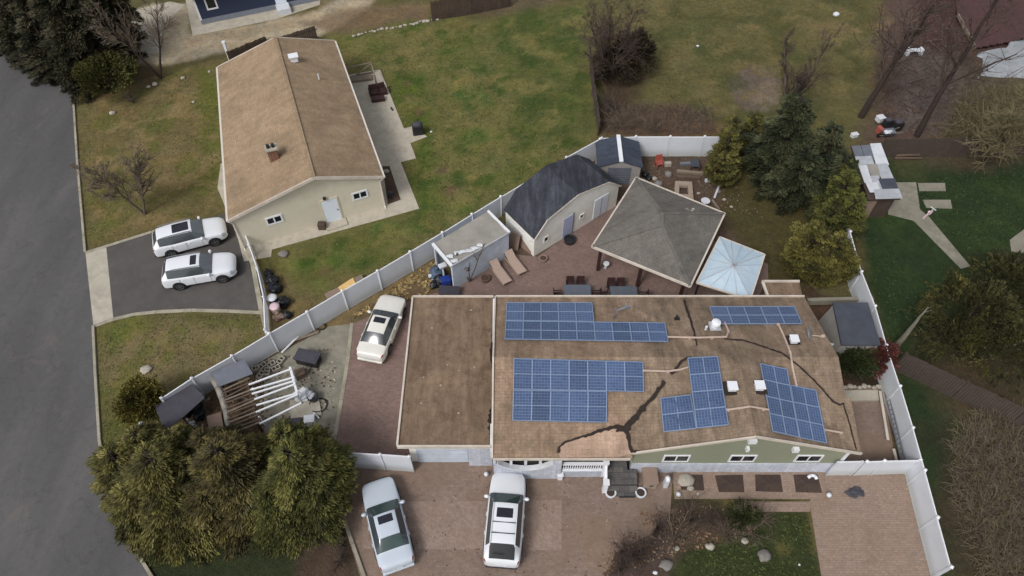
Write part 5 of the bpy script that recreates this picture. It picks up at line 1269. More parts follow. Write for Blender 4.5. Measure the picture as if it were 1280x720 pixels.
def conifer(name, label, px, cones, cols, seed, group=None, nb=240, droop=.35, bl=.22, bw=.032, tip=.5, rise=.25):
    "whorls of branches carried on one or more leaders, every branch a layered feathery spray"
    rnd = random.Random(seed); b = P(*px); t = thing(name, label, 'tree', b, 0, group); cols = [tuple(x*.82 for x in L(*c)[:3]) for c in cols]
    V = []; F = []; CC = []; tk = MB(); lm = MB()
    for (cx, cy, zc, h, R) in cones:
        g = P(cx, cy, zc); top = Vector((g.x, g.y, h)); ft = Vector((b.x*.5+g.x*.5, b.y*.5+g.y*.5, 0)) if len(cones) > 1 else Vector((g.x, g.y, 0))
        tk.tube(ft, Vector((g.x, g.y, h*.5)), .17, .10, 8); tk.tube(Vector((g.x, g.y, h*.5)), top, .10, .02, 8)
        n = int(nb*R*R/6.5)
        for i in range(n):
            u = rnd.random()**1.25; z0 = .3+(h-.3)*u; az = rnd.uniform(0, 2*math.pi)
            lob = 1+.28*noise.noise(Vector((math.cos(az)*1.3, math.sin(az)*1.3, seed+z0*.5)))*2
            ln = R*lob*rnd.uniform(.72, 1.08)*min(1, (1-u)**.62+.10)
            d = Vector((math.cos(az), math.sin(az), 0)); o = Vector((g.x, g.y, z0)) if z0 > h*.5 else ft.lerp(Vector((g.x, g.y, h*.5)), z0/(h*.5))
            pts = [o+d*(ln*s)+Vector((0, 0, ln*(rise*s-droop*s*s))) for s in (0, .35, .7, 1)]
            for a, c in zip(pts, pts[1:]): lm.tube(a, c, .025, .015, 3, cap=False)
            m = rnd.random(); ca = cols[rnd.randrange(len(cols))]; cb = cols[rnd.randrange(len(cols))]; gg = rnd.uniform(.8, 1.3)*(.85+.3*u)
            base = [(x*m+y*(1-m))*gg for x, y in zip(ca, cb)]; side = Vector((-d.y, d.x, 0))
            k = max(8, int(ln*16))
            for j in range(k):
                s = .30+.72*(j+rnd.random())/k; c = o+d*(ln*s)+Vector((0, 0, ln*(rise*s-droop*s*s)))
                spread = .10+.30*(1-abs(s-.6)*1.4)
                for q in range(7):
                    e = side*rnd.uniform(-1, 1)*spread*min(1, ln); p = c+e+Vector((0, 0, rnd.uniform(-.05, .09)))
                    dd = (d*1.0+e*1.6+Vector((0, 0, rnd.uniform(-.25, .35)))+rdir(rnd)*.25).normalized(); l2 = bl*rnd.uniform(.6, 1.3)
                    sd = dd.cross(rdir(rnd)).normalized()*(bw*rnd.uniform(.7, 1.2)); oo = len(V); mid = p+dd*l2*.45
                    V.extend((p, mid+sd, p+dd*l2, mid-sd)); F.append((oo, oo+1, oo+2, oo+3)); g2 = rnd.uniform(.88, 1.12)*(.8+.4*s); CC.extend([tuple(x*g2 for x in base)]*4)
    tk.build('trunk', 'bark_dk', t, smooth=True); lm.build('limbs', 'bark_dk', t)
    mb = MB(); mb.v = V; mb.f = F; mb.c = CC; mb.build('crown', 'leaf', t); return t
CY = [(66,64,38), (86,84,46), (104,100,54), (122,116,68), (80,74,48)]
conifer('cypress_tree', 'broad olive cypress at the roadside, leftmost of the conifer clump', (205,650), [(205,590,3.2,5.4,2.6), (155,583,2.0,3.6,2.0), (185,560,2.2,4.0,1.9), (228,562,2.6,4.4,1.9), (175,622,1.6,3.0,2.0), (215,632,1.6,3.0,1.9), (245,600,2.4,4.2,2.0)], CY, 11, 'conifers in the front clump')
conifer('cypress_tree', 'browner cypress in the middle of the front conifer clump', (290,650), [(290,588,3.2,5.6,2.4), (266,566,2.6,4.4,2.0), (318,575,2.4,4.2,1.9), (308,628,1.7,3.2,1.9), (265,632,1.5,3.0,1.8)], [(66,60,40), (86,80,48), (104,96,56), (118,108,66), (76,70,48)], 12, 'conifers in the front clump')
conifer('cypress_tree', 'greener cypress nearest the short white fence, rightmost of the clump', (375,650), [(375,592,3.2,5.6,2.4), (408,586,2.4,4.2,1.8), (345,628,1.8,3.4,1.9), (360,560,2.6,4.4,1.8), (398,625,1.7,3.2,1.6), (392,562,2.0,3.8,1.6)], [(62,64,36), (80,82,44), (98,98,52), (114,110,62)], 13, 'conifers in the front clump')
PN = [(40,42,32), (54,54,40), (70,68,50), (88,84,64)]
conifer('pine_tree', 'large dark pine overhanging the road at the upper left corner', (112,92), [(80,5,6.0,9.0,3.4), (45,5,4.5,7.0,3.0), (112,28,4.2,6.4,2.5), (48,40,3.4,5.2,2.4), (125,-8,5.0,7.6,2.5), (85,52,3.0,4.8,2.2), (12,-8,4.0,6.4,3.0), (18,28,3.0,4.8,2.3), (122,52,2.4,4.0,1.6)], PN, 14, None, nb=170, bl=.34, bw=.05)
DK = [(38,44,32), (50,56,38), (64,68,46), (80,82,58)]
evergreen('round_shrub', 'olive bush in front of the dark pine at the upper left', 'bush', None, [crown_at(132,96,1.5,33,1.3,38)], 1500, 10, .22, .05, [(50,50,28), (68,68,34), (84,82,44)], 15, tr=.06)
evergreen('round_shrub', 'yellow green round bush at the left end of the long white fence', 'bush', None, [crown_at(179,503,1.1,24,1.0,25)], 1400, 10, .16, .05, [(66,62,32), (90,84,40), (108,100,50), (54,52,28)], 16, tr=.05)
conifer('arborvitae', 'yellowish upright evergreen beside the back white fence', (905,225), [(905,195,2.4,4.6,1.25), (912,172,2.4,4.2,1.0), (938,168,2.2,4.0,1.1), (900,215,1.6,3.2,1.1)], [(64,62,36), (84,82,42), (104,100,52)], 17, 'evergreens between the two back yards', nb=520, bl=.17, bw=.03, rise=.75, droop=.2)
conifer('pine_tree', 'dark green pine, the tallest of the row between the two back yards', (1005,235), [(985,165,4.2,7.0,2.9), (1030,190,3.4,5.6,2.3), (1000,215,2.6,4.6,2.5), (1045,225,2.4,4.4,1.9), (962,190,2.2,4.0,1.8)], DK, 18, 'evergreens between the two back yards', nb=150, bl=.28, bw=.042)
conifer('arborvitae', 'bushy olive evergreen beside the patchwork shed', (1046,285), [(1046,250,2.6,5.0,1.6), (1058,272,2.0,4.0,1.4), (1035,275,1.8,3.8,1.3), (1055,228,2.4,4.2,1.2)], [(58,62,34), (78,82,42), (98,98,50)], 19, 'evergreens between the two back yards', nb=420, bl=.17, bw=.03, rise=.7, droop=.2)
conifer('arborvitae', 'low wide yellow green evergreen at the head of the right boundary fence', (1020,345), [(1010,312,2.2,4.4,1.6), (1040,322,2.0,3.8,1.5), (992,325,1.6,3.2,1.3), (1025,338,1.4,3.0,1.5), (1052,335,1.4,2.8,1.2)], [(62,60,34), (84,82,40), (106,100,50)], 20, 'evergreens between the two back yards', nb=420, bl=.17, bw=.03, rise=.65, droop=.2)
evergreen('evergreen_bush', 'large dark evergreen bush at the right edge above the slanting fence', 'bush', None, [crown_at(1215,390,2.2,56,2.0,48), crown_at(1262,360,2.4,44,2.0), crown_at(1200,425,1.4,50,1.2,30), crown_at(1265,440,1.6,48,1.4,36)], 3600, 14, .2, .038, [(34,34,22), (48,48,28), (66,64,36), (84,80,42)], 21, gaps=.15)
evergreen('green_shrub', 'dark green shrub below the white rail fence', 'bush', None, [crown_at(1068,452,.9,24,.7,16)], 800, 9, .2, .05, [(30,36,20), (44,52,28), (58,64,34)], 22, tr=.04)
evergreen('red_shrub', 'dark red leaved shrub against the right boundary fence', 'bush', None, [crown_at(1097,447,1.0,15,.9,17)], 800, 9, .16, .05, [(60,36,34), (82,46,42), (100,62,56)], 23, tr=.04)
evergreen('dense_bush', 'dark brown evergreen bush beside the dead brush at the top', 'bush', None, [crown_at(790,68,1.8,30,1.4,30), crown_at(770,85,1.2,28,1.0,22)], 1600, 10, .26, .045, [(34,28,20), (46,38,26), (60,50,34)], 24, tr=.06)
evergreen('green_shrub', 'small dark green shrub among the bare shrubs in front of the wing', 'bush', None, [crown_at(928,646,.5,16,.4,9)], 420, 9, .14, .04, [(36,42,24), (54,60,32)], 25, tr=.03)
def bare(name, label, cat, base, h, r, seed, mat='twig', tmat='bark', n=9, start=.3, spread=.55, levels=3, group=None, lean=(0, 0), stems=1, twr=.017, blen=.45):
    rnd = random.Random(seed); b = P(*base); t = thing(name, label, cat, b, 0, group); m_ = MB(); tk = MB()
    def grow(p, d, ln, rr, lev):
        seg = 3; q = p
        for k in range(seg):
            d = (d+rdir(rnd)*.16+Vector((0,0,.03))).normalized(); e = q+d*ln/seg; r2 = rr*(1-.22*(k+1)); m_.tube(q, e, max(twr, rr*(1-.22*k)), max(twr*.8, r2), 4 if lev > 1 else 3, cap=False)
            if lev > 0:
                for _ in range(2 if lev > 1 else 3):
                    if rnd.random() < .85:
                        s = q.lerp(e, rnd.random()); nd = (d+rdir(rnd)*spread*1.5).normalized(); grow(s, nd, ln*rnd.uniform(.4, .65), rr*.5, lev-1)
            q = e
    for s in range(stems):
        a = 2*math.pi*s/max(1, stems)+rnd.random(); dd = Vector((lean[0]+(.35*math.cos(a) if stems > 1 else 0), lean[1]+(.35*math.sin(a) if stems > 1 else 0), 1)).normalized()
        q = b; seg = 8; L1 = h*(rnd.uniform(.75, 1) if s else 1)
        for k in range(seg):
            d2 = (dd+rdir(rnd)*.06).normalized(); e = q+d2*L1/seg; ra, rb = r*(1-.85*k/seg), r*(1-.85*(k+1)/seg); tk.tube(q, e, ra, rb, 8, cap=False)
            if k/seg >= start-.001:
                for _ in range(max(1, round(n/seg))):
                    nd = (d2*.9+rdir(rnd)*spread*1.3); nd.z = max(nd.z, .15); grow(q.lerp(e, rnd.random()), nd.normalized(), h*blen*(1-.6*k/seg)*rnd.uniform(.6, 1), rb*.6, levels-1)
            q = e
    tk.build('trunk', tmat, t, smooth=True); m_.build('branches', mat, t); return t
bare('bare_tree', 'tall bare tree with forked grey trunk left of the pool cover, nearest the grill', 'tree', (1076,146), 11, .26, 31, 'twig_dk', 'bark_dk', 20, .2, .75, 3, 'tall bare trees at the upper right', blen=.5, lean=(.08, -.05), twr=.02)
bare('bare_tree', 'tall dark bare tree reaching past the top edge beside the pale pool cover', 'tree', (1146,170), 15, .24, 32, 'twig_dk', 'bark_dk', 20, .2, .75, 3, 'tall bare trees at the upper right', blen=.42, twr=.02)
bare('bare_tree', 'slim bare tree rising behind the dark pine row', 'tree', (983,140), 6.5, .12, 33, 'twig_dk', 'bark', 16, .1, .45, 3, blen=.34, stems=3, twr=.013)
bare('bare_tree', 'leafless tree with two stems standing over the pale dirt drive', 'tree', (201,98), 7.5, .11, 34, 'twig', 'bark_dk', 16, .25, .45, 3, stems=2, blen=.4)
bare('bare_tree', 'small leafless tree alone on the lawn beside the road', 'tree', (181,268), 4.6, .10, 35, 'twig', 'bark', 24, .15, .6, 3, stems=2, blen=.5)
bare('bare_tree', 'small three stemmed leafless tree in front of the white tarp roofed shed', 'tree', (587,352), 3.2, .05, 36, 'twig', 'bark', 3, .5, .3, 2, stems=3, blen=.3)
bare('dead_trunk', 'pale dead tree trunk standing just outside the right boundary fence', 'tree', (1119,434), 4.3, .20, 37, 'bark_pale', 'bark_pale', 2, .75, .5, 1, blen=.2)
bare('bare_tree', 'leafless tree with tangled olive twigs at the right edge of the photo', 'tree', (1232,205), 7, .09, 38, 'twig_ol', 'bark_dk', 32, .1, .8, 3, blen=.5, stems=2)
bare('bare_tree', 'low leafless tree with tangled twigs beside the pool cover', 'tree', (1290,180), 6, .08, 39, 'twig_ol', 'bark_dk', 32, .1, .8, 3, blen=.5, stems=2)
bare('bare_tree', 'purple grey leafless tree over the top of the stockade fence', 'tree', (757,98), 6.5, .10, 40, 'twig_dk', 'bark_dk', 20, .08, .6, 3, blen=.5, stems=5, twr=.013)
def bush(label, base, h, seed, mat, stems=8, name='bare_shrub', group='leafless shrubs', lev=2, r=.025):
    rnd = random.Random(seed); b = P(*base); m_ = MB()
    def grow(p, d, ln, rr, lv):
        q = p
        for k in range(3):
            d = (d+rdir(rnd)*.2).normalized(); e = q+d*ln/3; m_.tube(q, e, rr, rr*.8, 3, cap=False); rr *= .8
            if lv:
                for _ in range(2): grow(q.lerp(e, rnd.random()), (d+rdir(rnd)*.75).normalized(), ln*.45, rr*.7, lv-1)
            q = e
    for s in range(stems):
        a = 2*math.pi*s/stems+rnd.random(); grow(b, Vector((math.cos(a)*.7, math.sin(a)*.7, rnd.uniform(.7, 1.3))).normalized(), h*rnd.uniform(.7, 1.1), r, lev)
    o = m_.build(name, mat); tag(o, label, 'bush', group); return o
bush('pale leafless shrub in the front garden, left of the white stepping stone', (842,674), 2.0, 51, 'twig', 9)
bush('leafless shrub in the front garden nearest the green lawn', (936,664), 1.5, 52, 'twig', 9)
bush('thin leafless shrub between the two large ones in the front garden', (890,655), 1.2, 53, 'twig_dk', 8)
bush('purple leafless shrub at the lower left of the front garden', (800,695), 1.4, 54, 'twig_dk', 14, lev=2)
bush('leafless shrub by the corner of the paver drive and front garden', (775,712), 1.1, 55, 'twig_dk', 12)
for k, (x, y, h, lab) in enumerate(((862,650,1.5,'leafless shrub just below the first garden bed'), (905,668,1.2,'leafless shrub between the pointed tan stone and the round white stone'), (822,660,1.4,'leafless shrub at the top left of the front garden'), (948,650,1.1,'leafless shrub at the paver strip end'), (780,690,1.2,'dense leafless shrub where soil meets the paver drive'))):
    bush(lab, (x, y), h, 160+k, 'twig' if k % 2 else 'twig_dk', 11)
bush('leafless shrub behind the little slate roofed shed', (775,160), 2.0, 56, 'twig', 12)
bush('leafless shrub beside the back white fence right of the slate roofed shed', (815,164), 1.4, 57, 'twig', 10)
bush('reddish leafless shrub against the stockade fence foot', (762,140), 2.0, 58, 'twig_dk', 14)
bush('leafless shrub under the rightmost front conifer by the drive edging', (405,668), 1.4, 59, 'twig_dk', 12)
bush('leafless shrub at the lower left corner of the drive edging', (425,700), 1.1, 60, 'twig_dk', 10)
bush('leafless shrub behind the upper left olive bush on the lawn', (165,128), 1.1, 61, 'twig_dk', 10)
bush('dry tangled shrub between the dark house wall and the red shrub', (1052,468), 1.0, 62, 'twig', 8)
def brush_mass(name, label, poly, n, h, seed, mat):
    rnd = random.Random(seed); pl = PP(poly); xs = [p.x for p in pl]; ys = [p.y for p in pl]; pp = [(p.x, p.y) for p in pl]; m_ = MB(); k = 0
    while k < n:
        x, y = rnd.uniform(min(xs), max(xs)), rnd.uniform(min(ys), max(ys))
        if not inpoly(x, y, pp): continue
        k += 1; q = Vector((x, y, 0)); d = Vector((rnd.uniform(-.9, .9), rnd.uniform(-.9, .9), rnd.uniform(.3, 1.4))).normalized(); ln = h*rnd.uniform(.4, 1.1)
        rr = rnd.uniform(.008, .018)
        for s in range(4):
            e = q+d*ln/4
            if e.z < .03: e.z = .03
            m_.tube(q, e, rr, rr*.85, 3, cap=False)
            if s and rnd.random() < .7:
                m_.tube(q, q+(d+rdir(rnd)*.8).normalized()*ln*.3, rr*.7, rr*.5, 3, cap=False)
            q = e; d = (d+Vector((0, 0, -.32))+rdir(rnd)*.3).normalized(); rr *= .85
    o = m_.build(name, mat); tag(o, label, 'undergrowth', None, 'stuff')
brush_mass('undergrowth', 'tangle of dry brown undergrowth outside the right boundary fence', [(1190,560),(1225,520),(1310,520),(1330,760),(1255,760),(1200,640)], 2400, 1.3, 71, 'twig')
brush_mass('undergrowth', 'darker lower stems within the dry undergrowth outside the right boundary fence', [(1185,550),(1225,515),(1310,520),(1330,760),(1245,760),(1195,640)], 1900, 1.0, 75, 'twig_ol')
brush_mass('undergrowth', 'low tangle of olive undergrowth behind the reddish stockade fence', [(1205,120),(1310,100),(1310,186),(1165,186)], 1900, 1.6, 72, 'twig_ol')
brush_mass('undergrowth', 'strip of dry undergrowth below the dead brush and white fence', [(752,130),(890,135),(893,168),(755,168)], 1300, .9, 73, 'twig')
brush_mass('undergrowth', 'haze of thin dark twigs on the leafy ground between the tall bare trees', [(1090,70),(1180,10),(1235,30),(1225,110),(1190,168),(1100,165)], 900, 1.1, 74, 'twig_dk')
def litter(label, poly, n, cols, sz, seed, name='leaf_litter', lift=.03):
    rnd = random.Random(seed); pl = PP(poly); xs = [p.x for p in pl]; ys = [p.y for p in pl]; pp = [(p.x, p.y) for p in pl]; mb = MB(); k = 0; cols = [L(*c)[:3] for c in cols]
    hard = [h for nm, h in HARD if 'tuft' in name or nm not in ('front_driveway', 'side_driveway', 'concrete_pad', 'back_patio', 'front_driveway_band', 'planting_bed')]
    while k < n:
        x, y = rnd.uniform(min(xs), max(xs)), rnd.uniform(min(ys), max(ys))
        if any(inpoly(x, y, h) for h in hard): k += .02; continue
        if noise.noise(Vector((x*.8, y*.8, seed)))+rnd.uniform(-.3, .3) < -.15 or not inpoly(x, y, pp): k += .3; continue
        k += 1; a = rnd.uniform(0, 6.28); s = sz*rnd.uniform(.5, 1.4); z = lift+rnd.random()*.04; g = rnd.uniform(.75, 1.25); c = rnd.choice(cols); c = tuple(v*g for v in c)
        u = Vector((math.cos(a), math.sin(a), rnd.uniform(-.3, .3)))*s; w_ = Vector((-math.sin(a), math.cos(a), rnd.uniform(-.3, .3)))*s*.6; o = len(mb.v); ctr = Vector((x, y, z))
        mb.v += [ctr-u, ctr-w_, ctr+u, ctr+w_]; mb.f.append((o, o+1, o+2, o+3)); mb.c += [c]*4
    o = mb.build(name, 'litter'); tag(o, label, 'leaf litter', None, 'stuff')
litter('fallen tan leaves along the foot of the long white fence', [(425,405),(548,322),(556,335),(530,372),(470,385),(440,402)], 1500, [(150,128,84), (126,106,72), (96,80,58), (168,148,104)], .10, 81)
litter('dry leaves and dirt blown across the front paver drive', [(424,580),(800,600),(760,720),(450,720)], 350, [(150,130,104), (100,80,62), (84,68,54)], .045, 82)
litter('dry leaves in the front garden soil', [(800,640),(935,628),(945,665),(860,690),(760,720),(745,715)], 1200, [(120,96,78), (96,72,58), (140,120,96)], .06, 83)
litter('dry leaves beneath the bare trees at the upper right', [(1090,20),(1230,20),(1240,110),(1200,165),(1090,168)], 1400, [(104,84,78), (84,60,56), (124,108,100)], .09, 84)
litter('scattered leaves over the back yard behind the pavilion', [(800,194),(895,196),(960,280),(900,262),(800,225)], 700, [(126,112,98), (84,68,58), (104,92,70)], .07, 85)
litter('dry leaves on the lawn beside the road', [(110,120),(280,90),(290,230),(200,280),(115,300)], 500, [(140,122,88), (84,70,50), (120,106,74)], .055, 86)
litter('dry leaves on the lawn right of the tan roofed house', [(420,50),(735,30),(748,170),(640,236),(540,290),(500,150)], 900, [(70,62,40), (60,74,36), (120,108,74)], .07, 87)
litter('small debris across the junk yard behind the conifers', [(225,520),(330,450),(420,430),(418,555),(240,560)], 1300, [(132,118,104), (84,68,58), (168,160,150), (70,60,52)], .07, 88)
GR = [(78,84,46), (68,74,40), (108,104,68), (60,66,38)]
litter('coarse grass tufts on the lawn right of the tan roofed house', [(400,60),(735,20),(748,170),(640,240),(480,335),(330,330),(420,300),(530,260)], 4500, GR, .06, 91, 'grass_tufts', .02)
litter('coarse grass tufts on the lawn beside the road', [(96,100),(215,80),(275,110),(295,220),(270,262),(190,288),(108,305)], 2200, GR, .055, 92, 'grass_tufts', .02)
litter('coarse grass tufts on the lawn below the asphalt driveway', [(120,415),(200,393),(325,394),(330,415),(205,498),(128,560)], 1600, GR, .05, 93, 'grass_tufts', .02)
litter('coarse grass tufts on the far lawn at the top', [(760,-10),(1110,-10),(1080,120),(1050,165),(905,168),(830,120),(760,110)], 3500, GR, .07, 94, 'grass_tufts', .02)
litter('coarse grass tufts on the dark lawn at the right', [(1090,280),(1140,275),(1215,340),(1290,330),(1290,205),(1200,215),(1125,225),(1110,270),(1080,300),(1115,430),(1190,440)], 5000, [(44,58,34), (34,46,28), (66,76,46)], .06, 95, 'grass_tufts', .02)
litter('coarse grass tufts on the front lawn', [(860,690),(940,665),(940,645),(1010,645),(1026,740),(820,740)], 2500, [(54,66,34), (42,52,28), (74,82,44)], .06, 96, 'grass_tufts', .02)
#PART4
# ------------------------------------------------------------------ yard objects
def one(mb, name, mat, label, cat, group=None, **k): return tag(mb.build(name, mat, **k), label, cat, group)
def slab(px, z0, z1, wpts=None):
    pts = wpts or [P(x, y, z1) for x, y in px]; return MB().prism([(p.x, p.y) for p in pts], z0, z1)
def rock(px, py, r, label, mat='stone', seed=0, hz=.6, name='stone', group='loose stones', cat='stone'):
    p = P(px, py); m_ = MB(); m_.blob((p.x, p.y, r*hz*.55), (r, r*.85, r*hz), 2, .22, seed+px*.1); return one(m_, name, mat, label, cat, group, smooth=True)
def bag(px, py, r, label, mat='bag', seed=0, group='filled bin bags', z=0):
    p = P(px, py, z); t = thing('bin_bag', label, 'bin bag', (p.x, p.y, z), 0, group)
    m_ = MB(); m_.blob((p.x, p.y, z+r*.6), (r, r*.9, r*.75), 3, .28, seed+px*.13, None); m_.build('sack', mat, t, smooth=True)
    m_ = MB(); m_.lathe([(.07, 0), (.04, .08), (.12, .2), (.02, .22)], (p.x, p.y, z+r*1.25), 8); m_.build('knot', mat, t)
# white pergola frame lying over the junk
BZ = 1.5
pg = thing('pergola', 'collapsed white painted pergola with seven beams over the junk pile', 'pergola', P(345,495))
for a, b in (((311,481),(364.6,461)), ((313,487.5),(368,471.5)), ((315,492.5),(368.6,476)), ((318,499.4),(369.4,480)), ((320.7,506.6),(371.8,491.5)), ((320,515.4),(372.6,493)), ((324.7,529.8),(376.6,504))):
    m_ = MB(); m_.beam(P(*a, BZ-.25), P(*b, BZ), .09, .08); m_.build('beam', 'vinyl_trim', pg)
m_ = MB(); m_.beam(P(362.5,459,BZ-.1), P(372,494,BZ-.1), .13, .10); m_.build('cross_beam', 'vinyl_trim', pg)
for x, y in ((364,463), (371,492), (315,485), (323,520)):
    p = P(x, y, BZ-.3); m_ = MB(); m_.box((p.x, p.y, (BZ-.35)/2), (.1, .1, BZ-.35)); m_.build('post', 'white', pg)
dk = thing('slatted_roof', 'brown slatted timber roof left of the white pergola beams', 'timber roof', P(298,515))
for k in range(13):
    y0 = 487+k*4.6; m_ = MB(); rnd = random.Random(k); m_.beam(P(278+k*.9+rnd.uniform(-2, 2), y0+rnd.uniform(-1, 1), 1.25), P(313+k*1.0+rnd.uniform(-3, 2), y0-14+rnd.uniform(-1, 1), 1.25), .09, .06); m_.build('slat', 'wood_brown' if k % 3 else 'wood', dk)
for a, b in (((281,486),(292,545)), ((308,474),(322,532))):
    m_ = MB(); m_.beam(P(*a, 1.18), P(*b, 1.18), .1, .08); m_.build('joist', 'wood_dk', dk)
for x, y in ((282,488), (309,477), (291,540), (321,528)):
    p = P(x, y, 1.1); m_ = MB(); m_.box((p.x, p.y, .57), (.09, .09, 1.14)); m_.build('post', 'wood_dk', dk)
def legged_panel(name, label, cat, px, z, th, mat, leg='wood_dk', tilt=0):
    q = [P(x, y, z) for x, y in px]; c = sum(q, Vector())/len(q); t = thing(name, label, cat, (c.x, c.y, 0))
    m_ = MB(); m_.prism([(p.x, p.y) for p in q], z-th, z); m_.build('top', mat, t)
    for p in q:
        v = c+(p-c)*.9; m_ = MB(); m_.box((v.x, v.y, (z-th)/2), (.07, .07, z-th)); m_.build('leg', leg, t)
    return t
legged_panel('lean_to', 'flat grey roofed lean-to against the white fence left of the brown slats', 'lean-to', [(263,466),(305,449),(316,467),(274,483)], 1.6, .05, 'metal_g')
legged_panel('lean_to', 'black sheeted lean-to roof at the left end of the white fence', 'lean-to', [(193,508),(240,480),(256,497),(228,522),(206,538)], 1.6, .05, 'charcoal')
m_ = MB(); pts = [(260,466),(267,474),(273,484),(278,497),(283,512),(286,528),(287,545)]
for (a, b) in zip(pts, pts[1:]):
    p, q = P(*a, .9), P(*b, .9); m_.tube(p, q, .20, .21, 9)
one(m_, 'rolled_tarp', 'tarp_g', 'long pale rolled tarp curving beside the brown slatted roof', 'tarp', smooth=True)
one(slab([(258,520),(276,515),(281,543),(263,546)], .3, .36), 'board', 'ply_old', 'pale beige board lying beside the rolled tarp among the junk', 'board')
bag(232,517,.42,'black bin bag under the edge of the black lean-to', seed=1); bag(243,510,.5,'largest black bin bag between lean-to and rolled tarp', seed=2); bag(250,521,.36,'black bin bag nearest the beige board', seed=3)
for k, (x, y, s, lab) in enumerate(((240,529,.16,'small white plastic scrap beside the black bin bags'), (234,526,.12,'tiny white plastic scrap under the black lean-to edge'), (250,490,.22,'white chair back lying against the long fence above the black bags'), (247,484,.16,'white plastic rest beside the long fence'))):
    p = P(x, y, .3); m_ = MB(); m_.box((p.x, p.y, .35), (s*2, s, .12), .5+k); m_.box((p.x+.1, p.y-.1, .18), (s, s*.6, .34), k); one(m_, 'plastic_scrap', 'white', lab, 'scrap', 'white plastic scraps', bevel=.02)
for k, (x, y, r) in enumerate(((321,462,.0),(329,459,.5),(335,466,1.2),(340,457,.3),(327,470,.8),(346,462,.2),(352,452,.7))):
    p = P(x, y); m_ = MB(); rz = r+.4; mt = Matrix.Rotation(rz, 3, 'Z')
    for dx, dy, sx, sy in ((0,-.14,.5,.05),(0,.14,.5,.05),(-.22,0,.05,.23),(0,0,.05,.23),(.22,0,.05,.23)):
        v = mt @ Vector((dx, dy, 0)); m_.box((p.x+v.x, p.y+v.y, .12), (sx, sy, .24), rz)
    one(m_, 'concrete_block', 'stone', 'hollow concrete block tossed on the junk heap between the fence and the pergola', 'concrete block', 'loose concrete blocks')
# storage box
def storage_box():
    a, b = P(372,440,.6), P(403,447,.6); t = thing('storage_box', 'big black lidded storage box standing on the concrete pad', 'storage box', P(387,452), math.atan2(b.y-a.y, b.x-a.x))
    m_ = MB(); m_.box((0,0,.28), (1.35,.70,.56)); m_.build('bin', 'black', t, local=True, bevel=.04)
    m_ = MB(); m_.box((0,0,.62), (1.45,.8,.12)); m_.box((0,0,.69), (1.2,.58,.04)); m_.build('lid', 'charcoal', t, local=True, bevel=.03)
    for s in (-1, 1): m_ = MB(); m_.box((s*.72,0,.42), (.05,.25,.06)); m_.build('handle', 'black', t, local=True)
storage_box()
m_ = MB(); p = P(377,470); m_.box((p.x, p.y, .22), (.55,.45,.44), .4); m_.box((p.x, p.y, .46), (.6,.5,.05), .4); one(m_, 'crate', 'wood_brown', 'brown wooden crate in front of the black storage box', 'crate', bevel=.02)
m_ = MB(); p = P(393,500); m_.lathe([(.22,0),(.30,.35),(.33,.42),(.28,.42),(.24,.3)], (p.x, p.y, 0), 16); one(m_, 'pot', 'black', 'round black plant pot at the right of the pergola beams', 'pot', smooth=True)
for k, (x, y, r, lab) in enumerate(((398,507,.5,'dark coiled hose looped around the black pot'), (402,409,.26,'small dark wheel ring lying by the long white fence'))):
    p = P(x, y); m_ = MB(); n = 26
    for q in range(n): a, b = 6.283*q/n, 6.283*(q+1)/n; m_.tube((p.x+r*math.cos(a), p.y+r*math.sin(a)*.9, .06+.03*math.sin(a*3)), (p.x+r*math.cos(b), p.y+r*math.sin(b)*.9, .06+.03*math.sin(b*3)), .045, n=6, cap=False)
    one(m_, 'hose' if k == 0 else 'wheel', 'carblack', lab, 'hose' if k == 0 else 'wheel')
one(slab([(362,500),(398,496),(402,518),(364,526)], .02, .10), 'slab', 'concrete', 'pale concrete slab below the ends of the pergola beams', 'slab')
m_ = MB(); p = P(378,492,.5); m_.blob((p.x, p.y, .35), (.55,.45,.3), 3, .3, 4); one(m_, 'plastic_sheet', 'white', 'crumpled white plastic sheet at the right ends of the pergola beams', 'plastic sheet')
for x, y, mt, lab, s in ((369,530,'charcoal','dark grey crate by the top of the bright green cypress',(.75,.4,.3)), (388,527,'white','white framed box next to the dark grey crate',(.55,.45,.35)), (355,530,'wood','small wooden box at the edge of the conifers',(.3,.4,.3))):
    p = P(x, y); m_ = MB(); m_.box((p.x, p.y, s[2]/2), s, .15); m_.box((p.x, p.y, s[2]+.02), (s[0]*1.05, s[1]*1.05, .04), .15); one(m_, 'box', mt, lab, 'box', bevel=.015)
m_ = MB(); m_.beam(P(392,516,.15), P(399,523,.1), .08, .08); one(m_, 'plank', 'white', 'short white plank beside the white framed box', 'plank')
m_ = MB(); m_.beam(P(352,441,.1), P(380,413,.3), .12, .06); one(m_, 'plank', 'white', 'long pale plank leaning by the fence above the storage box', 'plank')
for k, (a, b) in enumerate((((384,412),(404,404)), ((360,428),(398,415)), ((386,407),(400,400)))):
    m_ = MB(); m_.beam(P(*a, .12+.05*k), P(*b, .08+.05*k), .16, .05); one(m_, 'plank', 'wood', ['grey weathered plank nearest the wheel ring at the fence foot', 'longest grey weathered plank on the corner of the concrete pad', 'short grey plank touching the long white fence'][k], 'plank')
# plank stack behind the long fence
ps = thing('plank_stack', 'stack of boards with one bright plywood sheet behind the long white fence', 'plank stack', P(430,362))
for px, z, mt in (([(406,367),(425,358),(428,366),(410,376)], .35, 'ply_old'), ([(423,359),(441,347),(446,356),(430,369)], .42, 'ply'), ([(438,349),(452,343),(456,350),(444,358)], .36, 'wood')):
    for k in range(4): slab(None, z-.06*(k+1)+.012, z-.06*k, [P(x+random.uniform(-.5,.5), y, z-.06*k) for x, y in px]).build('board', mt, ps)
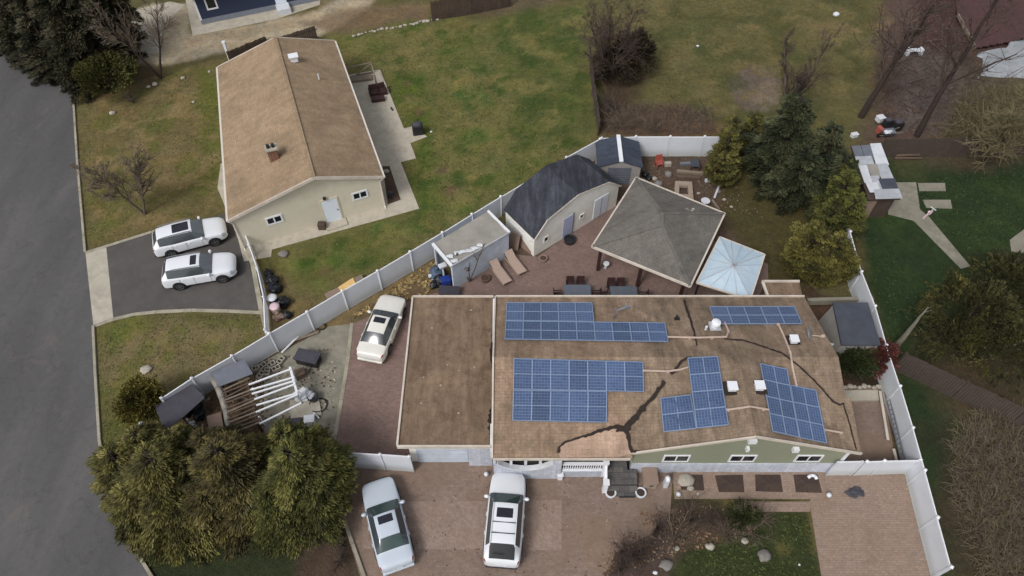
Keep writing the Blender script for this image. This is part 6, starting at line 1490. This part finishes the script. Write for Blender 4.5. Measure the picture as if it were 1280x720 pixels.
# bin bags and cans by the picket fence
bag(336,343,.26,'small black bin bag nearest the tan house by the picket fence', seed=5); bag(341,353,.42,'black bin bag second from the house by the picket fence', seed=6); bag(345,363,.46,'large black bin bag in the middle of the picket fence pile', seed=7)
bag(355,381,.40,'black bin bag at the right side of the picket fence pile', seed=8); bag(349,398,.32,'dusty pink bin bag at the bottom of the picket fence pile', 'ply_old', 9); bag(360,396,.28,'dark bin bag beside the dusty pink one', seed=10)
def can(px, py, label, mat, lid, r=.3, h=.75):
    p = P(px, py); t = thing('bin', label, 'bin', (p.x, p.y, 0)); m_ = MB(); m_.lathe([(r*.82, 0), (r, h), (r*.95, h)], (0,0,0), 16); m_.build('bin_body', mat, t, local=True, smooth=True)
    m_ = MB(); m_.lathe([(r*1.05, h), (r*1.05, h+.04), (r*.6, h+.09), (r*.2, h+.1)], (0,0,0), 16); m_.build('lid', lid, t, local=True, smooth=True)
can(344,381,'round bin with white lid among the black bags by the picket fence','black','white'); can(347,392,'pinkish bin at the bottom of the picket fence pile','beige','pink')
# sun loungers
def lounger(label, head, foot, first=None):
    a, b = P(*head, .3), P(*foot, .3); rz = math.atan2(b.y-a.y, b.x-a.x); c = (a+b)/2; c.z = 0
    if first: return copy_thing(first, c, rz, label)
    t = thing('sun_lounger', label, 'sun lounger', c, rz, 'sun loungers on the back patio')
    m_ = MB(); m_.box((.33,0,.34), (1.25,.6,.06)); m_.build('seat', 'tan_fabric', t, local=True, bevel=.02)
    m_ = MB(); m_.box((-.60,0,.52), (.78,.6,.06), 0, 0, math.radians(32)); m_.build('backrest', 'tan_fabric', t, local=True, bevel=.02)
    for s in (-1, 1): m_ = MB(); m_.beam((-.9,s*.33,.30), (.97,s*.33,.30), .05, .06); m_.build('side_rail', 'beige', t, local=True)
    for x in (-.75, .8):
        for s in (-1, 1): m_ = MB(); m_.box((x,s*.31,.14), (.05,.05,.28)); m_.build('leg', 'beige', t, local=True)
    return t
lg = lounger('tan sun lounger nearer the white tarp roofed shed', (616,329), (635,354)); lounger('tan sun lounger nearer the cream barn shed', (635,318), (653,341), lg)
# bin bags, tote and bench at the open shed end
bag(547,345,.5,'blue grey covered heap at the open end of the tarp roofed shed','bluegrey', 12); bag(550,353,.45,'black bin bag in front of the tarp roofed shed', seed=13); bag(543,358,.3,'small black bin bag nearest the long fence by the tarp roofed shed', seed=14); bag(560,356,.38,'black bin bag against the wall of the tarp roofed shed', seed=15)
m_ = MB(); p = P(557,351,.6); m_.box((p.x, p.y, .62), (.6,.45,.36), .3); m_.box((p.x, p.y, .82), (.66,.5,.06), .3); one(m_, 'tote', 'blue', 'bright blue plastic tote on the black bags by the tarp roofed shed', 'tote', bevel=.03)
for x, y, lab in ((538,348,'small white pail left of the blue grey heap'), (543,354,'second small white pail in front of the black bags')):
    p = P(x, y); m_ = MB(); m_.lathe([(.09,0),(.12,.22),(.10,.22)], (p.x, p.y, .1), 12); one(m_, 'pail', 'white', lab, 'pail', smooth=True)
bn = thing('bench', 'dark slatted bench beside the garage roof and tarp roofed shed', 'bench', P(562,368), -.1)
for k in range(6): m_ = MB(); m_.box((0,-.3+k*.12,.45), (1.35,.09,.04)); m_.build('slat', 'charcoal', bn, local=True)
for x in (-.55, .55): m_ = MB(); m_.box((x,-.25,.21), (.08,.08,.42)); m_.box((x,.28,.21), (.08,.08,.42)); m_.box((x,.0,.39), (.07,.5,.05)); m_.build('leg_frame', 'charcoal', bn, local=True)
def ring(px, py, r, label, mat='ply_old', name='planter', h=.25, fill='soil', grp=None):
    p = P(px, py); t = thing(name, label, 'planter', (p.x, p.y, 0), 0, grp); m_ = MB(); m_.lathe([(r*.9,0),(r,h),(r*.72,h),(r*.68,h*.6)], (0,0,0), 18); m_.build('rim', mat, t, local=True, smooth=False, bevel=.02)
    m_ = MB(); m_.lathe([(r*.7,h*.5),(r*.70,h*.75),(r*.3,h*.9)], (0,0,0), 14); m_.build('filling', fill, t, local=True); return t
ring(607,350,.32,'terracotta brown bowl planter below the three stemmed tree','wood_brown'); ring(679,325,.30,'tan round planter at the corner of the cream barn shed','ply_old'); ring(712,302,.42,'dark round fire bowl at the door of the cream barn shed','black','fire_bowl', .3, 'carblack')
WR = 'white ring planters beside the doormat'
ring(763,617,.30,'white ring planter left of the black doormat','white','planter', .2, 'soil_dk', WR); ring(800.5,617,.30,'white ring planter right of the black doormat','white','planter', .2, 'soil_dk', WR)
one(slab([(775,612),(794,612),(794,622),(774,622)], .026, .045), 'doormat', 'black', 'black doormat at the foot of the dark porch steps', 'doormat')
# dining sets
def chair(label, loc, rz, first=None):
    if first: return copy_thing(first, loc, rz, label)
    t = thing('patio_chair', label, 'chair', loc, rz, 'patio chairs around the dining tables')
    m_ = MB(); m_.box((0,0,.42), (.5,.5,.07)); m_.build('seat', 'redbrown', t, local=True, bevel=.02)
    m_ = MB(); m_.box((0,.25,.70), (.5,.05,.55), 0, math.radians(-8)); m_.build('backrest', 'redbrown', t, local=True, bevel=.02)
    for x in (-.22, .22):
        for y in (-.22, .22): m_ = MB(); m_.box((x,y,.19), (.04,.04,.38)); m_.build('leg', 'carblack', t, local=True)
        m_ = MB(); m_.box((x*1.15,0,.60), (.05,.48,.04)); m_.build('armrest', 'carblack', t, local=True)
    return t
def table(label, c, first=None):
    if first: return copy_thing(first, c, 0, label)
    t = thing('patio_table', label, 'table', c, 0, 'grey patio dining tables')
    m_ = MB(); m_.box((0,0,.72), (1.7,1.05,.04)); m_.build('tabletop', 'tablegrey', t, local=True, bevel=.02)
    m_ = MB(); m_.box((0,0,.67), (1.6,.95,.05)); m_.build('apron', 'carblack', t, local=True)
    for x in (-.75, .75):
        for y in (-.45, .45): m_ = MB(); m_.box((x,y,.33), (.06,.06,.66)); m_.build('leg', 'carblack', t, local=True)
    return t
ta = P(722,364,.72); tb = P(780,366,.72); ta.z = tb.z = 0
T1 = table('grey patio table nearest the tan sun loungers', ta); table('grey patio table nearest the pavilion', tb, T1)
c1 = chair('maroon patio chair behind the left grey table, left of its pair', ta+Vector((-.42,.75,0)), 0)
chair('maroon patio chair behind the left grey table, right of its pair', ta+Vector((.25,.75,0)), 0, c1)
chair('maroon patio chair behind the right grey table, left of its pair', tb+Vector((-.72,.75,0)), 0, c1)
chair('maroon patio chair behind the right grey table, right of its pair', tb+Vector((-.12,.75,0)), 0, c1)
chair('maroon patio chair at the left end of the left grey table', ta+Vector((-1.25,-.1,0)), math.pi/2, c1)
chair('maroon patio chair between the two grey tables, at the left table', ta+Vector((1.2,-.1,0)), -math.pi/2, c1)
chair('maroon patio chair between the two grey tables, at the right table', tb+Vector((-1.25,-.1,0)), math.pi/2, c1)
chair('maroon patio chair at the right end of the right grey table', tb+Vector((1.25,-.1,0)), -math.pi/2, c1)
p = P(757,335); m_ = MB(); m_.lathe([(.14,0),(.08,.12),(.18,.4),(.22,.5),(.17,.5)], (p.x, p.y, 0), 14); one(m_, 'urn', 'white', 'small white garden urn under the left corner of the pavilion', 'urn', smooth=True)
# yard behind pavilion
def fire_pit():
    t = thing('fire_pit', 'square brick fire pit with ash hollow behind the pavilion', 'fire pit', P(854,238)); q = [P(844,226,.35), P(865,227,.35), P(867,249,.35), P(843,247,.35)]; c = sum(q, Vector())/4
    for a, b in zip(q, q[1:]+q[:1]):
        i0, i1 = c+(a-c)*.5, c+(b-c)*.5; m_ = MB(); m_.prism([(a.x,a.y),(b.x,b.y),(i1.x,i1.y),(i0.x,i0.y)], 0, .35); m_.build('brick_side', 'beige', t)
    m_ = MB(); m_.prism([((c+(p-c)*.5).x, (c+(p-c)*.5).y) for p in q], .01, .12); m_.build('ash_bed', 'soil_dk', t)
fire_pit()
for k, (a, b, mt, lab) in enumerate((((846,214),(879,217),'wood','thick pale sleeper beam behind the square fire pit'), ((850,205),(872,204),'metal_g','dark grey beam close to the back white fence'), ((846,221),(876,222),'wood_brown','brown sleeper beam between the pale beam and fire pit'), ((872,200),(886,218),'wood_dk','dark slanting beam beside the upright evergreen'), ((893,247),(900,229),'white','white pole standing askew by the yellowish evergreen'), ((890,250),(899,262),'wood','short grey log by the round white table'))):
    m_ = MB(); m_.beam(P(*a, .12), P(*b, .14), .24 if k < 3 else .14, .2 if k < 3 else .12); one(m_, 'beam', mt, lab, 'beam')
p = P(882,251,.6); rt = thing('round_table', 'round white garden table right of the fire pit', 'table', (p.x, p.y, 0)); m_ = MB(); m_.lathe([(.3,.58),(.32,.6),(.32,.63),(.3,.64)], (0,0,0), 20); m_.build('tabletop', 'white', rt, local=True); m_ = MB(); m_.lathe([(.18,0),(.04,.06),(.04,.58)], (0,0,0), 10); m_.build('pedestal', 'white', rt, local=True)
p = P(823,208); rc = thing('garden_chair', 'faded red plastic chair behind the pavilion', 'chair', (p.x, p.y, 0), .2)
m_ = MB(); m_.box((0,0,.4), (.5,.5,.06)); m_.build('seat', 'red', rc, local=True); m_ = MB(); m_.box((0,.26,.68), (.5,.05,.5)); m_.build('backrest', 'red', rc, local=True)
for s in (-.24, .24):
    m_ = MB(); m_.box((s,0,.6), (.06,.5,.04)); m_.build('armrest', 'red', rc, local=True)
    for y in (-.22, .22): m_ = MB(); m_.box((s,y,.19), (.05,.05,.38)); m_.build('leg', 'red', rc, local=True)
m_ = MB(); p = P(834,207); m_.box((p.x, p.y, .15), (.5,.3,.3), .1); one(m_, 'crate', 'stone', 'small pale crate right of the faded red chair', 'crate')
m_ = MB(); p = P(884,227); m_.box((p.x, p.y, .12), (.36,.18,.24), .1); one(m_, 'crate', 'white', 'tiny white crate above the round white table', 'crate')
legged_panel('trestle', 'dark green covered trestle close to the back white fence', 'trestle', [(864,199),(873,199),(875,208),(864,208)], .5, .05, 'slate')
for k, (x, y, r, m2) in enumerate(((835,219,.32,'stone_g'),(823,231,.35,'stone_g'),(818,224,.2,'stone'),(806,219,.3,'bag'),(811,224,.25,'bag'),(827,240,.2,'stone_g'),(887,212,.2,'stone'),(898,240,.18,'stone_g'),(905,250,.15,'stone'),(873,242,.14,'stone'),(893,220,.2,'stone_g'),(914,259,.12,'stone'))):
    rock(x, y, r, 'rough lump of stone or rubble in the yard behind the pavilion', m2, k, group='rubble behind the pavilion', name='rubble', cat='rubble')
# middle house patio
def wicker(label, px, py, first=None):
    p = P(px, py); p.z = 0
    if first: return copy_thing(first, p, math.radians(20), label)
    t = thing('wicker_chair', label, 'armchair', p, math.radians(20), 'dark wicker armchairs on the patio')
    m_ = MB(); m_.box((0,-.02,.22), (.62,.6,.36)); m_.build('seat', 'redbrown', t, local=True, bevel=.03)
    m_ = MB(); m_.box((0,.3,.5), (.66,.1,.75)); m_.build('backrest', 'redbrown', t, local=True, bevel=.03)
    for s in (-.34, .34): m_ = MB(); m_.box((s,0,.32), (.1,.66,.6)); m_.build('armrest', 'redbrown', t, local=True, bevel=.03)
    return t
wc = wicker('dark wicker armchair nearest the tan roof edge', 468, 119); wicker('dark wicker armchair nearest the lawn', 478, 117, wc)
m_ = MB(); p = P(473,126); m_.box((p.x, p.y, .2), (1.1,.5,.32), math.radians(12)); one(m_, 'coffee_table', 'redbrown', 'low dark wicker table in front of the two armchairs', 'table', bevel=.03)
def grill(px, py, label, s=1.0):
    p = P(px, py); t = thing('grill', label, 'grill', (p.x, p.y, 0), .2)
    m_ = MB(); m_.box((0,0,.45*s), (.85*s,.6*s,.9*s)); m_.build('cover', 'black', t, local=True, bevel=.08); m_ = MB(); m_.blob((0,0,.9*s), (.4*s,.3*s,.2*s), 2, .05); m_.build('hood', 'charcoal', t, local=True, smooth=True)
    for x in (-.35, .35): m_ = MB(); m_.tube((x*s,.25*s,.07), (x*s,.33*s,.07), .07, n=10); m_.build('wheel', 'carblack', t, local=True)
grill(523,167,'black covered grill on the concrete step of the tan roofed house'); grill(1119,162,'black covered grill at the foot of the tall bare trees', .9); grill(1107,158,'second black covered grill beside the white crate at the upper right', .75)
m_ = MB(); p = P(490,137); m_.box((p.x, p.y, .05), (.12,.4,.1), .5); one(m_, 'brush', 'carblack', 'small dark hand brush lying on the patio edge', 'brush')
def wooden_gate():
    t = thing('corral_gate', 'weathered wooden corral frame with diagonal brace beside the tan roof', 'gate', P(452,108))
    a, b = P(436,98), P(466,92); c = P(471,108)
    for p, q, z in ((a, b, 1.05), (a, b, .15), (b, c, 1.05)): m_ = MB(); m_.beam(p+Vector((0,0,z)), q+Vector((0,0,z)), .1, .1); m_.build('rail', 'wood', t)
    for p in (a, b, c): m_ = MB(); m_.box((p.x, p.y, .55), (.12,.12,1.1)); m_.build('post', 'wood', t)
    m_ = MB(); m_.beam(a.lerp(b,.25)+Vector((0,-.1,.15)), b+Vector((0,-.1,1.0)), .1, .08); m_.build('brace', 'wood', t)
    m_ = MB(); m_.box(((a.x+b.x)/2, (a.y+b.y)/2-.55, .12), (2.1,.7,.22), .2); m_.build('base_boards', 'wood', t)
wooden_gate()
rock(483,215,.22,'pale yellow stone at the top of the narrow planting bed','stone',3); 
m_ = MB(); p = P(488,244); m_.blob((p.x, p.y, .12), (.25,.3,.14), 2, .3, 6); one(m_, 'bin_bag', 'bag', 'black plastic lump in the narrow planting bed', 'bin bag')
# garden and steps
def planter_box():
    t = thing('planter_box', 'beige box planter right of the dark porch steps', 'planter', P(811,603)); 
    m_ = MB(); a = P(811,607); m_.box((a.x, a.y+.25, .35), (.7,.85,.7)); m_.build('box', 'beige', t, bevel=.02); m_ = MB(); m_.box((a.x, a.y+.25, .72), (.78,.92,.05)); m_.build('lid', 'ply_old', t); m_ = MB(); m_.box((a.x+.05, a.y-.185, .4), (.2,.03,.1)); m_.build('handle', 'carblack', t)
planter_box()
st = thing('mailbox', 'slim white mailbox standing on dark soil right of the porch steps', 'mailbox', P(831,608)); p = P(831,607); m_ = MB(); m_.box((p.x, p.y, .45), (.22,.3,.9)); m_.build('case', 'white', st, bevel=.02); m_ = MB(); m_.blob((p.x, p.y, .95), (.13,.17,.12), 2, 0); m_.build('dome', 'vinyl_trim', st, smooth=True)
for x, y, lab in ((847,620,'white ball lamp at the left corner of the garden path'), (1034,621,'white ball lamp at the right corner of the garden path'), (608,595,'white ball lamp at the foot of the porch wall beside the car')):
    p = P(x, y); t = thing('ball_lamp', lab, 'garden lamp', (p.x, p.y, 0), 0, 'white ball lamps along the front'); m_ = MB(); m_.blob((0,0,.26), (.13,.13,.13), 3, 0); m_.build('globe', 'white', t, local=True, smooth=True); m_ = MB(); m_.lathe([(.07,0),(.05,.05),(.04,.15)], (0,0,0), 10); m_.build('stem', 'grey', t, local=True)
for k, (x, y, r, lab, m2) in enumerate(((930,676,.20,'round white stone at the edge of the front lawn','stone'),(887,684,.24,'pointed tan stone in the front garden','stone'),(845.5,686,.17,'small tan stone beside the pale leafless shrub','stone'),(832,706,.33,'flat grey stone at the lower left of the front lawn','stone_g'),(819,716,.12,'small white stone in the purple leafless shrubs','white'),(955,695,.36,'round grey stone lid set in the front lawn','stone_g'),(857,601,.42,'flat oval stone in the first garden bed','stone'),(863,611,.2,'tan stone below the oval one in the first garden bed','stone'),(873,618,.15,'little pale stone at the edge of the first garden bed','stone'),(999,706,.06,'tiny white pebble on the front lawn','white'))):
    rock(x, y, r, lab, m2, k, .35 if r > .3 else .7)
m_ = MB(); pts = [P(1010,597,.15), P(1014,594,.2), P(1019,595,.2), P(1021,599,.15)]
for a, b in zip(pts, pts[1:]): m_.tube(a, b, .09, .09, 8)
one(m_, 'downspout_elbow', 'vinyl_trim', 'curved white pipe elbow in the last garden bed', 'pipe', smooth=True)
m_ = MB(); p = P(1069,617); m_.blob((p.x, p.y, .08), (.42,.24,.1), 3, .4, 5); one(m_, 'cloth', 'charcoal', 'crumpled dark cloth on the side patio near the gate', 'cloth')
for k, (a, b, lab) in enumerate((((1100,489),(1110,550),'long white board leaning in the narrow passage by the boundary fence'), ((1117,561),(1121,577),'short white board lying by the gate end of the passage'))):
    m_ = MB(); m_.beam(P(*a, .25), P(*b, .25), .14, .05); one(m_, 'board', 'trim', lab, 'board')
ld = thing('ladder', 'grey ladder lying against the foot of the right boundary fence', 'ladder', P(1115,530)); a0, a1, b0, b1 = P(1106,490,.3), P(1126,575,.3), P(1110,488,.6), P(1131,573,.6)
for p, q in ((a0, a1), (b0, b1)): m_ = MB(); m_.beam(p, q, .05, .06); m_.build('rail', 'metal_g', ld)
for k in range(1, 14): m_ = MB(); m_.tube(a0.lerp(a1, k/14), b0.lerp(b1, k/14), .02, n=6); m_.build('rung', 'metal_g', ld)
one(slab([(1053,488),(1097,487),(1099,500),(1055,501)], 0, .16), 'step', 'concrete', 'pale concrete step at the head of the side passage', 'step')
m_ = MB(); m_.beam(P(1008,377,.4), P(1090,375,.4), .25, .45); one(m_, 'low_wall', 'concrete_dk', 'low beige garden wall behind the grey garden shed', 'wall')
for k in range(9): rock(1050+k*6, 484+math.sin(k*2)*1.0, .13+.03*(k % 3), 'small edging stone in the row above the concrete step', 'stone', k, group='edging stones above the step')
# upper right yard
wb = thing('garden_bench', 'white garden bench between the tall bare trees at the upper right', 'bench', P(1141,68), .05)
for k in range(3): m_ = MB(); m_.box((0,-.15+k*.17,.42), (1.2,.13,.04)); m_.build('slat', 'white', wb, local=True)
for s in (-1, 1): m_ = MB(); m_.box((s*.6,0,.3), (.24,.5,.6)); m_.build('end_block', 'white', wb, local=True, bevel=.03)
for x, y, mt, lab, s in ((1099,151,'white','white crate beside the black grill at the upper right',(.55,.5,.4)), (1067,171,'white','small white tub below the tall bare tree',(.5,.35,.3)), (1098,166,'red','faded red bin by the patchwork shed',(.3,.5,.5))):
    p = P(x, y); m_ = MB(); m_.box((p.x, p.y, s[2]/2), s, .3); m_.box((p.x, p.y, s[2]), (s[0]*1.1, s[1]*1.1, .05), .3); one(m_, 'crate', mt, lab, 'crate', bevel=.03)
def wheelbarrow():
    p = P(1107,171); t = thing('wheelbarrow', 'grey wheelbarrow with white load behind the patchwork shed', 'wheelbarrow', (p.x, p.y, 0), .1)
    m_ = MB(); m_.add([(-.5,-.3,.55),(.5,-.35,.6),(.5,.35,.6),(-.5,.3,.55),(-.3,-.2,.28),(.3,-.2,.25),(.3,.2,.25),(-.3,.2,.28)], [(4,7,6,5),(0,4,5,1),(1,5,6,2),(2,6,7,3),(3,7,4,0)]); m_.build('tray', 'metal_g', t, local=True)
    m_ = MB(); m_.tube((-.6,-.05,.2), (-.6,.05,.2), .2, n=14); m_.build('wheel', 'tyre', t, local=True)
    for s in (-1, 1): m_ = MB(); m_.beam((-.6,s*.08,.2), (1.0,s*.3,.6), .04, .04); m_.build('handle', 'wood', t, local=True)
    m_ = MB(); m_.blob((0,0,.5), (.35,.22,.12), 2, .3, 3); m_.build('load', 'white', t, local=True)
wheelbarrow()
def pool_cover():
    q = [P(1228,66), P(1345,38), P(1350,100), P(1218,99)]; m_ = MB(); n1, n2 = 44, 26
    for j in range(n2+1):
        for i in range(n1+1):
            p = bilin(q, i/n1, j/n2); e = min(1, min(i, n1-i, j, n2-j)/3)
            w = Vector((noise.noise(Vector((p.x*.5, p.y*.5, 7)))*1.2, noise.noise(Vector((p.x*.5, p.y*.5, 17)))*.9, 0))
            m_.v.append(Vector((p.x, p.y, .04+.3*e+.16*noise.noise(Vector((p.x*.9, p.y*.9, 2)))*e))+w)
    m_.f = [(j*(n1+1)+i, (j+1)*(n1+1)+i, (j+1)*(n1+1)+i+1, j*(n1+1)+i+1) for j in range(n2) for i in range(n1)]
    one(m_, 'pool_cover', 'tarp_w', 'large pale wrinkled cover at the upper right under the bare trees', 'pool cover', smooth=True)
pool_cover()
rock(1237,49,.28,'white round stone beside the pale pool cover','white',2); rock(1045,19,.30,'white stone on the far lawn','white',3); rock(872,58,.14,'tiny white stone in the middle of the far lawn','white',4); rock(776,158,.2,'pale stone behind the little slate roofed shed','stone',5)
rock(183,462,.34,'pale flat stone on the lawn above the round bush','stone',6,.3); rock(539,165,.10,'tiny white stone beside the covered grill','white',7); rock(355,318,.35,'grey stone at the end of the tan house walk','stone_g',8,.4)
for k, (x, y, lab) in enumerate(((170,88,'nearest the pale dirt drive'),(186,109,'below the two stemmed tree'),(194,106,'under the two stemmed tree'),(242,128,'in the middle of the lawn by the road'),(229,98,'near the dark fence on the lawn'),(141,142,'below the olive bush'),(262,90,'beside the tan roof corner'))):
    rock(x, y, .14+.05*(k % 3), 'small pale stone '+lab, 'stone', k)
for k in range(30): rock(440+k*3.8+random.uniform(-2,2), 45-k*.76+random.uniform(-1,1), random.uniform(.08,.22), 'rough pale stone in the row edging the far lawn', 'stone', k, .5, group='stones in the row edging the far lawn')
def toy():
    p = P(1158,271); t = thing('toy_bike', 'pale pink childrens bike on the edge of the footpath', 'toy bike', (p.x, p.y, 0), .6)
    for x in (-.35, .35):
        m_ = MB(); n = 16
        for q in range(n): a, b = 6.283*q/n, 6.283*(q+1)/n; m_.tube((x+.2*math.cos(a),0,.2+.2*math.sin(a)), (x+.2*math.cos(b),0,.2+.2*math.sin(b)), .03, n=5, cap=False)
        m_.build('wheel', 'pink', t, local=True)
    m_ = MB()
    for a, b in (((-.35,0,.2),(-.1,0,.5)), ((-.1,0,.5),(.28,0,.5)), ((.28,0,.5),(.35,0,.2)), ((-.1,0,.5),(.05,0,.2)), ((.05,0,.2),(-.35,0,.2)), ((.05,0,.2),(.28,0,.5))): m_.tube(a, b, .035, n=6)
    m_.build('frame', 'pink', t, local=True)
    m_ = MB(); m_.beam((.26,-.22,.68), (.26,.22,.68), .05, .05); m_.tube((.28,0,.5), (.26,0,.68), .03, n=6); m_.build('handlebar', 'white', t, local=True); m_ = MB(); m_.blob((-.12,0,.58), (.15,.09,.05), 2, .05); m_.build('saddle', 'pink', t, local=True)
toy()
wp = thing('wood_pile', 'low pile of weathered logs right of the patchwork shed', 'wood pile', P(1133,193))
for k in range(7): m_ = MB(); y = 188+(k % 4)*3.2; m_.tube(P(1116+(k*3) % 7, y, .12+.15*(k//4)), P(1146+(k*5) % 9, y-1+(k % 2), .14+.15*(k//4)), .10, .09, 8); m_.build('log', 'wood_brown', wp)
m_ = MB(); p = P(187,541); m_.box((p.x, p.y, .55), (.12,.12,1.1)); m_.box((p.x, p.y, 1.13), (.2,.2,.08)); one(m_, 'post', 'white', 'short white post behind the cypress left of the black lean-to', 'post')
for k, (x, y, a) in enumerate(((1180,60,.8),(1150,100,.4),(1195,40,-.6),(1168,58,1.9),(1165,52,.2),(1138,135,2.2),(1176,155,.3),(1190,158,-.2))):
    p = P(x, y); m_ = MB(); m_.beam((p.x-math.cos(a)*.9, p.y-math.sin(a)*.9, .08), (p.x+math.cos(a)*.9, p.y+math.sin(a)*.9, .12), .14, .06); one(m_, 'plank', 'wood_brown', 'loose weathered plank on the leafy ground at the upper right', 'plank', 'loose planks at the upper right')

dk2 = thing('deck', 'dark red brown timber deck in the upper right corner beyond the bare trees', 'deck', P(1240,20))
q = [P(1190,-40,.4), P(1197,18,.4), P(1219,60,.4), P(1262,52,.4), P(1350,30,.4), P(1350,-60,.4)]; pp = [(p.x, p.y) for p in q]
M['deck_red'] = simple('red_brown_deck', L(78, 50, 50), .85, .25, 3, dirt=L(56, 42, 42), damt=.7, bump=.3)
a = min(p[1] for p in pp); b = max(p[1] for p in pp); y = a
k = 0
while y < b and k < 90:
    xs = [pp[i][0]+(y-pp[i][1])*(pp[(i+1) % 6][0]-pp[i][0])/(pp[(i+1) % 6][1]-pp[i][1]) for i in range(6) if (pp[i][1] > y) != (pp[(i+1) % 6][1] > y)]
    if len(xs) >= 2: m_ = MB(); m_.box(((min(xs)+max(xs))/2, y, .38), (max(xs)-min(xs), .19, .04)); m_.build('deck_board', 'deck_red', dk2)
    y += .2; k += 1
m_ = MB(); m_.beam(q[1], q[2], .1, .3); m_.build('rim_board', 'wood', dk2)
